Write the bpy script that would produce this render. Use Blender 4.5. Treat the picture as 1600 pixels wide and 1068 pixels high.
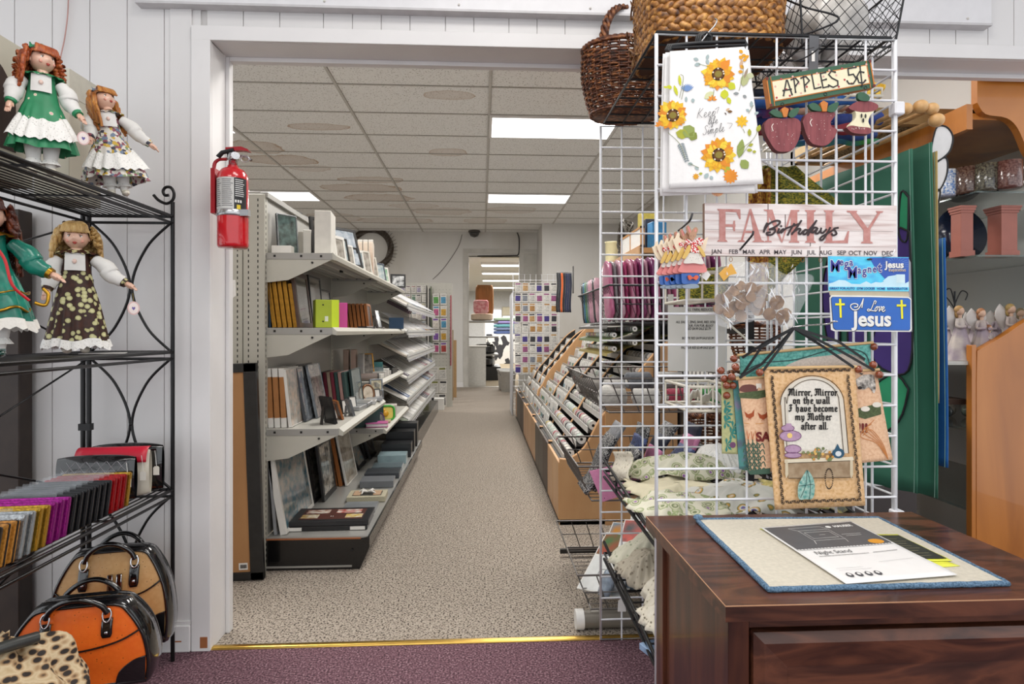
import bpy, math, random
from mathutils import Vector, Matrix, Euler
R = random.Random(7)
PI = math.pi
rad = math.radians
sc = bpy.context.scene
COL = sc.collection
for _o in list(bpy.data.objects): bpy.data.objects.remove(_o)

# ---------------------------------------------------------------- camera
F, CX, HY, H = 935.0, 800.0, 517.0, 1.10
TH = math.atan(47/935); CS, SN = math.cos(TH), math.sin(TH)
cam = bpy.data.objects.new('camera', bpy.data.cameras.new('camera')); COL.objects.link(cam)
cam.location = (0, 0, H); cam.rotation_euler = (PI/2, 0, -TH)
cam.data.sensor_width = 36; cam.data.lens = 36*F/1600
cam.data.shift_y = -17/1600; cam.data.clip_start = 0.05
sc.camera = cam
# ---------------------------------------------------------------- daylight and exposure
w = bpy.data.worlds.new('daylight'); sc.world = w; w.use_nodes = True
w.node_tree.nodes['Background'].inputs[0].default_value = (0.93, 0.965, 1, 1)
w.node_tree.nodes['Background'].inputs[1].default_value = 1.15
sc.view_settings.view_transform = 'Standard'; sc.view_settings.look = 'None'
sc.view_settings.gamma = 1; sc.view_settings.use_curve_mapping = False
sc.view_settings.exposure = 0.36
def area(name, loc, sx, sy, power, col=(1, .97, .93), rot=(0, 0, 0)):
    l = bpy.data.lights.new(name, 'AREA'); l.shape = 'RECTANGLE'; l.size = sx; l.size_y = sy; l.energy = power; l.color = col
    o = bpy.data.objects.new(name, l); COL.objects.link(o); o.location = loc; o.rotation_euler = rot
    return o
# back room ceiling fixtures, some unseen (positions shared with the fixtures built below)
LIGHTS = [(.675, 5.70), (.675, 8.75), (-2.985, 8.75), (-2.985, 5.70), (.675, 3.3), (-1.765, 3.3)]
for x, y in LIGHTS: area('fluorescent_and_fill_light', (x, y, 3.02), 1.18, .57, 38)
for x, y in [(-.9, -.6), (1.4, -.6), (.3, .9)]: area('fluorescent_and_fill_light', (x, y, 2.95), 1.2, .6, 17)  # added fill lamps over the unseen front room, without any fixture
for y in (14.3, 17, 19.8, 22.6): area('fluorescent_and_fill_light', (.6, y, 2.66), 2.2, .35, 110)

# ---------------------------------------------------------------- helpers
def at(px, py, y):
    k = (px-CX)/F; x = y*(SN+k*CS)/(CS-k*SN); d = y*CS+x*SN
    return Vector((x, y, H+(HY-py)/F*d))
def atz(px, py, z):
    d = (H-z)*F/(py-HY); l = (px-CX)/F*d
    return Vector((l*CS+d*SN, d*CS-l*SN, z))
def atx(px, py, x):
    k = (px-CX)/F; y = x*(CS-k*SN)/(SN+k*CS); d = y*CS+x*SN
    return Vector((x, y, H+(HY-py)/F*d))
def lin(h):
    h = h.lstrip('#'); c = [int(h[i:i+2], 16)/255 for i in (0, 2, 4)]
    return tuple(v/12.92 if v <= .04045 else ((v+.055)/1.055)**2.4 for v in c)+(1,)
_MC = {}
def M(h, r=.55, metal=0, var=.10, s=25, bump=0, bs=200, alpha=1, trans=0, coat=0, h2=None, aniso=None, sheen=0):
    key = (h, r, metal, var, s, bump, bs, alpha, trans, coat, h2, aniso, sheen)
    if key in _MC: return _MC[key]
    m = bpy.data.materials.new('surface_'+h.lstrip('#')); m.use_nodes = True
    n = m.node_tree.nodes; l = m.node_tree.links; b = n['Principled BSDF']
    c = lin(h); c2 = lin(h2) if h2 else tuple(min(1, v*(1-var)) for v in c[:3])+(1,)
    tc = n.new('ShaderNodeTexCoord'); nz = n.new('ShaderNodeTexNoise'); nz.inputs['Scale'].default_value = s; nz.inputs['Detail'].default_value = 4
    vec = tc.outputs['Object']
    if aniso:
        mp = n.new('ShaderNodeMapping'); mp.inputs['Scale'].default_value = aniso; l.new(vec, mp.inputs[0]); vec = mp.outputs[0]
    l.new(vec, nz.inputs['Vector'])
    rp = n.new('ShaderNodeValToRGB'); rp.color_ramp.elements[0].position = .35; rp.color_ramp.elements[1].position = .65
    rp.color_ramp.elements[0].color = c2; rp.color_ramp.elements[1].color = c
    l.new(nz.outputs['Fac'], rp.inputs[0]); l.new(rp.outputs[0], b.inputs['Base Color'])
    b.inputs['Roughness'].default_value = r; b.inputs['Metallic'].default_value = metal; b.inputs['Alpha'].default_value = alpha
    b.inputs['Transmission Weight'].default_value = trans; b.inputs['Coat Weight'].default_value = coat
    b.inputs['Sheen Weight'].default_value = sheen
    if bump:
        n2 = n.new('ShaderNodeTexNoise'); n2.inputs['Scale'].default_value = bs; l.new(vec, n2.inputs['Vector'])
        bp = n.new('ShaderNodeBump'); bp.inputs['Strength'].default_value = bump; bp.inputs['Distance'].default_value = .002
        l.new(n2.outputs['Fac'], bp.inputs['Height']); l.new(bp.outputs[0], b.inputs['Normal'])
    _MC[key] = m
    return m
def emis(name, col, st):
    m = bpy.data.materials.new(name); m.use_nodes = True; b = m.node_tree.nodes['Principled BSDF']
    b.inputs['Base Color'].default_value = (.8, .8, .8, 1)
    b.inputs['Emission Color'].default_value = col; b.inputs['Emission Strength'].default_value = st
    return m
def ramp_mat(name, stops, scale, detail=6, kind='noise', r=.8, bump=0, aniso=None, metal=0, dist=0, coat=0, interp=None):
    m = bpy.data.materials.new(name); m.use_nodes = True
    n = m.node_tree.nodes; l = m.node_tree.links; b = n['Principled BSDF']
    tc = n.new('ShaderNodeTexCoord'); vec = tc.outputs['Object']
    if aniso:
        mp = n.new('ShaderNodeMapping'); mp.inputs['Scale'].default_value = aniso; l.new(vec, mp.inputs[0]); vec = mp.outputs[0]
    if kind == 'voronoi':
        t = n.new('ShaderNodeTexVoronoi'); out = t.outputs['Distance']
    elif kind == 'cells':
        t = n.new('ShaderNodeTexVoronoi'); out = t.outputs['Color']
    elif kind == 'wave':
        t = n.new('ShaderNodeTexWave'); out = t.outputs['Fac']; t.inputs['Distortion'].default_value = dist
    else:
        t = n.new('ShaderNodeTexNoise'); t.inputs['Detail'].default_value = detail; out = t.outputs['Fac']; t.inputs['Distortion'].default_value = dist
    t.inputs['Scale'].default_value = scale; l.new(vec, t.inputs['Vector'])
    if kind == 'cells':
        sx = n.new('ShaderNodeSeparateColor'); l.new(out, sx.inputs[0]); out = sx.outputs[0]
    rp = n.new('ShaderNodeValToRGB'); el = rp.color_ramp.elements
    while len(el) < len(stops): el.new(.5)
    for e, (p, h) in zip(el, stops): e.position = p; e.color = lin(h)
    if interp: rp.color_ramp.interpolation = interp
    l.new(out, rp.inputs[0]); l.new(rp.outputs[0], b.inputs['Base Color'])
    b.inputs['Roughness'].default_value = r; b.inputs['Metallic'].default_value = metal; b.inputs['Coat Weight'].default_value = coat
    if bump:
        bp = n.new('ShaderNodeBump'); bp.inputs['Strength'].default_value = bump; bp.inputs['Distance'].default_value = .003
        l.new(out, bp.inputs['Height']); l.new(bp.outputs[0], b.inputs['Normal'])
    return m
I4 = Matrix.Identity(4)
def T(x=0, y=0, z=0, rx=0, ry=0, rz=0):
    return Matrix.Translation((x, y, z)) @ Euler((rx, ry, rz)).to_matrix().to_4x4()
class MB:
    def __init__(s): s.v = []; s.f = []; s.mi = []; s.sm = []; s.mats = []
    def _m(s, m):
        if m not in s.mats: s.mats.append(m)
        return s.mats.index(m)
    def add(s, vs, fs, m, smooth=False, X=None):
        o = len(s.v); k = s._m(m)
        s.v += [tuple(X @ Vector(p)) for p in vs] if X is not None else [tuple(p) for p in vs]
        for f in fs: s.f.append(tuple(i+o for i in f)); s.mi.append(k); s.sm.append(smooth)
        return s
    def box(s, x0, x1, y0, y1, z0, z1, m, X=None):
        vs = [(x, y, z) for z in (z0, z1) for y in (y0, y1) for x in (x0, x1)]
        return s.add(vs, [(0, 2, 3, 1), (4, 5, 7, 6), (0, 1, 5, 4), (2, 6, 7, 3), (0, 4, 6, 2), (1, 3, 7, 5)], m, False, X)
    def cbox(s, x0, x1, y0, y1, z0, z1, c, m, X=None):   # box with chamfered vertical and top edges
        b = []
        for z, i in ((z0, c), (z0+c, 0), (z1-c, 0), (z1, c)):
            b += [(x0+i+(c-i), y0+i, z), (x1-i-(c-i), y0+i, z), (x1-i, y0+c, z), (x1-i, y1-c, z), (x1-c, y1-i, z), (x0+c, y1-i, z), (x0+i, y1-c, z), (x0+i, y0+c, z)]
        fs = [tuple(range(7, -1, -1)), tuple(range(24, 32))]
        for k in range(3):
            for j in range(8): fs.append((k*8+j, k*8+(j+1) % 8, k*8+8+(j+1) % 8, k*8+8+j))
        return s.add(b, fs, m, False, X)
    def tube(s, pts, r, m, n=8, closed=False, X=None, cap=True):
        P = [Vector(p) for p in pts]; N = len(P)
        rr = r if isinstance(r, (list, tuple)) else [r]*N
        vs = []; fs = []; up = None
        for i, p in enumerate(P):
            a = P[(i-1) % N] if (closed or i > 0) else p; b = P[(i+1) % N] if (closed or i < N-1) else p
            t = (b-a); t = t.normalized() if t.length > 1e-9 else Vector((0, 0, 1))
            if up is None:
                up = Vector((0, 0, 1)) if abs(t.z) < .9 else Vector((1, 0, 0))
            u = (up - t*up.dot(t))
            if u.length < 1e-5: u = Vector((0, 1, 0)) - t*t.y
            u.normalize(); up = u; w_ = t.cross(u)
            for j in range(n):
                an = 2*PI*j/n; vs.append(p+(u*math.cos(an)+w_*math.sin(an))*rr[i])
        for i in range(N if closed else N-1):
            for j in range(n):
                a = i*n+j; b = i*n+(j+1) % n; c = ((i+1) % N)*n+(j+1) % n; d = ((i+1) % N)*n+j
                fs.append((a, b, c, d))
        s.add(vs, fs, m, n > 4, X)
        if cap and not closed:
            s.add(vs[:n], [tuple(range(n-1, -1, -1))], m, False, X); s.add(vs[-n:], [tuple(range(n))], m, False, X)
        return s
    def bar(s, a, b, r, m, n=6, X=None): return s.tube([a, b], r, m, n, X=X)
    def lathe(s, prof, m, n=20, X=None, sx=1, sy=1):
        vs = []; fs = []; K = len(prof)
        for r, z in prof:
            for j in range(n): vs.append((r*sx*math.cos(2*PI*j/n), r*sy*math.sin(2*PI*j/n), z))
        for i in range(K-1):
            for j in range(n): fs.append((i*n+j, i*n+(j+1) % n, (i+1)*n+(j+1) % n, (i+1)*n+j))
        if prof[0][0] > 1e-5: fs.append(tuple(range(n-1, -1, -1)))
        if prof[-1][0] > 1e-5: fs.append(tuple(range((K-1)*n, K*n)))
        return s.add(vs, fs, m, True, X)
    def ball(s, c, r, m, n=12, k=8, X=None):
        rx, ry, rz = r if isinstance(r, tuple) else (r, r, r)
        vs = []; fs = []
        for i in range(k+1):
            a = PI*i/k
            for j in range(n):
                b = 2*PI*j/n; vs.append((c[0]+rx*math.sin(a)*math.cos(b), c[1]+ry*math.sin(a)*math.sin(b), c[2]-rz*math.cos(a)))
        for i in range(k):
            for j in range(n): fs.append((i*n+j, i*n+(j+1) % n, (i+1)*n+(j+1) % n, (i+1)*n+j))
        return s.add(vs, fs, m, True, X)
    def prism(s, poly, z0, z1, m, X=None, side=None):   # 2D outline (ccw), extruded along local z
        n = len(poly)
        vs = [(x, y, z0) for x, y in poly]+[(x, y, z1) for x, y in poly]
        s.add(vs, [tuple(range(n-1, -1, -1)), tuple(range(n, 2*n))], m, False, X)
        return s.add(vs, [(i, (i+1) % n, n+(i+1) % n, n+i) for i in range(n)], side or m, False, X)
    def grid(s, fn, nu, nv, m, thick=0, smooth=True, X=None):   # surface fn(u,v)->xyz, optional back face at thickness
        vs = []; fs = []
        for i in range(nu+1):
            for j in range(nv+1): vs.append(Vector(fn(i/nu, j/nv)))
        W = nv+1
        q = [(i*W+j, (i+1)*W+j, (i+1)*W+j+1, i*W+j+1) for i in range(nu) for j in range(nv)]
        if not thick: return s.add(vs, q, m, smooth, X)
        nr = []
        for i in range(nu+1):
            for j in range(nv+1):
                a = vs[min(i+1, nu)*W+j]-vs[max(i-1, 0)*W+j]; b = vs[i*W+min(j+1, nv)]-vs[i*W+max(j-1, 0)]
                nr.append(a.cross(b).normalized() if a.cross(b).length > 1e-12 else Vector((0, -1, 0)))
        o = len(vs); vs2 = vs+[v-n_*thick for v, n_ in zip(vs, nr)]
        q += [tuple(o+i for i in reversed(f)) for f in q]
        rim = [i*W for i in range(nu+1)]+[nu*W+j for j in range(1, nv+1)]+[i*W+nv for i in range(nu-1, -1, -1)]+[j for j in range(nv-1, 0, -1)]
        q += [(rim[(k+1) % len(rim)], rim[k], o+rim[k], o+rim[(k+1) % len(rim)]) for k in range(len(rim))]
        return s.add(vs2, q, m, smooth, X)
    def flat(s, poly, m, fn=None, X=None):     # coloured patch of a print: polygon through a surface map
        vs = [fn(x, y) if fn else (x, 0, y) for x, y in poly]
        return s.add(vs, [tuple(range(len(vs)))], m, False, X)
    def strokes(s, lines, w_, m, fn, nib=None, X=None):   # pen strokes: round pen or broad nib (angle)
        for ln in lines:
            P = [Vector(p) for p in ln]
            for i in range(len(P)-1):
                a, b = P[i], P[i+1]; d = b-a
                if d.length < 1e-9: continue
                if nib is None:
                    o = Vector((-d.y, d.x)).normalized()*w_/2; e = d.normalized()*w_*.32
                    q = [a-e+o*.8, a-e-o*.8, b+e-o*.8, b+e+o*.8]
                else:
                    o = Vector((math.cos(nib), math.sin(nib)))*w_/2
                    q = [a+o, a-o, b-o, b+o]
                    if d.x*o.y-d.y*o.x > 0: q.reverse()
                s.add([fn(p.x, p.y) for p in q], [(0, 1, 2, 3)], m, False, X)
        return s
    def build(s, name, parent=None, loc=(0, 0, 0), rz=0, bev=0, sub=0, rot=None):
        me = bpy.data.meshes.new(name); me.from_pydata(s.v, [], s.f)
        for m in s.mats: me.materials.append(m)
        me.polygons.foreach_set('material_index', s.mi); me.polygons.foreach_set('use_smooth', s.sm); me.update()
        o = bpy.data.objects.new(name, me); COL.objects.link(o)
        o.location = loc; o.rotation_euler = rot or (0, 0, rz)
        if parent: o.parent = parent
        if bev:
            d = o.modifiers.new('bevel', 'BEVEL'); d.width = bev; d.segments = 2; d.limit_method = 'ANGLE'
        if sub:
            d = o.modifiers.new('smooth', 'SUBSURF'); d.levels = d.render_levels = sub
        return o
def tag(o, label, cat, group=None, kind=None):
    o['label'] = label; o['category'] = cat
    if group: o['group'] = group
    if kind: o['kind'] = kind
    return o
def struct(o): o['kind'] = 'structure'; return o
def thing(name, label, cat, loc=(0, 0, 0), rz=0, group=None, rot=None):
    o = bpy.data.objects.new(name, None); COL.objects.link(o); o.location = loc; o.rotation_euler = rot or (0, 0, rz); o.empty_display_size = .05
    return tag(o, label, cat, group)
def dup(root, loc=None, rot=None, label=None, group=None, mats=None):
    def cp(o, p):
        c = o.copy(); COL.objects.link(c); c.parent = p
        for ch in o.children: cp(ch, c)
        return c
    r = cp(root, None)
    if loc is not None: r.location = loc
    if rot is not None: r.rotation_euler = rot if isinstance(rot, tuple) else (0, 0, rot)
    if label: r['label'] = label
    if group: r['group'] = group
    return r
def swap(o, m, slot=0):      # give one copy's mesh its own colour
    o.data = o.data.copy(); o.data.materials[slot] = m; return o
def text2d(txt, size, bold=0, shear=0, sp=1, sx=1):
    cu = bpy.data.curves.new('t', 'FONT'); cu.body = txt; cu.size = size; cu.offset = bold; cu.shear = shear; cu.space_character = sp
    cu.align_x = 'CENTER'; cu.align_y = 'CENTER'; cu.resolution_u = 3; cu.fill_mode = 'FRONT'
    o = bpy.data.objects.new('t', cu); COL.objects.link(o)
    me = o.to_mesh(); vs = [(v.co.x*sx, v.co.y) for v in me.vertices]; fs = [tuple(p.vertices) for p in me.polygons]
    o.to_mesh_clear(); bpy.data.objects.remove(o); bpy.data.curves.remove(cu)
    return vs, fs
def put_text(mb, txt, x, y, size, m, fn, bold=0, shear=0, rot=0, sp=1, sx=1):
    vs, fs = text2d(txt, size, bold, shear, sp, sx); c, s_ = math.cos(rot), math.sin(rot)
    mb.add([fn(x+a*c-b*s_, y+a*s_+b*c) for a, b in vs], fs, m)
def circ(cx, cy, r, n=16, ry=None, a0=0): return [(cx+r*math.cos(a0+2*PI*i/n), cy+(ry or r)*math.sin(a0+2*PI*i/n)) for i in range(n)]
def arc(cx, cy, r, a0, a1, n=12): return [(cx+r*math.cos(a0+(a1-a0)*i/n), cy+r*math.sin(a0+(a1-a0)*i/n)) for i in range(n+1)]
def spline(pts, k=6):        # Catmull-Rom through points of any dimension
    P = [Vector(p) for p in pts]; out = []
    for i in range(len(P)-1):
        a, b, c, d = P[max(i-1, 0)], P[i], P[i+1], P[min(i+2, len(P)-1)]
        for j in range(k):
            t = j/k; out.append(.5*((2*b)+(c-a)*t+(2*a-5*b+4*c-d)*t*t+(3*b-a-3*c+d)*t**3))
    out.append(P[-1]); return out
# ================================================================ the room
def wall_material(name, a, b, streak=None):
    m = ramp_mat(name, [(0.35, b), (.7, a)], 1.6, 5, r=.55, aniso=(1, 1, .35))
    return m
wallm = wall_material('painted_panelling', '#dcdad9', '#d0cecd')
trimm = M('#dfdddc', .4, var=.05, s=6)
groove = M('#bfbcba', .6)
farwall = ramp_mat('far_wall_paint', [(.3, '#b9b4ab'), (.5, '#cfcdc9'), (.8, '#d4d3d1')], .9, 5, r=.6, aniso=(1, 1, .3))
WY, WT = 2.12, .13      # front face and thickness of the wall between the two rooms
OX = -.937
def strips(a, b): 
    xs = []; x = a
    while x < b-.02: n = min(x+R.choice([.1, .124, .124, .15]), b); xs.append((x, n)); x = n
    return xs
b = MB(); b.box(-3.2, OX-.012, WY+.004, WY+WT, 0, 3.05, groove)
xs = [-3.2+i*.124 for i in range(13)]
for x0, x1 in [(-3.2+i*.124, -3.2+(i+1)*.124) for i in range(18)]: b.box(x0, min(x1, OX-.012)-.003, WY, WY+.004, 0, 3.05, wallm)
struct(b.build('wall_divider'))
b = MB(); b.box(OX-.012, 3.4, WY+.004, WY+WT, 2.114, 3.05, groove)
for x0, x1 in strips(OX-.012, 3.4): b.box(x0, x1-.003, WY, WY+.004, 2.114, 3.05, wallm)
struct(b.build('wall_header'))
b = MB()                                                     # casing and lining of the wide opening
b.box(OX-.06, OX+.004, WY-.014, WY, 0, 2.146, trimm); b.box(OX-.06, 3.4, WY-.0145, WY, 2.10, 2.15, trimm)
b.box(OX-.012, OX+.004, WY, WY+WT+.01, 0, 2.10, trimm); b.box(OX+.004, OX+.018, WY+WT-.02, WY+WT+.012, 0, 2.10, trimm)
b.box(OX+.004, 3.4, WY, WY+WT+.01, 2.10, 2.114, trimm); b.box(OX+.018, 3.4, WY+WT-.02, WY+WT+.012, 2.084, 2.10, trimm)
b.box(OX-.135, OX-.062, WY-.006, WY, .09, 3.05, wallm)
struct(b.build('trim_1', bev=.002))
b = MB(); b.cbox(-3.2, OX-.062, WY-.018, WY, 0, .092, .003, trimm); b.box(-3.2, OX-.062, WY-.012, WY, .092, .104, trimm)
b.box(OX-.12, OX-.09, WY-.0185, WY-.017, .036, .041, M('#a4643c', .9)); b.box(OX-.03, OX-.005, WY-.0150, WY-.013, .012, .05, M('#9c6038', .9))
struct(b.build('baseboard_front', bev=.002))
# shallow ledge board fixed above the opening
b = MB(); b.box(-1.17, 1.85, WY-.035, WY, 2.214, 2.9, M('#dcdbdd', .35, var=.04)); b.box(-1.17, 1.85, WY-.040, WY, 2.208, 2.216, M('#c3c1c2', .4))
for i in range(7): b.lathe([(.004, 0), (.004, .003), (0, .004)], M('#d8d4cc', .4), 8, X=T(-1.0+i*.46, WY-.035, 2.232, PI/2))
struct(b.build('trim_2'))
# floors
fl2 = ramp_mat('speckled_carpet', [(.36, '#2c2521'), (.43, '#6b6055'), (.50, '#9b9084'), (.57, '#b7ad9f'), (.66, '#72675b')], 125, 4, r=.95, bump=.6)
b = MB(); b.box(-6, 3.4, 2.135, 11.85, -.03, 0, fl2); struct(b.build('floor_back_room'))
fl1 = ramp_mat('maroon_carpet', [(.36, '#351e27'), (.47, '#593b45'), (.56, '#6f4e57'), (.66, '#947880')], 150, 4, r=.95, bump=.6)
b = MB(); b.box(-3.2, 3.4, -3.5, 2.13, -.03, 0, fl1); struct(b.build('floor_front_room'))
b = MB(); b.tube([(OX-.06, 2.128, .001), (1.6, 2.128, .001)], [.016, .016], M('#d3ad5a', .28, 1, var=.2, s=4), 10, X=Matrix.Diagonal((1, 1, .45, 1))); struct(b.build('trim_3'))
b = MB(); b.box(-6, 6, 11.85, 27, -.03, 0, ramp_mat('taupe_carpet', [(.3, '#6f6353'), (.6, '#94876f')], 60, 3, r=.95)); struct(b.build('floor_far_room'))
# back room ceiling: tiles, T-bars, water stains
tilem = bpy.data.materials.new('ceiling_tile'); tilem.use_nodes = True
n = tilem.node_tree.nodes; l = tilem.node_tree.links; bs = n['Principled BSDF']; bs.inputs['Roughness'].default_value = .9
tc = n.new('ShaderNodeTexCoord'); v1 = n.new('ShaderNodeTexNoise'); v1.inputs['Scale'].default_value = 85; v1.inputs['Detail'].default_value = 2
l.new(tc.outputs['Object'], v1.inputs['Vector'])
rp = n.new('ShaderNodeValToRGB'); rp.color_ramp.elements[0].position = .33; rp.color_ramp.elements[1].position = .40
rp.color_ramp.elements[0].color = lin('#a5a19a'); rp.color_ramp.elements[1].color = lin('#ececeb'); l.new(v1.outputs['Fac'], rp.inputs[0])
cur = rp.outputs[0]
sep = n.new('ShaderNodeSeparateXYZ'); l.new(tc.outputs['Object'], sep.inputs[0])
nz = n.new('ShaderNodeTexNoise'); nz.inputs['Scale'].default_value = 5; nz.inputs['Detail'].default_value = 5; l.new(tc.outputs['Object'], nz.inputs['Vector'])
def mth(op, a, c=None):
    q = n.new('ShaderNodeMath'); q.operation = op
    for i, k in enumerate((a, c)):
        if k is None: continue
        if isinstance(k, (int, float)): q.inputs[i].default_value = k
        else: l.new(k, q.inputs[i])
    return q.outputs[0]
STAINS = []
for px, py, wx, wy, st in [(495, 198, .30, .10, .9), (400, 230, .30, .22, .9), (440, 250, .44, .20, 1), (485, 263, .25, .14, .5), (580, 281, .42, .16, .8), (565, 294, .55, .25, .8), (592, 309, .5, .25, .8),
        (700, 149, .22, .10, .7), (701, 238, .22, .14, .8), (690, 330, .5, .3, .5), (800, 328, .4, .3, .45), (650, 322, .4, .2, .4), (640, 160, .0, .0, 0), (520, 340, .5, .4, .5), (620, 345, .7, .3, .5), (760, 345, .4, .3, .4)]:
    if wx == 0: continue
    p = atz(px, py, 3.05)
    d = mth('ADD', mth('POWER', mth('ABSOLUTE', mth('DIVIDE', mth('SUBTRACT', sep.outputs[0], p.x), wx)), 2), mth('POWER', mth('ABSOLUTE', mth('DIVIDE', mth('SUBTRACT', sep.outputs[1], p.y), wy)), 2))
    d = mth('ADD', d, mth('MULTIPLY', mth('SUBTRACT', nz.outputs['Fac'], .5), 1.4))
    r1 = n.new('ShaderNodeValToRGB'); e = r1.color_ramp.elements
    e[0].position = 0; e[0].color = (.30*st,)*3+(1,); e[1].position = .80; e[1].color = (.42*st,)*3+(1,)
    k = e.new(.93); k.color = (.95*st,)*3+(1,); k = e.new(1.0); k.color = (0, 0, 0, 1)
    l.new(d, r1.inputs[0])
    mx = n.new('ShaderNodeMixRGB'); l.new(r1.outputs[0], mx.inputs[0]); l.new(cur, mx.inputs[1]); mx.inputs[2].default_value = lin('#a88665'); cur = mx.outputs[0]
l.new(cur, bs.inputs['Base Color'])
b = MB(); b.box(-6, 3.4, WY+WT, 12.0, 3.05, 3.1, tilem); struct(b.build('ceiling_back_room'))
b = MB(); gr = M('#c3c0bb', .6); dk = M('#8f8a82', .8)
X0 = .065; Y0 = 4.785-.61*4
for i in range(-5, 4):
    x = X0+1.22*i; b.box(x-.011, x+.011, 2.26, 11.8, 3.043, 3.0495, gr); b.box(x+.011, x+.014, 2.26, 11.8, 3.046, 3.0496, dk)
for j in range(0, 16):
    y = Y0+.61*j; b.box(-6, 3.4, y-.008, y+.008, 3.0445, 3.0497, gr); b.box(-6, 3.4, y-.0115, y-.008, 3.046, 3.0498, dk)
struct(b.build('ceiling_grid'))
b = MB(); b.box(-3.2, 3.4, -2.2, WY, 3.05, 3.1, M('#d5d3d0', .9)); struct(b.build('ceiling_front_room'))
lit = emis('lit_diffuser', (1, .985, .96, 1), 2.6)
for i, (x, y) in enumerate(LIGHTS):
    t = thing('ceiling_light', 'recessed fluorescent troffer in the tiled ceiling above the aisle', 'ceiling light', (x, y, 3.049))
    t['label'] = ['larger looking lit ceiling panel above the aisle, nearest the doorway', 'lit ceiling panel further down the aisle, behind the nearest lit panel', 'lit ceiling panel seen over the left hand shelving'][i] if i < 3 else 'lit ceiling panel hidden behind the wall above the opening'
    if i >= 3: t['group'] = 'ceiling lights hidden from view'
    MB().box(-.58, .58, -.275, .275, -.014, -.006, lit).build('diffuser', t)
    f = MB(); f.box(-.605, .605, -.3, -.275, -.018, 0, trimm); f.box(-.605, .605, .275, .3, -.018, 0, trimm); f.box(-.605, -.58, -.275, .275, -.018, 0, trimm); f.box(.58, .605, -.275, .275, -.018, 0, trimm)
    f.build('frame', t)
# far wall with doorway, jog and right wall
FY = 11.8
dx0, dx1, dz = at(731, 500, FY).x, at(813, 500, FY).x, at(731, 400, FY).z
b = MB(); b.box(-6, dx0, FY, FY+.12, 0, 3.05, farwall); b.box(dx0, dx1, FY, FY+.12, dz, 3.05, farwall); b.box(dx1, 1.25, FY, FY+.12, 0, 3.05, farwall)
struct(b.build('wall_far'))
b = MB(); b.box(1.09, 2.72, 10.8, FY, 0, 3.05, farwall); struct(b.build('wall_far_block'))
b = MB(); b.box(2.6, 2.72, 8.6, 10.8, 0, 3.05, farwall); b.box(2.6, 2.72, WY+WT, 8.6, 0, 3.05, farwall); struct(b.build('wall_right'))
b = MB(); b.box(-6.1, -6, 2.2, 12, 0, 3.05, farwall); struct(b.build('wall_left'))
b = MB(); c = .09
tg = M('#bdbab3', .5, var=.12, s=8)
b.box(dx0-c, dx0, FY-.02, FY, 0, dz+c, tg); b.box(dx0-c, 1.09, FY-.021, FY, dz+.055, dz+.055+c, tg); b.box(dx1, dx1+.06, FY-.02, FY, 0, dz+.055, tg)
b.box(dx0, dx1, FY-.012, FY+.12, dz, dz+.03, tg); b.box(dx0, dx0+.02, FY, FY+.12, 0, dz, tg); b.box(dx1-.02, dx1, FY, FY+.12, 0, dz, tg)
struct(b.build('trim_4'))
b = MB(); b.box(dx1+.06, 1.09, FY-.015, FY, 0, dz+.055, M('#b3b0a8', .5, var=.15, s=5)); struct(b.build('trim_5'))
b = MB(); b.box(-6, dx0-c, FY-.012, FY, 0, .09, trimm); struct(b.build('baseboard_far'))
b = MB(); b.box(dx0-.04, dx1+.02, FY-.03, FY+.06, 0, .008, M('#c9c6bf', .35, .6)); struct(b.build('trim_6'))
# cable, camera dome, outlet plate, nails on far wall
b = MB(); pts = [at(722, 366, FY-.01), at(716, 385, FY-.01), at(700, 410, FY-.01), at(686, 427, FY-.01), at(676, 436, FY-.01)]
tag(tag(b.tube(spline(pts), .006, M('#77736e', .6), 6).build('cable'), 'thin grey cable hanging slack across the far wall left of the doorway', 'cable'), 'thin grey cable hanging slack across the far wall left of the doorway', 'cable')
b = MB(); pts = [at(808, 363, FY-.02), at(811, 372, FY-.02), at(811, 390, FY-.02), at(809, 398, FY-.02), at(800, 399, FY-.02), at(746, 400, FY-.03)]
tag(b.tube(spline(pts), .012, M('#33302e', .6), 6).build('cable'), 'black cable dropping from the ceiling above the far doorway', 'cable')
t = thing('dome_camera', 'small black dome camera under the ceiling above the far doorway', 'security camera', at(741, 362, FY-.15))
p = t.location
MB().lathe([(.0, -.11), (.07, -.09), (.10, -.04), (.10, -.02)], M('#1d1d1f', .15, coat=1), 16).build('dome', t)
MB().lathe([(.10, -.02), (.115, -.01), (.115, .03), (0, .03)], M('#4a4744', .4), 16).build('mount', t)
# far room seen through the doorway
b = MB(); b.box(-6, 6, 11.92, 27, 2.8, 2.86, M('#d6d6d4', .8)); struct(b.build('ceiling_far_room'))
fw = M('#cfd0d0', .7)
WFY = 25.5
wl, wr, wz1, wz0 = at(757, 0, WFY).x, at(812, 0, WFY).x, at(0, 481, WFY).z, at(0, 526, WFY).z
b = MB(); b.box(-6, wl, WFY, WFY+.15, 0, 2.8, fw); b.box(wr, 6, WFY, WFY+.15, 0, 2.8, fw); b.box(wl, wr, WFY, WFY+.15, wz1, 2.8, fw); b.box(wl, wr, WFY, WFY+.15, 0, wz0, fw)
struct(b.build('wall_end'))
b = MB(); mx_ = (wl+wr)/2
for x in (wl, mx_, wr): b.box(x-.03, x+.03, WFY-.02, WFY+.1, wz0, wz1, trimm)
b.box(wl, wr, WFY-.02, WFY+.1, wz0-.04, wz0+.03, trimm); b.box(wl, wr, WFY-.02, WFY+.1, wz1-.03, wz1+.04, trimm)
o = struct(b.build('window_1'))
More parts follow.
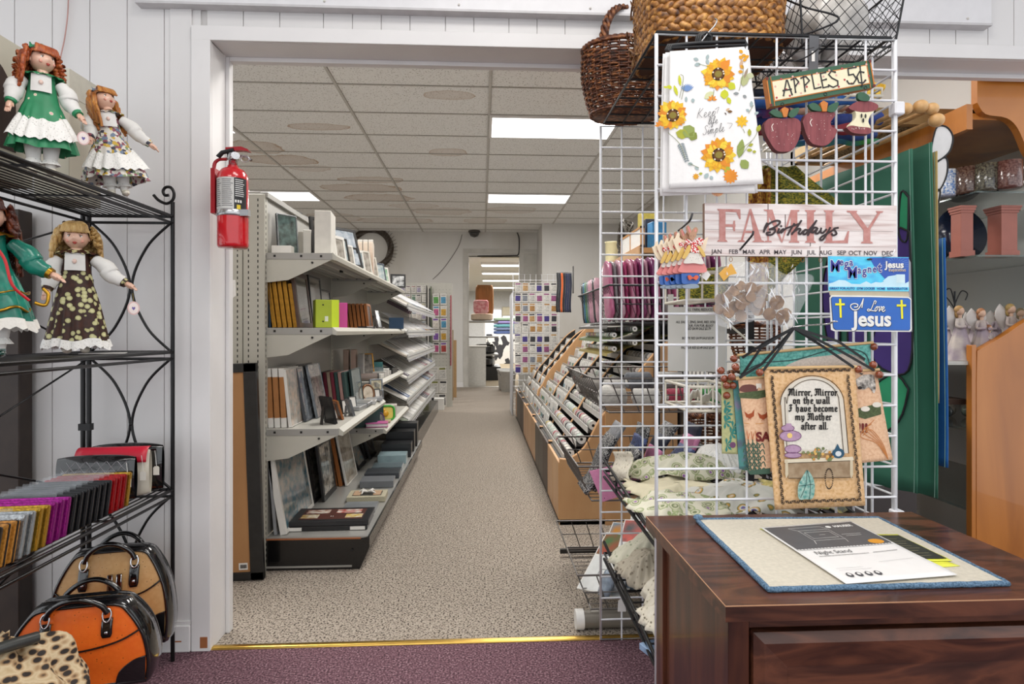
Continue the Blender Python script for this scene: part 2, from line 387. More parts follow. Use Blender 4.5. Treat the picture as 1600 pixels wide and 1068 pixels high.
MB().box(wl, wr, WFY+.04, WFY+.046, wz0, wz1, M('#ffffff', 0, var=0, trans=1)).build('pane', o)
for sx in (-3.2, 4.2):
    b = MB(); b.box(sx, sx+.1, 11.92, 27, 0, 2.8, fw); struct(b.build('wall_far_room'))
# ================================================================ black wire baker's rack with dolls, wallets and bags
blk = M('#1b1a1b', .32, .4, var=.3, s=40)
gloss = M('#0f0f11', .12, .0, var=.3, s=12, coat=.8, bump=.25, bs=90)
RX0, RX1, RY0, RY1 = -1.30, -1.03, .80, 2.05
SH = [.125, .572, 1.03, 1.482]
rack = thing('bakers_rack', 'tall black wire shelf rack with arched end panel and scroll finial against the left wall', 'shelf rack', (RX1, RY1, 0))
LT = T(-RX1, -RY1, 0)
for x, y in ((RX1, RY1), (RX0, RY1), (RX0-.022, RY1+.005), (RX1, RY0), (RX0, RY0)):
    MB().bar((x, y, 0), (x, y, 1.53 if x == RX1 else 1.495), .0065 if x == RX1 else .0075, blk, 10, X=LT).build('post', rack)
b = MB()
for z in (SH[1]+.2, SH[2]+.22): b.box(RX0-.03, RX0+.008, RY1-.008, RY1+.012, z, z+.022, blk, LT)
b.build('post_clamp', rack)
for k, z in enumerate(SH):
    b = MB()
    for dz, r in ((0, .0055), (-.022, .0045)):
        b.tube([(RX0, RY0, z+dz), (RX1, RY0, z+dz), (RX1, RY1, z+dz), (RX0, RY1, z+dz)], r, blk, 8, True, X=LT)
    for i in range(1, 13): x = RX0+(RX1-RX0)*i/13; b.tube([(x, RY0, z+.002), (x, RY1, z+.002)], .0024, blk, 5, X=LT)
    for y in (RY0+.3, RY0+.62, RY0+.93): b.box(RX0, RX1, y-.006, y+.006, z-.006, z-.002, blk, LT)
    b.build('wire_shelf', rack)
for i in range(3):
    z0, z1 = SH[i]+.0, SH[i+1]-.02; zm = (z0+z1)/2; xm = (RX0+RX1)/2
    b = MB()
    for xa, sg in ((RX0, 1), (RX1, -1)):
        pts = spline([(xa+sg*.004, RY1, z0), (xa+sg*.085, RY1, z0+.085), (xm-sg*.003, RY1, zm), (xa+sg*.085, RY1, z1-.085), (xa+sg*.004, RY1, z1)], 8)
        b.tube(pts, .0045, blk, 8, X=LT)
    b.ball((xm, RY1, zm), .007, blk, 8, 6, X=LT); b.build('arched_end_panel', rack)
    b = MB(); b.bar((RX0, RY0+.1, z0), (RX0, RY1, z1), .0032, blk, X=LT); b.bar((RX0+.004, RY0+.1, z1), (RX0+.004, RY1, z0), .0032, blk, X=LT); b.build('cross_brace', rack)
sp = [(-.055, 0, -.03), (-.035, 0, -.043), (-.012, 0, -.05), (0, 0, -.045)]
sc_pts = [(-.062, 0, -.022), (-.045, 0, -.04), (-.02, 0, -.05), (0, 0, -.038), (.004, 0, -.015), (-.006, 0, .003), (-.022, 0, .004), (-.031, 0, -.008), (-.026, 0, -.022), (-.013, 0, -.022)]
MB().tube(spline(sc_pts, 6), .005, blk, 8, X=T(RX1-RX1, 0, 1.575)).build('scroll_finial', rack)

# boxes standing behind the dolls, dark panel behind the rack, cord
cream = M('#c9c4b2', .6, var=.06, s=10)
t = thing('doll_box', 'beige display box with dark arched window behind the red haired doll', 'box', (-1.255, 1.44, SH[3]+.004))
b = MB(); bw = .25; out = [(-.25, 0), (.25, 0), (.25, .36), (-.25, .36)]
b.box(-.05, .035, -.25, .25, 0, .365, cream)
b.build('carton', t)
win = [(-.20, .08), (.19, .08)]+[(0-.005+.195*math.cos(a), .20+.135*math.sin(a)) for a in [PI*i/14 for i in range(15)]]
MB().prism(win, 0, .0015, M('#3f2b20', .6, var=.3, s=8), X=Matrix(((0, 0, 1, .035), (1, 0, 0, 0), (0, 1, 0, 0), (0, 0, 0, 1)))).build('arched_window', t)
t = thing('doll_box', 'plain cream carton standing behind the two dolls on the top shelf', 'box', (-1.245, 1.875, SH[3]+.004))
MB().cbox(-.055, .045, -.07, .075, 0, .376, .002, cream).build('carton', t)
MB().box(-.056, .046, -.071, .076, .30, .378, M('#d2cebf', .6)).build('lid', t)
tag(MB().cbox(-.6, 0, -.03, .03, 0, 1.5, .003, ramp_mat('brown_board', [(.3, '#2a201b'), (.6, '#372b24')], 14, r=.6)).build('board', None, (-1.515, 2.07, 0)), 'dark brown board standing on the floor behind the black wire rack', 'board')
tag(MB().tube(spline([at(107, -20, 2.11), at(106, 20, 2.11), at(101, 60, 2.11), at(94, 95, 2.11), at(95, 130, 2.11), at(100, 180, 2.11)], 5), .0022, M('#b98f88', .5), 6).build('cord'), 'thin pink cord hanging down the panelled wall behind the dolls', 'cord')

skin = M('#e0b49c', .35, var=.04, s=8, coat=.3)
white = M('#e4e2dd', .7, var=.05, s=60)
lace = ramp_mat('white_lace', [(.0, '#9a978f'), (.16, '#b7b4ad'), (.24, '#efede8')], 190, kind='voronoi', r=.8, bump=.4)
def fringe(c1, c2, c3): return ramp_mat('curled_hair', [(.3, c1), (.5, c2), (.75, c3)], 90, 4, r=.35, aniso=(1, 1, .25), bump=.5)
def doll(label, loc, rz, hair, hairlong, dress, skirt_len, sleeve, cuff, arms, lean=0, bowm=None, tagm=None, bib=True, hem=lace, shoe=None, apron=None, rigid=1.0, curly=0, Hh=.325, flare=.075, head_tilt=0, coll=None, roll=0, yaw=0):
    t = thing('porcelain_doll', label, 'doll', loc, rot=(lean, roll, rz))
    s = Hh/.33
    S = Matrix.Diagonal((s, s, s, 1))
    # legs and shoes
    for sg in (-1, 1):
        MB().tube(spline([(sg*.017, 0, .014), (sg*.018, 0, .04), (sg*.02, .0, .09), (sg*.02, .0, .14)], 3), [.010, .011, .012, .015, .017, .019, .020, .021, .022, .022][:10], white, 10, X=S).build('pantaloon_leg', t)
        b = MB(); b.grid(lambda u, v, sg=sg: (sg*.018+(.013+.009*v+.002*math.sin(u*2*PI*9)*v)*math.cos(2*PI*u), (.013+.009*v)*math.sin(2*PI*u), .045-.016*v), 36, 2, lace, X=S); b.build('leg_ruffle', t)
        b = MB(); b.ball((sg*.019, -.008, .009), (.011, .022, .009), shoe or M('#e3dccb', .35), 12, 6, X=S); b.box(sg*.019-.010, sg*.019+.010, -.012, -.007, .013, .019, shoe or M('#d8d0bd', .4), S); b.build('shoe', t)
    # dress: skirt and bodice in one folded surface
    zb = .215-skirt_len; 
    def rr(tv):
        if tv < .62: k = tv/.62; return flare*(1-k)**.8+.036*(1-(1-k)**.8)
        k = (tv-.62)/.38; return .036-.004*math.sin(k*PI)+(-.010*k*k)
    def dr(u, v):
        z = zb+(.262-zb)*v; a = 2*PI*u; r = rr(v); fo = (1-v/.62)*.006 if v < .62 else .0
        r = r+fo*math.sin(a*13+math.sin(a*3)*2)
        return (r*1.05*math.cos(a), r*.82*math.sin(a), z+ (.004*math.sin(a*5)*(1-v) if v < .5 else 0))
    b = MB(); b.grid(dr, 78, 16, dress, X=S); b.build('dress', t)
    if hem:
        def hm(u, v):
            a = 2*PI*u; r = rr(0)+.001+.006*math.sin(a*13+math.sin(a*3)*2)+.006*(1-v); return (r*1.05*math.cos(a), r*.82*math.sin(a), zb+.004*math.sin(a*5)+.006-.022*(1-v)+.003*math.sin(a*26)*(1-v))
        MB().grid(hm, 104, 2, hem, X=S).build('hem_ruffle', t)
    if apron:
        def ap(u, v):
            a = -PI/2+(u-.5)*2.6; k = .02+v*.5; r = rr(k)+.004+.005*math.sin(a*13+math.sin(a*3)*2)*(1-k); return (r*1.07*math.cos(a), r*.86*math.sin(a), zb+(.262-zb)*(.16+.30*v)-.014*math.cos((u-.5)*PI)+.003*math.sin(u*60)*(1-v))
        MB().grid(ap, 60, 5, apron, X=S).build('apron', t)
    if bib:
        def bb(u, v): a = -PI/2+(u-.5)*1.2; r = .0375-.002*v; return (r*1.05*math.cos(a), r*.84*math.sin(a)-.001, .212+.045*v)
        b = MB(); b.grid(bb, 8, 4, white, X=S); b.ball((0, -.034, .235), (.005, .003, .006), M('#e8c9bb', .3), 8, 6, X=S); b.build('bib', t)
    def cl(u, v): a = 2*PI*u; r = .016+.026*v+.0025*math.sin(a*12)*v; return (r*1.15*math.cos(a), r*.85*math.sin(a), .268-.012*v+.002*math.sin(a*12)*v)
    MB().grid(cl, 72, 3, coll or dress, X=S).build('collar_ruffle', t)
    for sg, (ex, ey, ez, hx, hy, hz) in zip((-1, 1), arms):
        sh = Vector((sg*.036, 0, .245)); el = Vector((sg*ex, ey, ez)); hd = Vector((sg*hx, hy, hz))
        pts = spline([sh, sh*.4+el*.6+Vector((sg*.006, 0, .002)), el, el*.3+hd*.7], 4)
        n_ = len(pts); rd = [.013+.009*math.sin(min(1, i/(n_-1)*1.15)*PI*.9)+.001*math.sin(i*2.3) for i in range(n_)]
        rd[-1] = .010
        MB().tube(pts, rd, sleeve, 12, X=S).build('sleeve', t)
        dv = (hd-el).normalized()
        MB().tube([el*.36+hd*.64, el*.2+hd*.8], [.013, .012], cuff, 12, X=S).build('cuff', t)
        b = MB(); w0 = el*.2+hd*.8; b.tube([w0, hd, hd+dv*.010], [.0065, .008, .006], skin, 10, X=S)
        side = dv.cross(Vector((0, 0, 1))).normalized() if abs(dv.z) < .95 else Vector((0, 1, 0))
        for k in range(4): q = hd+side*(k-1.5)*.0035+dv*.004; b.tube([q, q+dv*.010, q+dv*(.016-.0015*abs(k-1.5))+Vector((0, 0, -.003))], [.0024, .0022, .0016], skin, 6, X=S)
        q = hd+side*sg*.007; b.tube([q-dv*.004, q+dv*.006+side*sg*.004], [.0026, .0018], skin, 6, X=S); b.build('hand', t)
    # head with face
    hz = .298; HT = S @ T(0, -.004, hz, 0, 0, yaw) @ T(rx=head_tilt)
    b = MB(); b.tube([(0, 0, -.035), (0, 0, -.015)], [.013, .012], skin, 12, X=HT)
    def hf(u, v):
        a = 2*PI*u; ph = PI*v; x = .0275*math.sin(ph)*math.cos(a); y = .0285*math.sin(ph)*math.sin(a); z = -.031*math.cos(ph)
        if y < 0: ck = math.exp(-((abs(x)-.013)**2+(z+.012)**2)/.00012); y -= .003*ck
        x *= 1-.22*max(0, -z/.031)**2; nb = math.exp(-(x*x+(z+.004)**2)/.000018) if y < 0 else 0; y -= .0055*nb
        return (x, y, z)
    b.grid(hf, 28, 20, skin, X=HT)
    iris = M('#4a3020', .1, coat=1); lip = M('#b0463c', .3); brow = M('#8a5434', .7); lid = M('#f4f0ea', .2)
    for sg in (-1, 1):
        b.ball((sg*.0105, -.0235, .001), (.0056, .0030, .0043), lid, 10, 6, X=HT); b.ball((sg*.0105, -.0258, .001), (.0030, .0013, .0033), iris, 8, 6, X=HT)
        b.tube([(sg*.0155, -.0245, .0035), (sg*.0105, -.0272, .0056), (sg*.0055, -.0258, .004)], .0007, M('#2a1a12', .5), 5, X=HT)
        b.tube([(sg*.016, -.0245, .0085), (sg*.0105, -.0268, .0112), (sg*.006, -.0272, .0098)], .0007, brow, 5, X=HT)
        b.ball((sg*.027, .001, -.002), (.003, .004, .006), skin, 8, 6, X=HT)
        b.ball((sg*.0145, -.0225, -.0105), (.0050, .0035, .0045), M('#e3a08c', .4, var=.03), 8, 6, X=HT)
    b.ball((0, -.0268, -.0145), (.0052, .0022, .0019), lip, 10, 6, X=HT); b.ball((0, -.0262, -.0172), (.0038, .0022, .0018), lip, 8, 6, X=HT)
    b.build('head', t)
    # hair: cap plus many locks
    b = MB()
    def cap(u, v): a = 2*PI*u; ph = PI*v*.56; f = 1.0; x = .033*math.sin(ph)*math.cos(a); y = .004+.035*math.sin(ph)*math.sin(a); z = .002+.038*math.cos(ph); return (x, y, z if y > -.012 else max(z, .014))
    b.grid(cap, 24, 10, hair, X=HT)
    rr_ = random.Random(hash(label) % 999); rr_ = random.Random(len(label))
    for i in range(84):
        a = rr_.uniform(-.35, PI+.35); z0 = rr_.uniform(-.002, .03); l_ = hairlong*rr_.uniform(.7, 1.1)
        x0, y0 = .033*math.cos(a), .006+.032*math.sin(a); pts = []; ph = rr_.uniform(0, 6); am = .0045+.004*curly
        for k in range(13):
            q = k/12; ou = 1+.35*math.sin(min(q*1.3, 1)*PI*.6)+(.25 if curly else 0)*q; w_ = am*math.sin(q*(9 if curly else 5)*2+ph)
            pts.append((x0*ou+w_*math.sin(a), y0*ou*.95+w_*math.cos(a), z0-l_*q+am*.8*math.cos(q*(9 if curly else 5)*2+ph)))
        b.tube(pts, [.0060*(1-.5*abs(k/12-.35)) for k in range(13)], hair, 6, X=HT)
    for i in range(22):    # fringe
        x = (i/21-.5)*.052; zz = .030-abs(x)*.3
        b.tube(spline([(x*.5, -.006, .040), (x*.9, -.024, .031), (x*1.08+rr_.uniform(-.002, .002), -.0305+abs(x)*.18, .017-rr_.uniform(0, .004)), (x*1.15, -.030+abs(x)*.2, .0125)], 3), .0032, hair, 5, X=HT)
    b.build('hair', t)
    if bowm:
        b = MB()
        for sg in (-1, 1): b.grid(lambda u, v, sg=sg: (sg*(.003+.026*u), -.004+.010*math.sin(u*PI)*(v-.5)*1.6, .040-.010*u+.015*(v-.5)*(.5+.6*u)+.003*math.sin(u*9)), 8, 6, bowm, .001, X=HT)
        b.ball((0, -.004, .041), .0055, bowm, 8, 6, X=HT)
        b.tube([(.034*math.cos(q), 0.003, .006+.036*math.sin(q)) for q in [PI*i/12 for i in range(13)]], .0022, bowm, 6, X=HT)
        b.build('hair_bow', t)
    if tagm:
        hx, hy, hz2 = tagm; b = MB(); b.tube([(hx, hy, hz2), (hx+.002, hy-.002, hz2-.022)], .0005, M('#b09a4a', .4, 1), 4, X=S)
        pk = M('#dcb9b6', .5); b.prism(circ(0, 0, .014, 20, .018), -.0006, .0006, pk, X=S @ T(hx+.002, hy-.002, hz2-.040, PI/2, 0, .1))
        b.prism(circ(0, 0, .011, 20, .0145), .0006, .0009, M('#efe2dc', .5), X=S @ T(hx+.002, hy-.002, hz2-.040, PI/2, 0, .1)); b.prism([(0, -.006), (.004, 0), (.003, .004), (0, .002), (-.003, .004), (-.004, 0)], .0009, .0012, M('#6a5a9a', .5), X=S @ T(hx+.002, hy-.002, hz2-.040, PI/2, 0, .1)); b.build('paper_tag', t)
    return t
greenp = ramp_mat('green_floral_cotton', [(0, '#e9cfd0'), (.09, '#d98f9b'), (.16, '#e8e2c0'), (.20, '#2b8a5c'), (1, '#237a4f')], 42, kind='voronoi', r=.5)
multi = ramp_mat('garden_floral_cotton', [(0, '#8b4c5a'), (.14, '#d6cfc4'), (.3, '#6f7f94'), (.42, '#d9d4c9'), (.55, '#c9a63f'), (.66, '#ded9d0'), (.8, '#7b8f6a'), (.92, '#3b3a48')], 120, kind='cells', r=.6, interp='CONSTANT')
brownp = ramp_mat('brown_floral_cotton', [(0, '#6d6a35'), (.06, '#dcd9a8'), (.42, '#b5b07a'), (.46, '#2c140c'), (1, '#44200f')], 62, kind='voronoi', r=.6)
satin = ramp_mat('green_satin', [(.3, '#0d4f42'), (.55, '#1d8570'), (.75, '#37a88c')], 16, 4, r=.25, bump=.3)
gold = M('#b58a2c', .3, .9, var=.3, s=60)
auburn = fringe('#6e2c14', '#a85026', '#cf7d45'); amber = fringe('#7e4318', '#b06d2c', '#d49a4e'); blond = fringe('#8d6a3c', '#c09a5d', '#e2c68e'); dkred = fringe('#2e120a', '#52210f', '#83401f')
p = atz(66, 274, SH[3]+.006)
doll('auburn haired doll in green floral dress, on the top shelf of the black rack', p, .55, auburn, .075, greenp, .15, white, greenp, [(.056, -.012, .205, .064, -.03, .165), (.058, -.004, .20, .085, -.03, .160)], lean=.03, bowm=greenp, tagm=(.088, -.05, .142), apron=lace, Hh=.310, hem=None, curly=1, flare=.072, yaw=.55, head_tilt=-.12)
doll('amber haired doll in pale multicolour floral dress, beside a cream carton', atz(186, 307, SH[3]+.006), .62, amber, .10, multi, .165, white, multi, [(.050, -.012, .20, .056, -.038, .165), (.075, -.004, .20, .115, -.012, .160)], lean=-.03, bowm=multi, apron=lace, Hh=.30, hem=None, flare=.085, roll=-.13, yaw=.55, head_tilt=-.3)
doll('blonde doll in brown floral dress with white sleeves, on the second shelf', Vector((-1.15, 1.76, SH[2]+.007)), .45, blond, .062, brownp, .185, white, brownp, [(.052, -.006, .19, .060, -.02, .155), (.075, -.006, .205, .118, -.02, .178)], bowm=M('#2e1b14', .6), tagm=(.125, -.03, .158), Hh=.362, curly=1, flare=.062)
d4 = doll('dark red haired doll in shiny green dress with gold trim, cut by the left edge', Vector((-1.165, 1.475, SH[2]+.007)), .55, dkred, .12, satin, .14, satin, gold, [(.052, -.006, .19, .060, -.03, .155), (.075, -.006, .20, .115, -.02, .175)], Hh=.37, bib=False, hem=M('#e6e2da', .9, bump=.6), shoe=M('#123f36', .2, coat=1), curly=1, flare=.07, coll=gold)
b = MB(); b.tube(spline([(.01, -.05, .27), (.035, -.06, .23), (.05, -.07, .17), (.08, -.06, .135)], 5), .0035, M('#c1121c', .5), 6); b.build('red_sash', d4)
b = MB(); b.tube([(.076*math.cos(a), .062*math.sin(a), .115+.006*math.sin(a*6)) for a in [2*PI*i/40 for i in range(40)]], .0035, gold, 6, closed=True); b.tube([(.076*1.0*math.cos(a), .062*math.sin(a), .155+.004*math.sin(a*6)) for a in [2*PI*i/40 for i in range(40)]], .002, gold, 6, closed=True); b.build('gold_braid', d4)
MB().tube(spline([(.09, -.06, .13), (.11, -.06, .125), (.115, -.05, .15), (.105, -.045, .165)], 6), .004, gold, 8).build('gold_horn', d4)
tag(MB().prism([(-.05, -.03), (.06, -.03), (.06, .03), (-.05, .03)], 0, .002, M('#cfccc6', .4)).build('card', None, (-1.10, 1.79, SH[2]+.005), .4), 'white card lying under the feet of the blonde doll', 'card')

# wallets in a row on the third shelf
WZ = SH[1]+.008
foil = lambda h, m=.75: M(h, .22, m, var=.45, s=140, bump=.5, bs=260)
wl_cols = [('yellow edged black', '#15151a', .1, '#c9b43a'), ('yellow edged black', '#15151a', .1, '#c9b43a'), ('dark snakeskin', '#4a4038', .2, '#241d18'), ('dark snakeskin', '#4a4038', .2, '#241d18'), ('orange crocodile', '#c98a3c', .2, '#1d1714'), ('orange crocodile', '#c98a3c', .2, '#1d1714'),
    ('silver', '#b9bcbe', .8, '#8f9294'), ('silver', '#b9bcbe', .8, '#8f9294'), ('gold', '#cfa43c', .8, '#9a7626'), ('gold', '#cfa43c', .8, '#9a7626'), ('magenta', '#a9218f', .6, '#7a1767'), ('magenta', '#a9218f', .6, '#7a1767'), ('magenta', '#b32699', .6, '#7a1767')] + [('black', '#17171a', .1, '#2a2a2e')]*7 + [('red', '#b8161d', .4, '#7d0f14')]*3 + [('gold', '#cfa43c', .8, '#9a7626')]
n_ = len(wl_cols)
FWD = {}
for i, (nm, c, me_, c2) in enumerate(wl_cols):
    y = 1.265+.56*i/(n_-1)
    if nm not in FWD: FWD[nm] = 0
    FWD[nm] += 1
    lab = {'yellow edged black': 'black wallet with yellow zipped edge, nearest end of the wallet row', 'dark snakeskin': 'dark snakeskin patterned wallet between the yellow edged and orange ones', 'orange crocodile': 'orange crocodile patterned wallet with black side, in the wallet row',
        'silver': 'silver foil wallet in the row on the black shelf', 'magenta': 'shiny magenta wallet in the row on the black shelf', 'black': 'black textured wallet between the magenta and red ones', 'red': 'shiny red wallet near the far end of the wallet row'}.get(nm)
    if nm == 'gold': lab = 'gold foil wallet between the silver and magenta ones' if i < 14 else 'gold foil wallet last in the row, beside the quilted bag'
    t = thing('wallet', lab, 'wallet', (-1.045-.1, y, WZ), group=nm+' wallets', rot=(-.26, 0, .10))
    m1 = foil(c, me_); m2 = M(c2, .4, .3)
    hgt = .098 if i > 5 else .092; rc = .022 if i < 2 else .004
    def ow(w_, h_, r_): return arc(w_-r_, r_, r_, -PI/2, 0, 5)+arc(w_-r_, h_-r_, r_, 0, PI/2, 5)+arc(-w_+r_, h_-r_, r_, PI/2, PI, 5)+arc(-w_+r_, r_, r_, PI, 1.5*PI, 5)
    XR = T(0, 0, 0, PI/2, 0, 0)
    b = MB(); b.prism(ow(.092, hgt, rc), -.008, .008, m1, X=XR); b.build('cover', t, bev=.0015)
    b = MB(); o_ = ow(.0935, hgt+.001, rc); b.prism(o_, -.0022, .0022, m2, X=XR); b.build('zip_edge', t)
    MB().box(-.04, .04, .0082, .009, hgt*.4, hgt*.72, M('#d9d7d2', .5, var=.2, s=200)).build('price_label', t)
    if i > 12 or i in (6, 7):    # clear sleeve standing proud at the top
        MB().box(-.097, .05, -.0095, -.0088, .01, hgt+.008, M('#c6cbd0', .1, .1, alpha=.10)).build('clear_sleeve', t)
# quilted bag and flap bags
def pouch(name, label, loc, w_, h_, d_, m, rz=0, quilt=None, flap=None, lean=0, tagc=True):
    t = thing(name, label, 'handbag', loc, rot=(lean, 0, rz))
    def f(u, v):
        a = 2*PI*v; s_ = (abs(2*u-1))**3; ww = (u-.5)*2*w_/2
        return (ww, -d_/2*math.cos(a)*(1-.55*s_)*(1.0), h_/2+h_/2*math.sin(a)*(1-.12*s_))
    b = MB(); b.grid(f, 22, 24, m); b.build('body', t)
    if quilt:
        q = MB()
        for i in range(-3, 12):
            for sg in (-1, 1):
                x0 = -w_/2+i*.028; ps = []
                for k in range(7):
                    x = x0+sg*k*.014*1.0+(0 if sg > 0 else .03); z = h_*(.18+.7*k/6)
                    if abs(x) < w_/2-.005: cz = (z-h_/2)/(h_/2); ps.append((x, -d_/2*math.sqrt(max(0, 1-cz*cz))*(1-.55*abs(2*x/w_)**3)-.0005, z))
                if len(ps) > 2: q.tube(ps, .0008, quilt, 4)
        q.build('quilting', t)
    if flap: MB().grid(lambda u, v: ((u-.5)*w_*.98, -(d_/2+.002)*math.cos((v-.5)*1.9+.95)*1.0, h_/2+(h_/2+.002)*math.sin((v)*1.2+.45)), 10, 10, flap, .001).build('flap', t)
    if tagc:
        g = MB(); g.tube([(w_/2-.015, -d_/2-.002, h_*.86), (w_/2-.008, -d_/2-.006, h_*.55)], .0007, M('#e8e6e0', .6), 4)
        g.prism([(-.009, -.028), (.009, -.028), (.009, -.004), (.005, 0), (-.005, 0), (-.009, -.004)], 0, .0008, M('#e3dfd4', .7), X=T(w_/2-.008, -d_/2-.008, h_*.55, PI/2, 0, 0)); g.build('price_tag', t)
    return t
pouch('quilted_handbag', 'small black patent handbag with quilted stitching, behind the row of wallets', (-1.165, 1.875, WZ), .215, .145, .052, gloss, .12, quilt=M('#8d8d92', .4))
pouch('flap_handbag', 'cream handbag with red flap between two black bags', (-1.15, 1.935, WZ), .21, .155, .05, M('#d9d3c2', .4), .1, flap=M('#c01430', .4))
pouch('patent_handbag', 'black patent handbag last at the far end of the wallet shelf', (-1.14, 1.99, WZ), .21, .16, .045, gloss, .1)
# satchels on the bottom shelf
chrome = M('#c9c9cc', .15, 1, var=.1)
def satchel(label, loc, rz, W, Hh, D, panel, sheen, hh=.10, zipp=False, lean=0, roll=0):
    t = thing('satchel_handbag', label, 'handbag', loc, rot=(lean, roll, rz))
    def outline(k=1.0, top=.72):
        wb, wt = W/2*k, W/2*top*k; h = Hh*k
        return [( -wb, 0), (wb, 0)] + [tuple(v) for v in spline([(wb, 0), (wb*1.02, h*.25), (wb*.93, h*.6), (wt, h*.88), (wt*.72, h*.985), (0, h)], 4)][1:] + [(-x, z) for x, z in [tuple(v) for v in spline([(wb, 0), (wb*1.02, h*.25), (wb*.93, h*.6), (wt, h*.88), (wt*.72, h*.985), (0, h)], 4)][1:-1][::-1]]
    o = outline(); n0 = len(o)
    b = MB(); XR = T(0, 0, 0, PI/2, 0, 0)
    # gusset: swollen band
    rings = [(-.5, .965), (-.42, 1.0), (0, 1.02), (.42, 1.0), (.5, .965)]
    vs = []; 
    for q, k in rings:
        for x, z in o: dd = D*q*(1-.45*(z/Hh)); vs.append((x*k, dd, z*k+.002))
    fs = [(i*n0+j, i*n0+(j+1) % n0, (i+1)*n0+(j+1) % n0, (i+1)*n0+j) for i in range(4) for j in range(n0)]
    b.add(vs, fs, gloss, True); b.build('gusset', t)
    for sg in (-1, 1):
        b = MB(); q = outline(.955); cx = sum(p[0] for p in q)/len(q)
        def pv(x, z, e=0): 
            u = x/(W/2); v = z/Hh; bul = .017*(1-min(1, abs(u)**2.2))*math.sin(min(1, max(0, v))*PI)
            return (x, sg*(D/2*(1-.45*v)+bul+e), z+.006)
        ring = q; N = len(ring); K = 6; vs = []; fs = []
        for i in range(K):
            f = 1-i/K
            for x, z in ring: vs.append(pv(x*f, Hh*.45+(z-Hh*.45)*f))
        vs.append(pv(0, Hh*.45))
        for i in range(K-1):
            for j in range(N): fs.append((i*N+j, i*N+(j+1) % N, (i+1)*N+(j+1) % N, (i+1)*N+j))
        for j in range(N): fs.append(((K-1)*N+j, (K-1)*N+(j+1) % N, K*N))
        if sg > 0: fs = [f[::-1] for f in fs]
        b.add(vs, fs, panel, True)
        b.build('side_panel', t)
        # black corner patches, piping and curved seam
        c = MB()
        for s2 in (-1, 1):
            seg = spline([(s2*W*.475, Hh*.30), (s2*W*.39, Hh*.27), (s2*W*.30, Hh*.16), (s2*W*.27, .004)], 5); poly = [(v.x, v.y) for v in seg]+[(s2*W*.475, .004)]
            kx, kz = s2*W*.475, .004; n5 = len(seg)
            vs = [pv(v.x+(kx-v.x)*q/6, v.y+(kz-v.y)*q/6, .0042) for q in range(7) for v in seg]; c.add(vs, [(q*n5+i, q*n5+i+1, q*n5+n5+i+1, q*n5+n5+i) for q in range(6) for i in range(n5-1)], gloss, True); c.tube([pv(x, z, .003) for x, z in poly[:-1]], .0022, gloss, 6)
        c.tube([pv(v.x, v.y, .003) for v in spline([(-W*.44, Hh*.60), (-W*.3, Hh*.50), (0, Hh*.47), (W*.28, Hh*.53), (W*.44, Hh*.64)], 6)], .0028, gloss, 6)
        ps = [pv(x, z, .001) for x, z in outline(.965)]; c.tube(ps, .005, gloss, 6, closed=True); c.build('black_trim', t)
        # handle with straps and rings
        hm = MB(); hp = []
        for x in (-W*.21, W*.21):
            hm.tube([pv(x+.013*math.cos(a)*.8, Hh*.86+.017*math.sin(a), .012) for a in [2*PI*i/14 for i in range(14)]], .0026, chrome, 6, closed=True)
            hm.grid(lambda u, v, x=x: pv(x+(u-.5)*.026*(1 if v > .15 else .7), Hh*(.60+.22*v), .006+.002*math.sin(v*PI)), 4, 6, gloss, .003); hm.ball(pv(x, Hh*.66, .009), (.005, .003, .005), chrome, 8, 6)
        a0 = Vector(pv(-W*.21, Hh*.88, .01)); a1 = Vector(pv(W*.21, Hh*.88, .01)); L_ = []
        for i in range(17):
            q = i/16; L_.append(a0.lerp(a1, q)+Vector((0, sg*.012*math.sin(q*PI), hh*math.sin(q*PI)**.6)))
        hm.tube(L_, .0075, gloss, 8); hm.build('handle', t)
    z = MB(); z.box(-W*.30, W*.30, -.006, .006, Hh*.995, Hh*1.004, M('#2a2a2c', .4)); z.build('zip', t)
    return t, pv
ost = lambda a, b_, c: ramp_mat('ostrich_leather', [(0, b_), (.10, b_), (.16, a), (1, c)], 75, kind='voronoi', r=.42, bump=.15)
t, pv = satchel('orange ostrich texture satchel with glossy black trim, on the bottom shelf', (-1.10, 1.725, SH[0]+.008), .20, .345, .225, .11, ost('#f0701c', '#b04a10', '#ec6618'), 0, hh=.05, lean=.06)
b = MB(); b.cbox(-.022, .022, -.004, 0, -.017, .017, .001, M('#6c6458', .3, .7, var=.3, s=200), X=T(-.055, -.089, .105, 0, 0, 0)); b.build('metal_plate', t)
b = MB(); b.tube([(-.075, -.085, .17), (-.11, -.092, .145)], .0008, blk, 4); b.box(-.035, .025, -.001, .001, -.045, 0, M('#1f86b8', .5, var=.05), T(-.112, -.094, .142, 0, .25, .1)); b.build('blue_hang_tag', t)
t, pv = satchel('tan ostrich texture satchel with black trim, leaning behind the orange one', (-1.145, 1.925, SH[0]+.008), .22, .325, .29, .11, ost('#c69c66', '#8d6a3e', '#bd9159'), 0, hh=.055, lean=-.05)
b = MB()
for x in (-.012, .012): b.box(x-.006, x+.006, -.006, 0, -.05, 0, gloss, T(.02, -.062, .225, .1)); b.tube([(x-.006+.02, -.07, .225), (x-.006+.02, -.07, .175), (x+.026, -.07, .175), (x+.026, -.07, .225)], .0015, chrome, 6, closed=True)
b.build('zip_pulls', t)
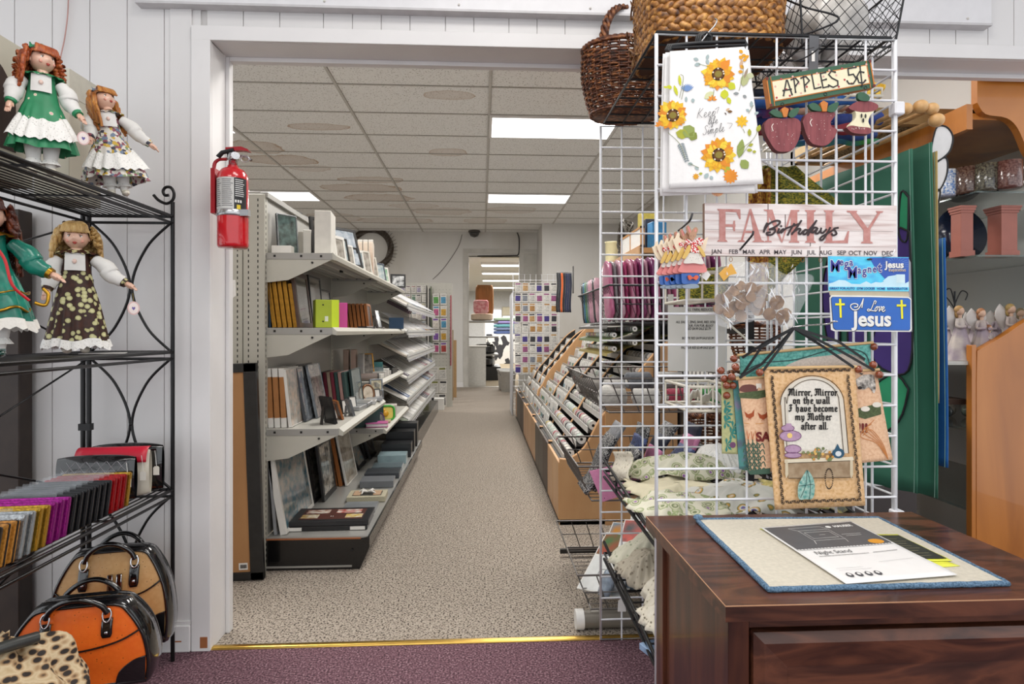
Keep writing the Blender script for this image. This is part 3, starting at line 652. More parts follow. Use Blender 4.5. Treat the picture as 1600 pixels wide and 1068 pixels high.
# leopard bag
leo = ramp_mat('leopard_fur', [(0, '#1b1411'), (.34, '#271d17'), (.40, '#8a6b4a'), (.50, '#b0946f'), (.66, '#c8b492'), (1, '#b39a74')], 44, kind='voronoi', r=.75, bump=.3, aniso=(1, 1, 1.7))
t = thing('slouchy_handbag', 'leopard print slouchy handbag with olive and blue straps, front left corner', 'handbag', (-1.06, 1.40, SH[0]+.006))
def lf(u, v):
    a = 2*PI*u; ph = PI*v; r = 1+.10*math.sin(a*3+v*7)+.06*math.sin(a*7-v*11)+.05*math.sin(v*24+a*2)
    return (.165*r*math.sin(ph)*math.cos(a), .115*r*math.sin(ph)*math.sin(a), .135-.135*math.cos(ph)*(1 if ph < PI/2 else r))
MB().grid(lf, 60, 36, leo).build('body', t)
olive = M('#4b4c3f', .35, var=.25, s=30)
b = MB()
for k in range(4): b.tube(spline([(-.17+.02*k, -.09, .10+.03*k), (-.06, -.13-.008*k, .13+.035*k), (.05, -.125, .15+.03*k), (.13, -.08, .12+.02*k), (.16, 0, .08)], 6), .008-.001*k, olive, 8)
b.build('strap', t)
b = MB(); b.tube(spline([(-.16, -.10, .18), (-.10, -.12, .23), (0, -.09, .285), (.06, 0, .28)], 6), .013, M('#3a3b38', .3), 8)
b.build('strap', t)
b = MB(); b.prism(arc(0, .05, .024, 0, PI, 10)+[(-.02, 0), (.02, 0)], -.003, .003, M('#33425a', .4), X=T(-.105, -.145, .165, PI/2-.2, 0, .3)); b.ball((-.108, -.152, .21), (.006, .004, .004), chrome, 8, 6); b.build('blue_strap_end', t)
# ================================================================ white gridwall tower with hanging goods
wire = M('#e3e4e8', .28, .0, var=.05, s=30, coat=.4)
def loc_of(vs):
    xs = [v[0] for v in vs]; ys = [v[1] for v in vs]; zs = [v[2] for v in vs]
    return Vector(((min(xs)+max(xs))/2, (min(ys)+max(ys))/2, min(zs)))
def wb(b, name, t=None, **k):          # build from world coordinates, under t or as a thing of its own
    c = t.matrix_basis.to_translation() if t else loc_of(b.v)
    b.v = [(x-c[0], y-c[1], z-c[2]) for x, y, z in b.v]
    return b.build(name, t, (0, 0, 0) if t else c, **k)
def wt(name, label, cat, c, group=None): return thing(name, label, cat, c, group=group)
def zp(b, pts, fn, th, m, side=None, e=0):        # cut-out with thickness, drawn in the coordinates of a map fn
    a = sum(pts[i][0]*pts[(i+1) % len(pts)][1]-pts[(i+1) % len(pts)][0]*pts[i][1] for i in range(len(pts)))
    if a > 0: pts = pts[::-1]
    n = len(pts); f = [Vector(fn(x, y))-Vector((0, e, 0)) for x, y in pts]; k = [v+Vector((0, th, 0)) for v in f]
    b.add(f+k, [tuple(range(n)), tuple(range(2*n-1, n-1, -1))], m); b.add(f+k, [((i+1) % n, i, n+i, n+(i+1) % n) for i in range(n)], side or m)
    return b
def zf(b, pts, fn, m, e=.0006):
    a = sum(pts[i][0]*pts[(i+1) % len(pts)][1]-pts[(i+1) % len(pts)][0]*pts[i][1] for i in range(len(pts)))
    if a > 0: pts = pts[::-1]
    e += len(b.f)*1.5e-6
    b.add([Vector(fn(x, y))-Vector((0, e, 0)) for x, y in pts], [tuple(range(len(pts)))], m)
def zs(b, lines, wd, fn, m, e=.0009, nib=None, smooth=False):
    L = [[tuple(v) for v in spline(l_, 5)] for l_ in lines] if smooth else lines
    b.strokes(L, wd, m, lambda x, y: Vector(fn(x, y))-Vector((0, e+len(b.f)*1.5e-6, 0)), nib)
def ZM(ox, oy, s, Y): return lambda x, y: at(ox+x/s, oy+y/s, Y)

GX0, GX1, GA, GB = .428, 1.035, 1.45, 2.11
def grid_panel(label, loc, rz, w=.607, h=1.828, nx=8, nz=24, cat='grid panel', name='gridwall_panel', group=None, m=wire, r=.0032, fr=.005):
    t = thing(name, label, cat, loc, rz, group)
    b = MB(); b.tube([(0, 0, fr), (w, 0, fr), (w, 0, h), (0, 0, h)], fr, m, 8, True); b.build('outer_frame', t)
    b = MB()
    for i in range(1, nx): b.bar((w*i/nx, .002, 0), (w*i/nx, .002, h), r, m)
    b.build('vertical_wires', t)
    b = MB()
    for i in range(1, nz): b.bar((0, -.003, h*i/nz), (w, -.003, h*i/nz), r, m)
    b.build('horizontal_wires', t)
    return t
grid_panel('front white wire grid panel, hung with towel, tapestries and magnets', (GX0, GA, 0), 0)
grid_panel('rear white wire grid panel standing on the brass floor strip', (GX0-.006, GB, 0), 0)
grid_panel('side white wire grid panel along the green flag', (GX1+.004, GA+.012, 0), PI/2, w=.64)
for z in (1.64, .62):
    tag(wb(MB().cbox(GX1-.008, GX1+.018, GA-.012, GA+.016, z, z+.032, .003, M('#e6e6ea', .4)), 'connector_clip'), 'white plastic clip joining the grid panels, %s on the right post' % ('high up' if z > 1 else 'low down'), 'clip')
# black top shelf with brackets, and two lower black wire shelves
bw = M('#1e1f22', .4, .3, var=.2)
def black_shelf(label, z, slope=0, lip=.03, drop=.0):
    t = thing('wire_shelf', label, 'shelf', (GX0+.004, GA+.008, z))
    W_, D_ = GX1-GX0-.012, GB-GA-.02
    b = MB(); b.tube([(0, 0, 0), (W_, 0, 0), (W_, D_, slope), (0, D_, slope)], .0045, bw, 8, True)
    for i in range(1, 9): b.bar((W_*i/9, 0, 0), (W_*i/9, D_, slope), .003, bw)
    for i in range(1, 9): b.bar((0, D_*i/9, slope*i/9+.003), (W_, D_*i/9, slope*i/9+.003), .003, bw)
    b.build('deck', t)
    if lip:
        for x in (0, W_):
            b = MB(); b.bar((x, -.0, -.0), (x, D_, slope+lip*.8), .005, bw); b.bar((x, 0, -.02), (x, D_, slope-.02), .005, bw)
            for q in (.35, .7): b.bar((x, D_*q, slope*q-.02), (x, D_*q, slope*q+lip*q*.8), .004, bw)
            b.build('bracket', t)
    return t
black_shelf('black wire grid shelf lying on top of the two white grid panels', 1.838, 0, 0)
black_shelf('black wire shelf heaped with embroidered table linen', .585, .02, .05)
black_shelf('low black wire shelf heaped with crocheted doilies', .285, .03, .05)

# ---- wicker baskets and wire basket on top
weave = lambda a, b_, c: ramp_mat('wicker', [(.3, a), (.5, b_), (.72, c)], 60, 3, r=.5, bump=.5)
sea = weave('#45240d', '#946026', '#cd9850')
t = thing('woven_basket', 'large honey coloured braided basket on top of the grid panels', 'basket', (.625, 1.64, 1.852))
W_, D_, Hb = .385, .30, .27
def per(u, z):   # rounded rectangle
    a = 2*PI*u; c, s_ = math.cos(a), math.sin(a); p = 3.4; k = (abs(c)**p+abs(s_)**p)**(-1/p); g = 1-.06*(1-z/Hb)
    return Vector((W_/2*k*c*g, D_/2*k*s_*g, z))
b = MB()
for row in range(7):
    z = .018+row*.038; n = 46
    for i in range(n):
        for sd in (0, 1):
            u = (i+.5*sd)/n; p = per(u, z+(.0095 if sd else -.0095)); q = per(u+.012, z+(.0095 if sd else -.0095)); d = (q-p).normalized(); up = Vector((0, 0, 1))*( .55 if sd == 0 else -.55)
            ax = (d+up).normalized(); nn = Vector((p.x/W_, p.y/D_, 0)).normalized(); b3 = ax.cross(nn).normalized()
            Mx = Matrix((( ax.x, nn.x, b3.x, p.x), (ax.y, nn.y, b3.y, p.y), (ax.z, nn.z, b3.z, p.z), (0, 0, 0, 1)))
            b.ball((0, 0, 0), (.0235, .008, .0105), sea, 6, 5, X=Mx)
b.build('braided_wall', t)
b = MB(); b.grid(lambda u, v: per(u, v*Hb)*.965 if True else 0, 40, 2, M('#5a3417', .8)); b.box(-W_/2*.93, W_/2*.93, -D_/2*.93, D_/2*.93, 0, .006, M('#4e2d15', .8)); b.build('basket_base', t)
rd = weave('#2c150c', '#5f3118', '#a56a3a')
def wicker(label, c, rx, ry, h, handle, rows=26, n=30):
    t = thing('wicker_basket', label, 'basket', c)
    b = MB()
    for r_ in range(rows):
        q = r_/(rows-1); z = .004+h*q; bul = .80+.24*math.sin(min(1, q*1.05)*PI*.62)-.05*q*q
        pts = []
        for i in range(n*3):
            a = 2*PI*i/(n*3); w_ = .0035*(1 if ((i//3+r_) % 2) else -1); pts.append(((rx*bul+w_)*math.cos(a), (ry*bul+w_)*math.sin(a), z+.004*math.sin(a*2)*q))
        b.tube(pts, .0038*R.uniform(.8, 1.15), rd, 5, True)
    b.build('woven_wall', t)
    b = MB()
    for i in range(n):
        a = 2*PI*i/n; pts = []
        for k in range(9):
            q = k/8; bul = .80+.24*math.sin(min(1, q*1.05)*PI*.62)-.05*q*q; pts.append((rx*bul*math.cos(a), ry*bul*math.sin(a), h*q))
        b.tube(pts, .003, rd, 5)
    b.build('stakes', t)
    b = MB()
    for k in range(3): b.tube([((rx*1.0)*math.cos(a)+.004*math.cos(a*14+k*2), (ry*1.0)*math.sin(a)+.004*math.sin(a*14+k*2), h+.006+.006*math.sin(a*14+k*2.1)) for a in [2*PI*i/120 for i in range(120)]], .005, rd, 6, True)
    b.build('rim', t)
    b = MB(); b.lathe([(0, .002), (rx*.84, .002), (rx*.86, .008), (0, .008)], rd, 24, sy=ry/rx); b.build('base', t)
    if handle:
        b = MB()
        for k in range(4):
            b.tube([(handle[0]*math.cos(a)+.010*math.cos(a*9+k*1.6), .010*math.sin(a*9+k*1.6), h+handle[1]*math.sin(a)) for a in [PI*i/50 for i in range(51)]], .007, rd, 6, X=T(0, 0, 0, 0, 0, handle[2]))
        b.build('handle', t)
    return t
wicker('dark willow basket with twisted handle, overhanging the left end of the top shelf', (.505, 2.09, 1.856), .150, .115, .225, (.10, .16, .5))
t = thing('twig_nest', 'tangled twig bundle between the willow basket and the braided basket', 'twig bundle', (.475, 1.69, 1.85))
b = MB()
for i in range(70):
    a = R.uniform(0, 6.28); r0 = R.uniform(.02, .05); z = R.uniform(0, .26); pts = []
    for k in range(6): a += R.uniform(.3, .8); pts.append(((r0+R.uniform(-.01, .01))*math.cos(a), (r0+.02)*math.sin(a), max(.003, z+R.uniform(-.03, .03))))
    b.tube(spline(pts, 3), R.uniform(.0015, .003), weave('#3a2412', '#7d5430', '#c09a66') if i == 0 else b.mats[0], 5)
b.build('twigs', t)
t = thing('wire_basket', 'black diamond mesh wire basket with wire handle at the right end of the top shelf', 'basket', (.965, 1.66, 1.85))
b = MB(); wx, wy, wh = .125, .13, .17
f_ = lambda s_, z: (wx*(1+.16*z/wh), wy*(1+.16*z/wh))
for k in range(4):
    def side(u, z, k=k):
        a, c = f_(0, z); P = [(-a, -c), (a, -c), (a, c), (-a, c)]; p, q = P[k], P[(k+1) % 4]; return (p[0]+(q[0]-p[0])*u, p[1]+(q[1]-p[1])*u, z)
    for i in range(-5, 9):
        for sg in (1, -1):
            u0 = i/8; u1 = u0+sg*.625
            lo, hi = 0.0, 1.0; pts = []
            for j in range(11):
                q = j/10; u = u0+(u1-u0)*q+(.0 if sg > 0 else .25)
                if -.001 <= u <= 1.001: pts.append(side(u, wh*q))
            if len(pts) > 1: b.tube(pts, .0011, bw, 4)
b.build('mesh_sides', t)
b = MB()
for z, r in ((0, .003), (wh, .0035)): a, c = f_(0, z); b.tube([(-a, -c, z), (a, -c, z), (a, c, z), (-a, c, z)], r, bw, 6, True)
for sx in (-1, 1):
    for sy in (-1, 1): b.bar((sx*wx, sy*wy, 0), (sx*wx*1.16, sy*wy*1.16, wh), .003, bw)
b.build('wire_frame', t)
b = MB(); b.tube(spline([(-.145, -.05, wh), (-.12, -.13, .10), (-.05, -.17, .05), (-.12, -.12, 0.03)], 6), .0025, bw, 6); b.build('handle', t)
tag(wb(MB().grid(lambda u, v: Vector((.965, 1.66, 1.86))+Vector((.10*math.cos(2*PI*u)*math.sin(PI*v)*(1+.2*math.sin(u*29)), .10*math.sin(2*PI*u)*math.sin(PI*v)*(1+.2*math.sin(u*17+v*9)), .10+.015*math.sin(u*37)-.085*math.cos(PI*v))), 40, 16, M('#c9c5bf', .25, var=.25, s=30)), 'plastic_bag'), 'crumpled pale plastic bag inside the black diamond mesh basket', 'plastic bag')
t = thing('price_channel', 'dark grey metal strip hooked over the top rail beside the apple sign', 'metal strip', at(1269, 110, GA-.008))
c = t.location
b = MB(); P = [at(1265, 55, GA-.012), at(1280, 57, GA-.012), at(1278, 112, GA-.012), at(1264, 112, GA-.012)]
b.add([p-c for p in P]+[p-c+Vector((0, .003, 0)) for p in P], [(0, 1, 2, 3), (7, 6, 5, 4), (0, 4, 5, 1), (1, 5, 6, 2), (2, 6, 7, 3), (3, 7, 4, 0)], M('#55565a', .5)); b.build('strip', t)
b = MB(); zf(b, [(1268, 80), (1273, 80), (1273, 96), (1268, 96)], lambda x, y: at(x, y, GA-.0125)-c, white); b.build('sticker', t)
b = MB(); b.tube(spline([at(1296, 52, GA-.03), at(1280, 74, GA-.05), at(1262, 88, GA-.03), at(1240, 96, GA-.01)], 6), .002, bw, 6)
b.tube(spline([at(1272, 74, GA-.02), at(1240, 84, GA-.02), at(1216, 103, GA-.02), at(1214, 118, GA-.02)], 6), .0007, bw, 4)
tag(wb(b, 'hanging_wire'), 'bent black wire looped from the top rail down to the apple sign', 'wire')

# ---- script lettering (own pen strokes)
SC = {'K': (1.3, [[(.55, 2), (.3, 1), (.15, 0)], [(1.2, 1.9), (.6, 1.15), (.38, .95), (.7, .5), (1.2, 0)]]), 'e': (.75, [[(.0, .3), (.35, .5), (.5, .8), (.33, 1), (.12, .7), (.18, .15), (.45, 0), (.75, .3)]]),
 'p': (.85, [[(.0, .4), (.22, 1), (.1, .1), (-.12, -.9)], [(.15, .6), (.4, 1), (.62, .75), (.5, .15), (.2, .05)]]), 'l': (.5, [[(0, .3), (.4, 1.4), (.42, 2), (.2, 1.7), (.1, .4), (.22, 0), (.5, .3)]]),
 'i': (.45, [[(0, .4), (.2, 1), (.12, .2), (.25, 0), (.45, .3)], [(.26, 1.35), (.30, 1.43)]]), 'f': (.55, [[(0, .3), (.45, 1.5), (.42, 2), (.22, 1.6), (.1, .2), (-.05, -.8), (-.2, -.9), (-.1, -.4), (.3, .2), (.6, .35)]]),
 'S': (1.0, [[(1.0, 1.8), (.75, 2.05), (.4, 1.75), (.55, 1.3), (.8, .8), (.6, .1), (.15, 0), (.0, .35)]]), 'm': (1.2, [[(0, .4), (.15, .95), (.08, 0)], [(.1, .5), (.35, 1), (.45, .8), (.4, 0)], [(.42, .5), (.7, 1), (.8, .8), (.75, .2), (.9, 0), (1.2, .35)]]),
 'B': (1.25, [[(.35, 1.9), (.15, 1), (0, .1)], [(.1, 1.0), (.5, 1.8), (1.0, 2.1), (1.2, 1.9), (.9, 1.3), (.45, 1.05), (.85, 1.0), (1.0, .6), (.75, .1), (.3, -.1), (.15, .15), (.4, .4)]]), 'r': (.6, [[(0, .3), (.2, 1.1), (.1, 0)], [(.12, .5), (.4, 1.0), (.62, .95)]]),
 't': (.55, [[(.5, 1.9), (.25, 1), (.1, .15), (.25, 0), (.55, .3)], [(0, 1.25), (.65, 1.4)]]), 'h': (.85, [[(.5, 2.1), (.2, 1), (.05, 0)], [(.1, .4), (.4, 1), (.6, .9), (.5, .2), (.62, 0), (.85, .3)]]),
 'd': (.95, [[(.6, .85), (.3, .9), (.05, .4), (.2, 0), (.5, .4), (.75, 1.2), (1.0, 2.1)], [(.75, 1.2), (.55, .3), (.65, 0), (.95, .3)]]), 'a': (.8, [[(.6, .85), (.3, .95), (.05, .4), (.2, 0), (.5, .4), (.65, .95), (.52, .2), (.6, 0), (.8, .3)]]),
 'y': (.8, [[(0, .5), (.2, 1), (.15, .3), (.3, .05), (.55, .5), (.7, 1), (.5, 0), (.1, -.9), (-.2, -.9), (-.05, -.5), (.5, -.1), (.85, .3)]]), 's': (.6, [[(0, .3), (.4, 1.05), (.35, .7), (.5, .25), (.3, 0), (.05, .1)]]),
 'I': (1.2, [[(1.3, 2.1), (1.1, .8), (.5, 0), (0, .25), (-.1, .8), (.4, 1.2), (.8, .9), (.6, .6), (.35, .7)]]), 'L': (1.3, [[(1.2, 1.5), (1.35, 2), (1.0, 2.1), (.8, 1.3), (.5, .3), (.1, 0), (-.2, .15), (0, .4), (.6, .15), (1.3, .05)]]),
 'o': (.7, [[(.35, .95), (.05, .5), (.2, 0), (.5, .4), (.38, .95), (.7, .85)]]), 'v': (.7, [[(0, .8), (.2, .95), (.25, .05), (.55, .6), (.55, 1), (.75, .85)]])}
def script(txt, x, y, sz, ang=0, shear=.25, kern=1.0):     # y down in map units
    out = []; cx = 0; ca, sa = math.cos(ang), math.sin(ang)
    for ch in txt:
        if ch == ' ': cx += .7; continue
        adv, ls = SC[ch]
        for l_ in ls:
            o = []
            for v in spline(l_, 5): px = (cx+v.x+v.y*shear)*sz; py = -v.y*sz; o.append((x+px*ca-py*sa, y+px*sa+py*ca))
            out.append(o)
        cx += adv*kern
    return out
# ---- sunflower tea towels
TY = 1.385
tw = M('#eeecea', .85, var=.03, s=80, bump=.15)
def towel(name, label, corners, Y, folds, group):
    c = at(corners[0][0], corners[2][1], Y)
    t = thing(name, label, 'tea towel', c, group=group)
    TL, TR, BR, BL = corners
    def f(u, v, e=0):     # v down
        ax = TL[0]+(TR[0]-TL[0])*u; ay = TL[1]+(TR[1]-TL[1])*u; bx = BL[0]+(BR[0]-BL[0])*u; by = BL[1]+(BR[1]-BL[1])*u
        px = ax+(bx-ax)*v**.7 if True else 0; py = ay+(by-ay)*v
        if v < .08: px += 0
        return at(px, py, Y+folds(u, v)-e)-c
    b = MB(); b.grid(lambda u, v: f(u, v), 40, 24, tw, -.0012); return t, b, f, c
fold1 = lambda u, v: .004*math.sin(u*9+1)*v+.010*max(0, .18-u)*5*v+.003*math.sin(u*3.1)
for k, (cs, Y) in enumerate([([(1036, 84), (1170, 78), (1184, 301), (1031, 306)], TY+.022), ([(1040, 82), (1166, 76), (1180, 302), (1034, 300)], TY+.012)]):
    t, b, f, c = towel('tea_towel', ['white sunflower tea towel hanging rearmost, its hem showing lowest', 'white sunflower tea towel hanging in the middle of the three'][k], cs, Y, fold1, None)
    b.build('cloth', t)
    b = MB()
    if k == 0:
        o = at(1121, 300, Y-.002)
        for i in range(11): a = PI+i*PI/10; b.flat([(0, 0)]+[(.016*math.cos(a+q)*s_, .011*math.sin(a+q)*s_) for q, s_ in ((-.1, .8), (0, 1), (.1, .8))], M('#d9821f', .7), lambda x, y, o=o, c=c: Vector((x, 0, y))+o-c)
        b.build('flower_print', t)
t, b, f, c = towel('tea_towel', 'front white tea towel printed with sunflowers and the words Keep life Simple', [(1047, 80), (1163, 73), (1193, 287), (1045, 294)], TY, fold1, None)
b.build('cloth', t)
def inv(px, py):     # photo place to towel surface
    v = (py-(80+(73-80)*.5))/(210+0); v = (py-76.5)/(290.5-76.5); v = max(0, min(1, v)); lx = 47+1000+(1045-1047)*v**.7; rx = 1163+(1193-1163)*v**.7
    return (px-lx)/(rx-lx), v
def tf(zx, zy, e=.0015): u, v = inv(900+zx/3.3375, zy/3.3375); return f(u, v, e)
yy = [M('#eebb24', .7, var=.2, s=200), M('#e3a019', .7, var=.2, s=200), M('#f2cf3c', .7, var=.2, s=200), M('#e08a22', .7)]
b = MB()
def flower(cx, cy, r, cr, n=15, sq=1.0):
    for layer, k in ((0, 1.0), (1, .86)):
        for i in range(n):
            a = 2*PI*(i+.5*layer)/n+R.uniform(-.08, .08); rl = r*k*R.uniform(.88, 1.08); wd = r*.26; ca, sa = math.cos(a), math.sin(a)
            pts = [(cx+ca*q*rl-sa*w_*wd, cy+(sa*q*rl+ca*w_*wd)*sq) for q, w_ in ((.2, 0), (.45, -.7), (.75, -.75), (1, 0), (.75, .75), (.45, .7))]
            zf(b, pts, lambda x, y: tf(x, y, .0012+.0004*layer+i*.00001), R.choice(yy), 0)
    zf(b, circ(cx, cy, cr, 16, cr*sq), lambda x, y: tf(x, y, .0022), M('#6b4218', .8), 0); zf(b, circ(cx, cy, cr*.55, 12, cr*.5*sq), lambda x, y: tf(x, y, .0026), M('#8a7a30', .8), 0)
    for i in range(16): a = i*.39; zf(b, circ(cx+cr*.85*math.cos(a), cy+cr*.85*sq*math.sin(a), cr*.13, 6), lambda x, y: tf(x, y, .0028), M('#2c1a12' if i % 3 else '#efe6d0', .8), 0)
flower(742, 388, 88, 34); flower(505, 590, 84, 34); flower(745, 808, 92, 36)
def leaf(x, y, a, l_, w_, m):
    ca, sa = math.cos(a), math.sin(a); pts = [(x+ca*q*l_-sa*k*w_, y+sa*q*l_+ca*k*w_) for q, k in ((0, 0), (.25, -.8), (.6, -1), (.85, -.5), (1, 0), (.85, .5), (.6, 1), (.25, .8))]
    zf(b, pts, lambda x, y: tf(x, y, .0010), m, 0)
gl, gg, gy, gb = M('#a9ab34', .7), M('#8f9e52', .7), M('#c8cc2b', .7), M('#a3b4b4', .7)
for a_ in [(640, 310, 3.5, 30, 9, gb), (650, 330, 3.0, 34, 10, gb), (682, 310, -1.3, 28, 9, gb), (690, 335, 4.4, 30, 9, gb), (790, 440, .6, 50, 20, gy), (775, 470, 1.6, 50, 22, gy), (790, 510, 1.2, 40, 12, gy), (720, 480, 2.6, 60, 18, M('#cfd2a5', .7)), (870, 460, -1.3, 70, 22, M('#b3b783', .7)), (890, 400, .3, 40, 16, M('#c0c39b', .7)),
        (560, 650, .8, 80, 34, gg), (520, 680, .3, 70, 26, gl), (590, 690, .6, 50, 24, M('#7f8b3a', .7)), (600, 520, -.2, 20, 11, gb), (575, 525, -1.6, 30, 7, gb), (530, 490, -1.9, 60, 9, gy), (545, 440, -1.7, 60, 8, gy), (500, 450, -2.6, 30, 10, gy), (480, 445, -2.9, 26, 6, gy),
        (850, 830, -1.4, 100, 20, gg), (860, 840, .9, 60, 24, gg), (905, 720, -1.6, 40, 10, gl), (945, 700, -1.2, 40, 12, gl), (890, 790, .1, 30, 9, gl), (900, 770, -.4, 26, 8, gl), (920, 800, .1, 20, 8, gl), (800, 870, 2.2, 40, 18, gl), (610, 850, 3.3, 28, 9, gb), (640, 880, 3.8, 26, 8, gb), (690, 900, 2.2, 34, 12, gb), (700, 915, 1.0, 24, 9, gb), (660, 900, 3.0, 20, 7, gl),
        (915, 570, -1.6, 34, 9, gb), (930, 605, -.3, 24, 8, gb), (905, 590, -2.6, 22, 7, gb), (850, 495, 3.2, 30, 8, M('#8e9494', .7)), (870, 505, .6, 24, 8, M('#8e9494', .7)), (860, 370, -1.5, 50, 9, M('#c9a78a', .7)), (875, 420, -1.2, 60, 7, M('#9c8a72', .7))]: leaf(*a_)
for x, y in [(850, 270), (862, 300), (880, 315), (870, 330), (845, 380), (855, 350), (850, 300)]: leaf(x, y, R.uniform(-1, 1), 26, 9, yy[1])
for x, y, n, r, m in [(865, 640, 8, 34, yy[0]), (710, 520, 5, 26, yy[3]), (625, 915, 8, 18, yy[1]), (806, 922, 12, 40, yy[3]), (440, 640, 6, 30, yy[3]), (455, 560, 5, 22, yy[0])]:
    for i in range(n): a = (2*PI*i/n if n > 6 else -PI+PI*i/(n-1)); leaf(x, y, a, r, r*.22, m)
for l_ in [[(640, 330), (700, 350)], [(850, 480), (870, 400), (870, 350)], [(480, 680), (540, 740), (570, 820)], [(850, 790), (920, 740), (950, 690)], [(860, 820), (920, 740)], [(590, 845), (640, 870)], [(870, 680), (880, 700)], [(540, 500), (560, 400), (545, 380)], [(550, 510), (565, 440)], [(712, 520), (720, 470)], [(900, 600), (925, 560)]]:
    zs(b, [l_], 3, lambda x, y: tf(x, y, .0011), M('#77804e', .7), 0, smooth=True)
for i in range(9):
    x, y = 545+i*4, 740+i*11
    leaf(x, y, 2.4, 22-i, 5, M('#8c979a', .7)); leaf(x, y, .2, 22-i, 5, M('#8c979a', .7))
for i in range(9): leaf(580, 470, -PI/2+(i-4)*.24, 42, 4, M('#6f8fc0', .7))
leaf(790, 585, .1, 26, 7, M('#7a5526', .7)); leaf(782, 580, -.5, 22, 6, M('#d8b48a', .7)); leaf(775, 590, .9, 16, 3, M('#3a2a1a', .7))
b.build('sunflower_print', t)
b = MB(); gi = M('#5b5c5e', .7)
wf = lambda x, y: tf(x, y, .0030)
for s_ in (script('Keep', 628, 612, 25, -.08, .2, 1.15), script('life', 690, 648, 19, -.12, .25, 1.25), script('Simple', 662, 700, 22, -.12, .2, 1.1)): b.strokes(s_, 2.7, gi, wf)
b.strokes([[tuple(v) for v in spline([(725, 572), (745, 560), (735, 590)], 5)], [tuple(v) for v in spline([(790, 645), (815, 650), (800, 675)], 5)]], 2.2, gi, wf); b.build('lettering', t)
# hangers
for k, (yo, lb) in enumerate([(.0, 'front black hanger holding the sunflower towels'), (.012, 'black hanger just behind the front one'), (.022, 'rearmost black hanger over the towels')]):
    Y = TY+.004+yo; zz = ZM(900, 0, 3.3375, Y); dx = -10*k
    b = MB(); b.tube([zz(490+dx, 262), zz(498+dx, 238), zz(640+dx, 225), zz(880+dx, 214), zz(890+dx, 240)], .0045, bw, 8); b.tube([zz(500+dx, 250), zz(880+dx, 234)], .003, bw, 6); b.tube([zz(645+dx, 222), zz(650+dx, 190), zz(680+dx, 168), zz(708+dx, 190), zz(705+dx, 218)], .0035, bw, 6)
    if k == 0: b.tube(spline([zz(655, 215), zz(690, 170), zz(722, 135), zz(735, 105), zz(722, 98)], 5), .0020, M('#9a9a9c', .2, 1), 6)
    tag(wb(b, 'clothes_hanger'), lb, 'hanger')

# ---- Apples sign and wooden apples
SY = 1.415
z8 = ZM(1100, 60, 5.0, SY)
t = wt('apple_sign', 'small wooden sign with green border reading APPLES 5¢', 'sign', at(1285, 150, SY))
grn = M('#2f5b41', .5, var=.12, s=50); ora = M('#c9782a', .5, var=.15, s=60); crm = M('#e9e1c0', .6, var=.05, s=90); inkb = M('#221d20', .6)
Q = [(482, 305), (1300, 168), (1336, 380), (516, 536)]
def ins(k, ky=None):
    ky = ky or k; c = [(Q[0][0]+Q[2][0])/2, (Q[0][1]+Q[2][1])/2]
    bil = lambda u, v: tuple((Q[0][i]*(1-u)+Q[1][i]*u)*(1-v)+(Q[3][i]*(1-u)+Q[2][i]*u)*v for i in (0, 1))
    return [bil(k, ky), bil(1-k, ky), bil(1-k, 1-ky), bil(k, 1-ky)]
b = MB(); zp(b, Q, z8, .018, grn, ora); wb(b, 'board', t, bev=.0008)
b = MB(); zf(b, ins(.045, .15), z8, ora, .0012); zf(b, ins(.052, .185), z8, crm, .0016)
for u0, u1 in ((.0, .012), (.04, .047), (.953, .96), (.988, 1.)):
    bil = lambda u, v: tuple((Q[0][i]*(1-u)+Q[1][i]*u)*(1-v)+(Q[3][i]*(1-u)+Q[2][i]*u)*v for i in (0, 1)); zf(b, [bil(u0, 0), bil(u1, 0), bil(u1, 1), bil(u0, 1)], z8, ora, .0010)
for u, v in [(0.01, .05), (.99, .05), (.99, .95), (.01, .95)]: q = bil(u, v); zf(b, circ(q[0], q[1], 12, 10), z8, M('#6b2420', .6), .0018)
for x, y in [(555, 378), (600, 320), (668, 450), (690, 300), (755, 430), (800, 380), (880, 275), (892, 362), (930, 300), (975, 252), (1075, 238), (1030, 290), (1095, 325), (1050, 380), (1150, 355), (1170, 225), (1265, 205), (1285, 295), (1250, 340), (565, 465), (640, 400), (740, 355)]:
    zf(b, circ(x, y, 9, 8), z8, M('#b5434a' if (x*7+y) % 3 else '#d9a9a0', .6), .0018)
wb(b, 'painted_face', t)
b = MB(); AP = [[(618, 448), (640, 330), (648, 330), (684, 440)], [(616, 410), (676, 400)], [(712, 422), (698, 316)], [(678, 324), (712, 314), (736, 342), (712, 374)], [(786, 414), (772, 302)], [(754, 312), (792, 300), (820, 332), (790, 364)], [(838, 288), (858, 396), (908, 384)], [(905, 278), (926, 388), (968, 378)], [(905, 278), (945, 268)], [(915, 332), (950, 322)],
    [(1020, 266), (990, 258), (970, 285), (995, 312), (1040, 335), (1042, 368), (1005, 384), (970, 368)], [(1182, 228), (1120, 240), (1126, 290), (1162, 282), (1186, 318), (1162, 356), (1128, 356), (1114, 336)], [(1242, 268), (1212, 260), (1190, 300), (1206, 348), (1240, 350), (1256, 330)], [(1214, 222), (1232, 374)]]
zs(b, AP, 13, z8, inkb, .0024)
for l_ in AP:
    for p in (l_[0], l_[-1]): zf(b, circ(p[0], p[1], 7.5, 8), z8, inkb, .0025)
wb(b, 'lettering', t)
b = MB()
for x, y in ((612, 514), (948, 436), (1262, 386)): b.tube([z8(x+12*math.cos(a), y+12*math.sin(a)) for a in [2*PI*i/10 for i in range(10)]], .0009, bw, 5, True)
wb(b, 'wire_loops', t)
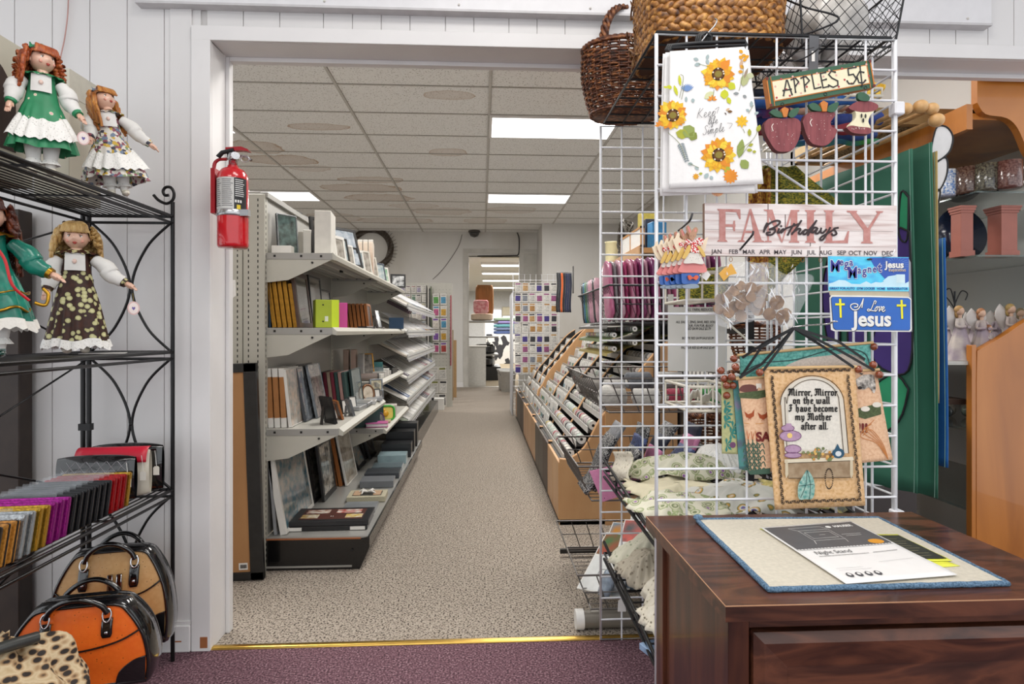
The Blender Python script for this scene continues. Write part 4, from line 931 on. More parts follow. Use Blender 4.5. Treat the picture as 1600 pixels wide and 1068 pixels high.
app = ramp_mat('barn_red_paint', [(.35, '#733238'), (.6, '#8a4448')], 18, 6, r=.6, aniso=(6, 1, .8)); apps = M('#6a2f33', .6)
def apple(label, body, leaves, stem, mark=None, ex=None, Y=SY):
    xs = [p[0] for p in body]; ys = [p[1] for p in body]
    t = wt('wooden_apple', label, 'wooden apple', at(1100+sum(xs)/len(xs)/5, 60+max(ys)/5, Y))
    z = ZM(1100, 60, 5.0, Y)
    b = MB(); zp(b, [tuple(v) for v in spline(body+[body[0]], 4)][:-1], z, .016, app, apps); wb(b, 'apple_body', t, bev=.0008)
    for l_ in leaves: b = MB(); zp(b, [tuple(v) for v in spline(l_+[l_[0]], 4)][:-1], z, .008, grn, e=.003); wb(b, 'leaf', t)
    if stem: b = MB(); zp(b, stem, z, .008, ora, e=.005); wb(b, 'stem', t)
    b = MB()
    for i in range(22):
        x = R.uniform(min(xs)+40, max(xs)-40); y = R.uniform(min(ys)+30, max(ys)-50); zf(b, circ(x, y, R.uniform(1.2, 3), 6), z, M('#e9dcd4', .6), .0008)
    if mark: zs(b, [mark], 7, z, M('#f0e2da', .5), .001, smooth=True)
    if ex: ex(b, z)
    wb(b, 'painted_dots', t)
    return t
apple('flat wooden apple with two leaves, leftmost of the three hanging under the sign', [(470, 670), (500, 630), (560, 620), (620, 628), (690, 618), (745, 640), (757, 700), (740, 790), (690, 870), (620, 884), (560, 870), (505, 790), (475, 725)],
    [[(508, 580), (540, 556), (590, 575), (625, 615), (560, 615)], [(655, 605), (680, 560), (740, 545), (720, 600), (680, 622)]], [(596, 556), (622, 540), (655, 556), (640, 618), (614, 618)], [(540, 668), (528, 690), (538, 722)])
apple('flat wooden apple with a bite taken from its right side', [(772, 650), (800, 590), (850, 575), (920, 572), (990, 570), (1025, 590), (1005, 630), (990, 655), (1000, 690), (1040, 715), (1010, 785), (960, 832), (900, 836), (840, 815), (800, 750)],
    [[(812, 520), (850, 505), (890, 525), (915, 570), (840, 560)], [(955, 570), (975, 525), (1045, 502), (1030, 560), (990, 580)]], [(900, 510), (925, 490), (960, 510), (950, 575), (918, 575)], [(842, 632), (828, 655), (840, 685)], Y=SY+.004)
t3 = apple('flat wooden apple core with cream middle and painted seeds', [(1112, 695), (1150, 680), (1220, 690), (1300, 700), (1300, 740), (1240, 745), (1160, 735)], [[(1196, 470), (1200, 430), (1240, 425), (1285, 455), (1280, 490), (1220, 488)]], None, None,
    lambda b, z: (zp(b, [tuple(v) for v in spline([(1130, 540), (1190, 495), (1290, 490), (1360, 520), (1340, 560), (1250, 575), (1160, 560), (1130, 540)], 4)][:-1], z, .016, app, apps), zp(b, [tuple(v) for v in spline([(1160, 545), (1250, 565), (1340, 550), (1300, 600), (1285, 650), (1300, 700), (1220, 695), (1140, 680), (1185, 625), (1185, 575), (1160, 545)], 4)][:-1], z, .014, crm, e=-.0005),
        zf(b, circ(1227, 606, 7, 10, 18), z, inkb, .0020), zf(b, circ(1258, 608, 7, 10, 18), z, inkb, .0020), zf(b, circ(1240, 642, 8, 10, 18), z, inkb, .0020)))

# ---- FAMILY Birthdays board
FYp = 1.428
z0 = ZM(0, 0, 1, FYp)
ff = lambda u, v: at(1101+(1401-1101)*u, (317+(321-317)*u)+(82*v)*(1-.008*u), FYp)
plank = ramp_mat('whitewashed_planks', [(.28, '#b69a94'), (.42, '#d9cac6'), (.55, '#e9e1de'), (.75, '#d3c4bf')], 9, 9, r=.65, aniso=(.5, 1, 7), dist=.6)
t = wt('family_board', 'whitewashed plank board reading FAMILY Birthdays with the months below', 'wall sign', at(1250, 402, FYp))
b = MB(); zp(b, [(0, 0), (1, 0), (1, 1), (0, 1)], ff, .014, plank, M('#8d6f5c', .7)); 
cr = M('#5f4a46', .8)
zs(b, [[(0, .20), (.33, .215)], [(.33, 0), (.33, .20), (.9, .20)], [(0, .50), (.98, .50)], [(.42, .2), (.42, .5)], [(0, .80), (.55, .80)], [(.55, .80), (.55, .5)], [(.60, .80), (1, .80)], [(.6, .8), (.6, .99)]], .005, ff, cr, .0004); wb(b, 'board', t)
b = MB(); pk = M('#b4766f', .7, h2='#c48f88', s=60)
def serif(poly, e=.0009): zf(b, poly, ff, pk, e)
y0_, y1_ = .11, .735
def stem(x0, x1, sx=.012, top=True, bot=True):
    serif([(x0, y0_), (x1, y0_), (x1, y1_), (x0, y1_)])
    if top: serif([(x0-sx, y0_), (x1+sx, y0_), (x1+sx*.4, y0_+.035), (x0-sx*.4, y0_+.035)])
    if bot: serif([(x0-sx, y1_), (x1+sx, y1_), (x1+sx*.4, y1_-.035), (x0-sx*.4, y1_-.035)])
# F
stem(.075, .108); serif([(.10, y0_), (.185, y0_), (.187, .30), (.180, .30), (.165, .17), (.10, .16)]); serif([(.10, .40), (.16, .40), (.16, .45), (.10, .45)]); serif([(.150, .33), (.158, .33), (.158, .53), (.150, .53), (.145, .43)])
# A
serif([(.232, y0_-.01), (.242, y0_-.01), (.300, y1_), (.262, y1_)]); serif([(.232, y0_), (.238, y0_+.06), (.196, y1_), (.186, y1_)]); serif([(.205, .52), (.265, .52), (.268, .56), (.202, .56)]); serif([(.168, y1_), (.212, y1_), (.205, y1_-.035), (.178, y1_-.035)]); serif([(.245, y1_), (.315, y1_), (.303, y1_-.035), (.258, y1_-.035)])
# M
serif([(.318, y0_), (.352, y0_), (.405, y1_), (.398, y1_)]); serif([(.325, y0_), (.334, y0_+.05), (.334, y1_), (.326, y1_)]); serif([(.398, y1_), (.404, y1_), (.460, y0_), (.448, y0_)]); serif([(.448, y0_), (.482, y0_), (.482, y1_), (.448, y1_)]); serif([(.312, y1_), (.350, y1_), (.346, y1_-.03), (.316, y1_-.03)]); serif([(.436, y1_), (.494, y1_), (.488, y1_-.03), (.442, y1_-.03)]); serif([(.306, y0_), (.35, y0_), (.35, y0_+.03), (.312, y0_+.03)]); serif([(.46, y0_), (.494, y0_), (.490, y0_+.03), (.46, y0_+.03)])
# I L Y
stem(.532, .568); stem(.630, .664); serif([(.66, y1_), (.745, y1_), (.752, .50), (.744, .50), (.725, .68), (.66, .695)])
serif([(.748, y0_), (.782, y0_), (.848, .44), (.848, .50), (.830, .50)]); serif([(.848, .44), (.905, y0_), (.920, y0_), (.855, .50), (.840, .50)]); serif([(.826, .45), (.862, .45), (.862, y1_), (.826, y1_)]); serif([(.738, y0_), (.795, y0_), (.79, y0_+.035), (.742, y0_+.035)]); serif([(.890, y0_), (.93, y0_), (.925, y0_+.035), (.896, y0_+.035)]); serif([(.812, y1_), (.876, y1_), (.870, y1_-.035), (.818, y1_-.035)])
wb(b, 'pink_letters', t)
b = MB(); zb = ZM(1180, 320, 11.43, FYp); kb = M('#2e1d20', .6)
BD = [[(205, 330), (170, 400), (150, 480)], [(165, 440), (240, 340), (360, 285), (430, 295), (420, 340), (340, 400), (250, 440), (340, 430), (345, 480), (290, 530), (215, 535), (205, 500), (260, 490)],
    [(420, 430), (395, 490), (430, 490), (480, 440)], [(455, 378), (460, 384)], [(500, 430), (460, 495), (530, 430), (600, 400)], [(690, 340), (620, 450), (575, 535)], [(600, 400), (720, 360), (760, 345)], [(815, 285), (740, 400), (650, 520)], [(660, 500), (760, 430), (800, 440), (770, 500), (800, 520), (850, 470)],
    [(920, 450), (880, 450), (850, 510), (890, 520), (960, 440), (1085, 285)], [(1085, 285), (1000, 420), (935, 540)], [(1090, 410), (1040, 410), (1000, 480), (1030, 490), (1100, 430)], [(1105, 420), (1070, 500), (1110, 510), (1160, 460)], [(1170, 420), (1160, 480), (1200, 500), (1260, 440)], [(1330, 410), (1270, 520), (1200, 620), (1150, 620), (1180, 570), (1300, 500), (1400, 440)], [(1470, 410), (1400, 430), (1430, 480), (1440, 520), (1390, 545), (1360, 520)]]
zs(b, BD, 42, zb, kb, .0018, smooth=True); wb(b, 'script_lettering', t)
b = MB(); mm = M('#4a4246', .7)
for i, s_ in enumerate(['JAN', 'FEB', 'MAR', 'APR', 'MAY', 'JUN', 'JUL', 'AUG', 'SEP', 'OCT', 'NOV', 'DEC']):
    px = [1120, 1146, 1170, 1195, 1219, 1245, 1268, 1290, 1315, 1336, 1360, 1387][i]; py = 393+i*.25
    put_text(b, s_, 0, 0, 9.6, mm, lambda x, y, px=px, py=py: at(px+x, py-y, FYp-.0010), .1)
wb(b, 'month_letters', t)
b = MB()
for i in range(9):
    x = 1142+i*28
    b.tube([at(x+2.5*math.cos(a), 405+i*.2+3.5*math.sin(a), FYp+.006) for a in [2*PI*k/12 for k in range(12)]], .0006, M('#a7672f', .3, .8), 5, True)
wb(b, 'copper_rings', t)

# ---- hooks on the grid
def hook(label, pts, Y, r=.0026, m=None):
    b = MB(); b.tube(spline([at(x, y, Y+dy) for x, y, dy in pts], 5), r, m or M('#3c3c3e', .3, .7), 6); return tag(wb(b, 'display_hook'), label, 'hook')
hook('dark hook over the FAMILY board holding the bags of wooden discs', [(1152, 396, .02), (1158, 388, -.03), (1170, 374, -.06), (1176, 366, -.07), (1177, 361, -.07)], GA)
hook('dark hook holding the wooden bunny ornaments', [(1060, 360, .0), (1070, 352, -.05), (1078, 344, -.09), (1082, 333, -.09)], GA)
hook('bright hook through the top of the blue magnet card', [(1364, 402, .0), (1380, 401, -.04), (1393, 399, -.06), (1398, 390, -.06)], GA, .0015, chrome)
hook('chrome hook holding the black tapestry ribbons', [(1232, 512, 0), (1260, 508, -.02), (1293, 506, -.07), (1302, 502, -.09), (1308, 502, -.09)], GA, .0022, chrome)

# ---- blue magnet card and sticker
MY = 1.412
zm = ZM(1290, 395, 8.214, MY)
sky = ramp_mat('card_sky_print', [(.3, '#2fb4e4'), (.5, '#56cdf0'), (.7, '#2b77d0')], 24, 2, r=.4, aniso=(.5, 1, 1.5))
t = wt('magnet_card', 'blue packaged magnet card with sky print, Mega Magnet on its header', 'magnet card', at(1358, 518, MY))
b = MB(); zp(b, [(30, 40), (1068, 55), (1066, 495), (36, 482)], zm, .0012, sky, white); wb(b, 'header_card', t)
b = MB(); zf(b, [(560, 60), (1066, 62), (1066, 400), (760, 330), (640, 200)], zm, M('#2756b4', .4), .0004)
cl_ = M('#c5e7f4', .4); cy = M('#66d6f2', .4)
zf(b, [(38, 480), (1066, 492), (1066, 365), (1000, 400), (930, 400), (850, 372), (760, 365), (700, 380), (640, 372), (580, 395), (520, 362), (440, 400), (330, 395), (250, 352), (170, 345), (90, 380), (40, 390)], zm, cl_, .0006)
zf(b, [(36, 432), (1066, 440), (1066, 493), (36, 481)], zm, cy, .0008)
zf(b, [(730, 360), (800, 300), (890, 285), (910, 275), (1015, 275), (1018, 400), (900, 400), (800, 390)], zm, cl_, .0007); zf(b, [(905, 280), (1015, 278), (1015, 385), (905, 380)], zm, M('#d3ecf3', .4), .0009)
for i in range(22):
    a = 2*PI*i/22; zs(b, [[(900+90*math.cos(a), 150+60*math.sin(a)), (900+160*math.cos(a), 150+100*math.sin(a))]], 4, zm, M('#6f98d8', .4), .0006)
nv = M('#2d2f8f', .4); ow = M('#ecebe6', .4)
def ztxt(s_, x, y, size, m, e, bold=0, shear=0, rot=0, sx=1, sp=1, zz=zm): put_text(b, s_, 0, 0, size, m, lambda a, c_: zz(x+a*math.cos(rot)+c_*math.sin(rot), y-c_*math.cos(rot)+a*math.sin(rot))-Vector((0, e, 0)), bold, shear, 0, sp, sx)
for dm, e, bo in ((ow, .0010, 9), (nv, .0014, 2.5)):
    for ch, x, y, sz in [('M', 118, 175, 215), ('e', 200, 118, 130), ('g', 262, 140, 150), ('a', 325, 122, 130), ('M', 342, 258, 215), ('a', 430, 222, 130), ('g', 495, 232, 150), ('n', 560, 210, 130), ('e', 625, 208, 130), ('t', 690, 190, 180)]: ztxt(ch, x+(0 if dm == ow else 0), y, sz, dm, e, bo, 0, sx=.8)
for dm, e, bo, dx in ((M('#1d3f86', .4), .0011, 6, 8), (ow, .0015, 4, 0)): ztxt('Jesus', 880+dx, 155+dx*.5, 118, dm, e, bo)
ztxt('inspiration', 915, 220, 52, ow, .0016, 2.5); ztxt('inspiration', 917, 222, 52, M('#7a5a5a', .4), .0018, .6)
for s_, x in (('GREAT FOR:', 155), ('AUTO', 318), ('GYM LOCKER', 512), ('HOME', 708), ('REFRIGERATOR', 918)): ztxt(s_, x, 455+x*.006, 38, M('#1a4f9c', .4), .0014, 1.6)
zf(b, circ(548, 85, 38, 12, 13), zm, inkb, .0012); wb(b, 'header_print', t)
b = MB(); zp(b, [(46, 482), (1066, 492), (1080, 560), (60, 545)], zm, .0006, M('#cfc3a8', .3, alpha=.8), white, e=-.001); zp(b, [(1070, 60), (1100, 120), (1120, 1010), (1082, 1010)], zm, .0005, M('#b9bdc4', .1, alpha=.45), None, e=-.002); wb(b, 'plastic_sleeve', t)
o_ = [(50, 575), (75, 543), (560, 548), (1060, 562), (1095, 590), (1100, 985), (1080, 1012), (600, 1008), (110, 1004), (68, 985)]
b = MB(); zp(b, o_, zm, .0022, ow, e=.0015)
i_ = [(60, 585), (80, 562), (560, 567), (1050, 578), (1080, 602), (1078, 975), (1060, 995), (600, 990), (120, 988), (88, 960)]
zf(b, i_, zm, inkb, .0026); zf(b, [(x*.992+5, y*.985+11) for x, y in i_], zm, M('#1e63bd', .35, var=.12, s=12), .0030)
yl = M('#efe81c', .4)
for cx, cy_ in ((174, 660), (960, 675)):
    for m_, e, d in ((inkb, .0034, 5), (yl, .0038, 0)):
        for q in ([(-14, -72), (14, -72), (22, 170), (-4, 170)], [(-62, -14), (60, -14), (60, 12), (-62, 12)]): zf(b, [(cx+x+d, cy_+y+d) for x, y in q], zm, m_, e)
for m_, e, bo, d in ((inkb, .0034, 9, 7), (ow, .0040, 8, 0)): ztxt('Jesus', 585+d, 855+d, 262, m_, e, bo, sx=.93)
for m_, e, wd, d in ((inkb, .0034, 17, 6), (ow, .0040, 15, 0)):
    zs(b, [[(468+d, 590+d), (440+d, 660+d), (400+d, 720+d), (345+d, 730+d), (308+d, 700+d), (312+d, 665+d), (355+d, 650+d), (395+d, 662+d), (392+d, 690+d), (355+d, 695+d)], [(468+d, 590+d), (450+d, 700+d)]], wd, zm, m_, e, smooth=True)
    zs(b, script('Love', 530+d, 745+d, 62, .03, .12, 1.0), wd*.85, zm, m_, e)
wb(b, 'sticker', t)

# ---- tapestry banners
def tapestry(label, Q, Y, m, draw, beads, ribbon=None, th=.003, wavef=.0008):
    t = wt('tapestry_banner', label, 'tapestry', at(1100+(Q[0][0]+Q[1][0])/2/3.3375, 500+Q[2][1]/3.3375, Y))
    def f(u, v, e=0): return at(1100+((Q[0][0]*(1-u)+Q[1][0]*u)*(1-v)+(Q[3][0]*(1-u)+Q[2][0]*u)*v)/3.3375, 500+((Q[0][1]*(1-u)+Q[1][1]*u)*(1-v)+(Q[3][1]*(1-u)+Q[2][1]*u)*v)/3.3375, Y-e+wavef*math.sin(u*5+v*2)*v)
    c = Vector(t.location)
    b = MB(); b.grid(lambda u, v: f(u, v)-c, 24, 24, m, -th); b.build('woven_panel', t)
    b = MB(); draw(b, f, c)
    if b.v: b.build('woven_picture', t)
    rodm = M('#c9a878', .5); bead = M('#8a3f1f', .18, var=.25, s=60, coat=.7)
    a, z = f(-.02, .012, .0), f(1.02, .012, .0); MB().bar(a-c, z-c, .0035, rodm, 8).build('rod', t)
    for (x, y) in beads:
        q = at(1100+x/3.3375, 500+y/3.3375, Y)-c; MB().ball(tuple(q), .0093, bead, 14, 10).build('bead', t)
    if ribbon:
        b = MB()
        for l_ in ribbon:
            P = [at(1100+x/3.3375, 500+y/3.3375, Y-.004+dy) for x, y, dy in l_]
            for i in range(len(P)-1):
                d = (P[i+1]-P[i]).normalized(); n_ = Vector((-d.z, 0, d.x))*.0032; b.add([P[i]-c+n_, P[i]-c-n_, P[i+1]-c-n_, P[i+1]-c+n_], [(0, 1, 2, 3)], M('#161618', .6)); 
                b.add([P[i]-c+n_+Vector((0, .0008, 0)), P[i]-c-n_+Vector((0, .0008, 0)), P[i+1]-c-n_+Vector((0, .0008, 0)), P[i+1]-c+n_+Vector((0, .0008, 0))], [(3, 2, 1, 0)], b.mats[0])
        b.build('ribbon', t)
    return t
def uvf(Q, f, c, e):   # zoom coordinates to banner surface (affine inverse, good enough over one banner)
    def g(x, y):
        v = .5; u = .5
        for _ in range(6):
            lx, ly = Q[0][0]*(1-v)+Q[3][0]*v, Q[0][1]*(1-v)+Q[3][1]*v; rx, ry = Q[1][0]*(1-v)+Q[2][0]*v, Q[1][1]*(1-v)+Q[2][1]*v; u = (x-lx)/(rx-lx)
            ty = Q[0][1]*(1-u)+Q[1][1]*u; by = Q[3][1]*(1-u)+Q[2][1]*u; v = (y-ty)/(by-ty)
        return f(u, v, e)-c
    return g
tanw = ramp_mat('tan_tapestry', [(.3, '#c79a63'), (.5, '#deb586'), (.75, '#e6c49a')], 130, 4, r=.9, bump=.4)
pch = ramp_mat('peach_tapestry', [(.3, '#d3a583'), (.6, '#e3bd9b')], 150, 3, r=.9, bump=.4)
teal = ramp_mat('teal_tapestry', [(.3, '#3f7f78'), (.55, '#67aca2'), (.75, '#7dbdb3')], 130, 3, r=.9, bump=.4)
brn = M('#5a3423', .8); gnd = M('#55633f', .8, var=.4, s=200); rust = M('#a04a25', .8); dgrn = M('#3f5b4b', .8)
Qt = [(188, 175), (868, 110), (880, 720), (200, 700)]
def d_teal(b, f, c):
    g = uvf(Qt, f, c, .0008)
    zf(b, [tuple(v) for v in spline([(430, 235), (520, 200), (640, 185), (760, 175), (840, 220), (845, 300), (700, 380), (500, 360), (420, 300), (430, 235)], 4)][:-1], g, M('#c9bdb2', .9, var=.2, s=200), 0)
    zs(b, [[(190, 280), (300, 225), (480, 205), (640, 160), (760, 150), (840, 175), (866, 240)]], 6, g, M('#2a3a3c', .8), .0003, smooth=True)
tapestry('teal tapestry banner hanging rearmost, only its top edge showing', Qt, 1.437, teal, d_teal, [(155, 200), (163, 242), (885, 138)], [[(465, 42, -.05), (330, 110, -.02), (200, 195, 0)], [(478, 42, -.05), (700, 110, -.02), (840, 205, 0)]])
Qg = [(92, 300), (200, 300), (215, 700), (95, 695)]
def d_gf(b, f, c):
    g = uvf(Qg, f, c, .0008)
    for x, y in [(110, 450), (110, 530), (140, 590), (118, 650), (150, 560), (115, 490)]:
        for k in range(5): a = -1.6+k*.8; zf(b, [(x, y), (x+26*math.cos(a-.25), y+26*math.sin(a-.25)), (x+38*math.cos(a), y+38*math.sin(a)), (x+26*math.cos(a+.25), y+26*math.sin(a+.25))], g, M('#2e7f78', .8), 0)
    zf(b, circ(150, 650, 16, 10), g, M('#6d4568', .8), .0002)
tapestry('green leafy tapestry banner showing at the far left of the stack', Qg, 1.433, M('#b7b784', .9, var=.2, s=150, bump=.3), d_gf, [(118, 392), (88, 262), (105, 305)])
Qp = [(150, 300), (215, 290), (235, 785), (185, 775)]
tapestry('narrow edge of a purple and teal tapestry between the green and farm ones', Qp, 1.427, ramp_mat('purple_tapestry', [(.3, '#5f4a68'), (.5, '#4f8e8a'), (.7, '#8a6f94')], 22, 3, r=.9), lambda b, f, c: None, [(145, 295), (150, 340), (118, 340)])
Qf = [(178, 300), (898, 252), (985, 728), (240, 800)]
def d_farm(b, f, c):
    g = uvf(Qf, f, c, .0008); G = lambda p, m, e=0: zf(b, p, g, m, e)
    G([(180, 380), (345, 360), (340, 395), (280, 410), (185, 405)], gnd); G([(785, 465), (920, 430), (925, 490), (840, 515), (790, 500)], gnd)
    G([tuple(v) for v in spline([(180, 365), (200, 340), (250, 335), (280, 352), (270, 375), (210, 375), (180, 365)], 3)][:-1], M('#6b3f3a', .8)); G([(270, 330), (300, 330), (300, 358), (285, 350), (275, 360)], M('#e8e0d4', .8), .0002)
    for x, y, s_ in ((235, 495, 1), (305, 500, 1)):
        G([(x-25*s_, y-20), (x-5, y-5), (x+15, y-12), (x+28, y-32), (x+25, y+5), (x+5, y+18), (x-15, y+10)], rust); zs(b, [[(x, y+15), (x-3, y+25)], [(x+8, y+15), (x+8, y+25)]], 3, g, rust, 0)
    zs(b, [[(210, 535), (235, 540)], [(270, 540), (310, 538)]], 4, g, M('#c98f4b', .8), 0)
    for x0 in (245, 290, 268):
        zs(b, [[(x0, 790), (x0-8, 700), (x0-15, 620)]], 7, g, dgrn, 0, smooth=True)
        for k in range(5): y = 640+k*32; zs(b, [[(x0-12+k*2, y+30), (x0-35+k*2, y), (x0-42+k*2, y+15)], [(x0-10+k*2, y+30), (x0+14+k*2, y+2), (x0+24+k*2, y+25)]], 6, g, dgrn, .0001, smooth=True)
        zs(b, [[(x0-15, 620), (x0-22, 580)], [(x0-14, 618), (x0-8, 590)]], 4, g, M('#c06a3a', .8), 0)
    G([(225, 785), (345, 770), (345, 800), (240, 805)], dgrn, .0002)
    for s_, x, y in (('SA', 308, 610), ('!!!', 828, 565)): put_text(b, s_, 0, 0, 66, M('#6e1f1c', .8), lambda a, c_, x=x, y=y: g(x+a, y-c_)-Vector((0, .0004, 0)), 3.0)
    G([tuple(v) for v in spline([(790, 310), (830, 285), (880, 285), (890, 310), (895, 350), (885, 380), (860, 350), (830, 362), (800, 345), (790, 310)], 4)][:-1], M('#ddd6cc', .8, h2='#4a4542', s=90)); G(circ(812, 352, 12, 8, 9), M('#2c2624', .8), .0003); G([(820, 285), (805, 272), (832, 278)], M('#4a4542', .8), .0003)
    for x, y in ((840, 462), (900, 440)): G(circ(x, y, 24, 12, 14), M('#e3dccf', .8), .0003)
    for k in range(5): zs(b, [[(960, 725), (930-k*8, 640), (870-k*14, 570-k*8+k*k*4), (830-k*6+k*20, 600-k*20)]], 4, g, M('#c27a3e', .8), .0001, smooth=True)
tapestry('peach farm tapestry with hens, corn and a cow behind the mirror one', Qf, 1.415, pch, d_farm, [(165, 245), (145, 295), (912, 285), (882, 232)], [[(468, 40, -.03), (300, 140, -.02), (190, 300, 0)], [(470, 40, -.03), (720, 165, -.02), (890, 262, 0)]], wavef=.0008)
Qm = [(312, 243), (786, 234), (842, 966), (372, 988)]
def d_mir(b, f, c):
    g = uvf(Qm, f, c, .0010); G = lambda p, m, e=0: zf(b, p, g, m, e); S = lambda l_, w_, m, e=.0001, sm=True: zs(b, l_, w_, g, m, e, smooth=sm)
    # scroll border
    scr = M('#3a2a1c', .8)
    def along(p, q, n):
        for i in range(n):
            t0 = i/n; x = p[0]+(q[0]-p[0])*(t0+.5/n); y = p[1]+(q[1]-p[1])*(t0+.5/n); L = math.hypot(q[0]-p[0], q[1]-p[1])/n*.62; a = math.atan2(q[1]-p[1], q[0]-p[0]); sg = 1 if i % 2 else -1
            pts = [(x+math.cos(a)*dx*L-math.sin(a)*dy*L*sg, y+math.sin(a)*dx*L+math.cos(a)*dy*L*sg) for dx, dy in ((-.9, -.3), (-.4, .5), (.2, .35), (.1, -.2), (-.15, -.05), (.35, .55), (.85, .1), (.8, -.4), (.5, -.25))]
            S([pts], 5, scr, 0)
    along((345, 268), (760, 258), 22); along((352, 290), (408, 955), 34); along((745, 285), (808, 935), 34); along((415, 945), (800, 930), 20)
    # arch
    G([(392, 400)]+[(556-164*math.cos(a), 440-148*math.sin(a)) for a in [PI*i/16 for i in range(17)]]+[(745, 690), (725, 690), (415, 690)], M('#d8cfc0', .8)); S([[(392, 420)]+[(556-166*math.cos(a), 438-150*math.sin(a)) for a in [PI*i/10 for i in range(11)]]+[(745, 690)]], 5, scr, .0004)
    G([(425, 400)]+[(560-128*math.cos(a), 430-118*math.sin(a)) for a in [PI*i/14 for i in range(15)]]+[(710, 672), (440, 672)], M('#e3ddd2', .85, var=.12, s=200), .0003)
    S([[(418, 400)]+[(560-136*math.cos(a), 432-124*math.sin(a)) for a in [PI*i/10 for i in range(11)]]+[(718, 680)]], 4, scr, .0006); S([[(412, 400), (425, 690)]], 4, scr, .0006, False)
    # shelf
    G([(412, 722), (768, 708), (772, 728), (412, 742)], M('#dcd0b8', .8), .0006); G([(425, 742), (760, 728), (765, 815), (432, 820)], M('#8f775c', .8, h2='#a58f74', s=60), .0006); S([[(412, 742), (772, 728)], [(432, 820), (765, 815)]], 4, scr, .0008, False)
    for x in (415, 752): G([(x, 725), (x+14, 725), (x+16, 800), (x+6, 822), (x, 800)], M('#cdbfa4', .8), .0008)
    # lamp
    pl, pd = M('#b593b0', .7, var=.2, s=120), M('#6e4468', .8)
    for q in (circ(442, 600, 56, 18, 28), circ(455, 668, 42, 16, 22), circ(455, 700, 44, 14, 14), circ(428, 560, 34, 14, 16)): G(q, pl, .0010); S([q+[q[0]]], 4, pd, .0012, False)
    G([(412, 560), (420, 535), (445, 535), (455, 560)], pl, .0012); G(circ(438, 598, 14, 10, 14), M('#e6c67a', .7), .0014)
    # flowers, clock
    for i in range(26): x = 505+R.random()*165; y = 700+R.uniform(-38, 18)+abs(x-590)*.12; G(circ(x, y, R.uniform(5, 9), 7), M(R.choice(['#c78f45', '#dcae62', '#7d8458', '#6f7a4f']), .8), .0012+.00001*i)
    for i in range(8): S([[(590, 715), (560+i*10, 680-(i % 3)*10)]], 3, M('#5f6a45', .8), .0011, False)
    G(circ(690, 690, 32, 18, 26), M('#22506a', .6), .0012); G(circ(690, 692, 16, 12, 14), M('#d8dde0', .6), .0014); G([(672, 668), (686, 640), (700, 668)], M('#22506a', .6), .0013)
    # shawl and beads
    G([tuple(v) for v in spline([(528, 775), (550, 800), (568, 850), (560, 920), (520, 928), (485, 925), (482, 860), (505, 810), (528, 775)], 4)][:-1], M('#4f8f88', .8, h2='#a9c4b9', s=110), .0010)
    S([[(528, 778), (522, 850), (495, 920)], [(530, 780), (545, 850), (540, 925)], [(485, 860), (560, 850)]], 4, M('#24403f', .8), .0012)
    for i in range(28): a = 2*PI*i/28; G(circ(642+20*math.cos(a), 822+52*math.sin(a), 4, 6), scr, .0010)
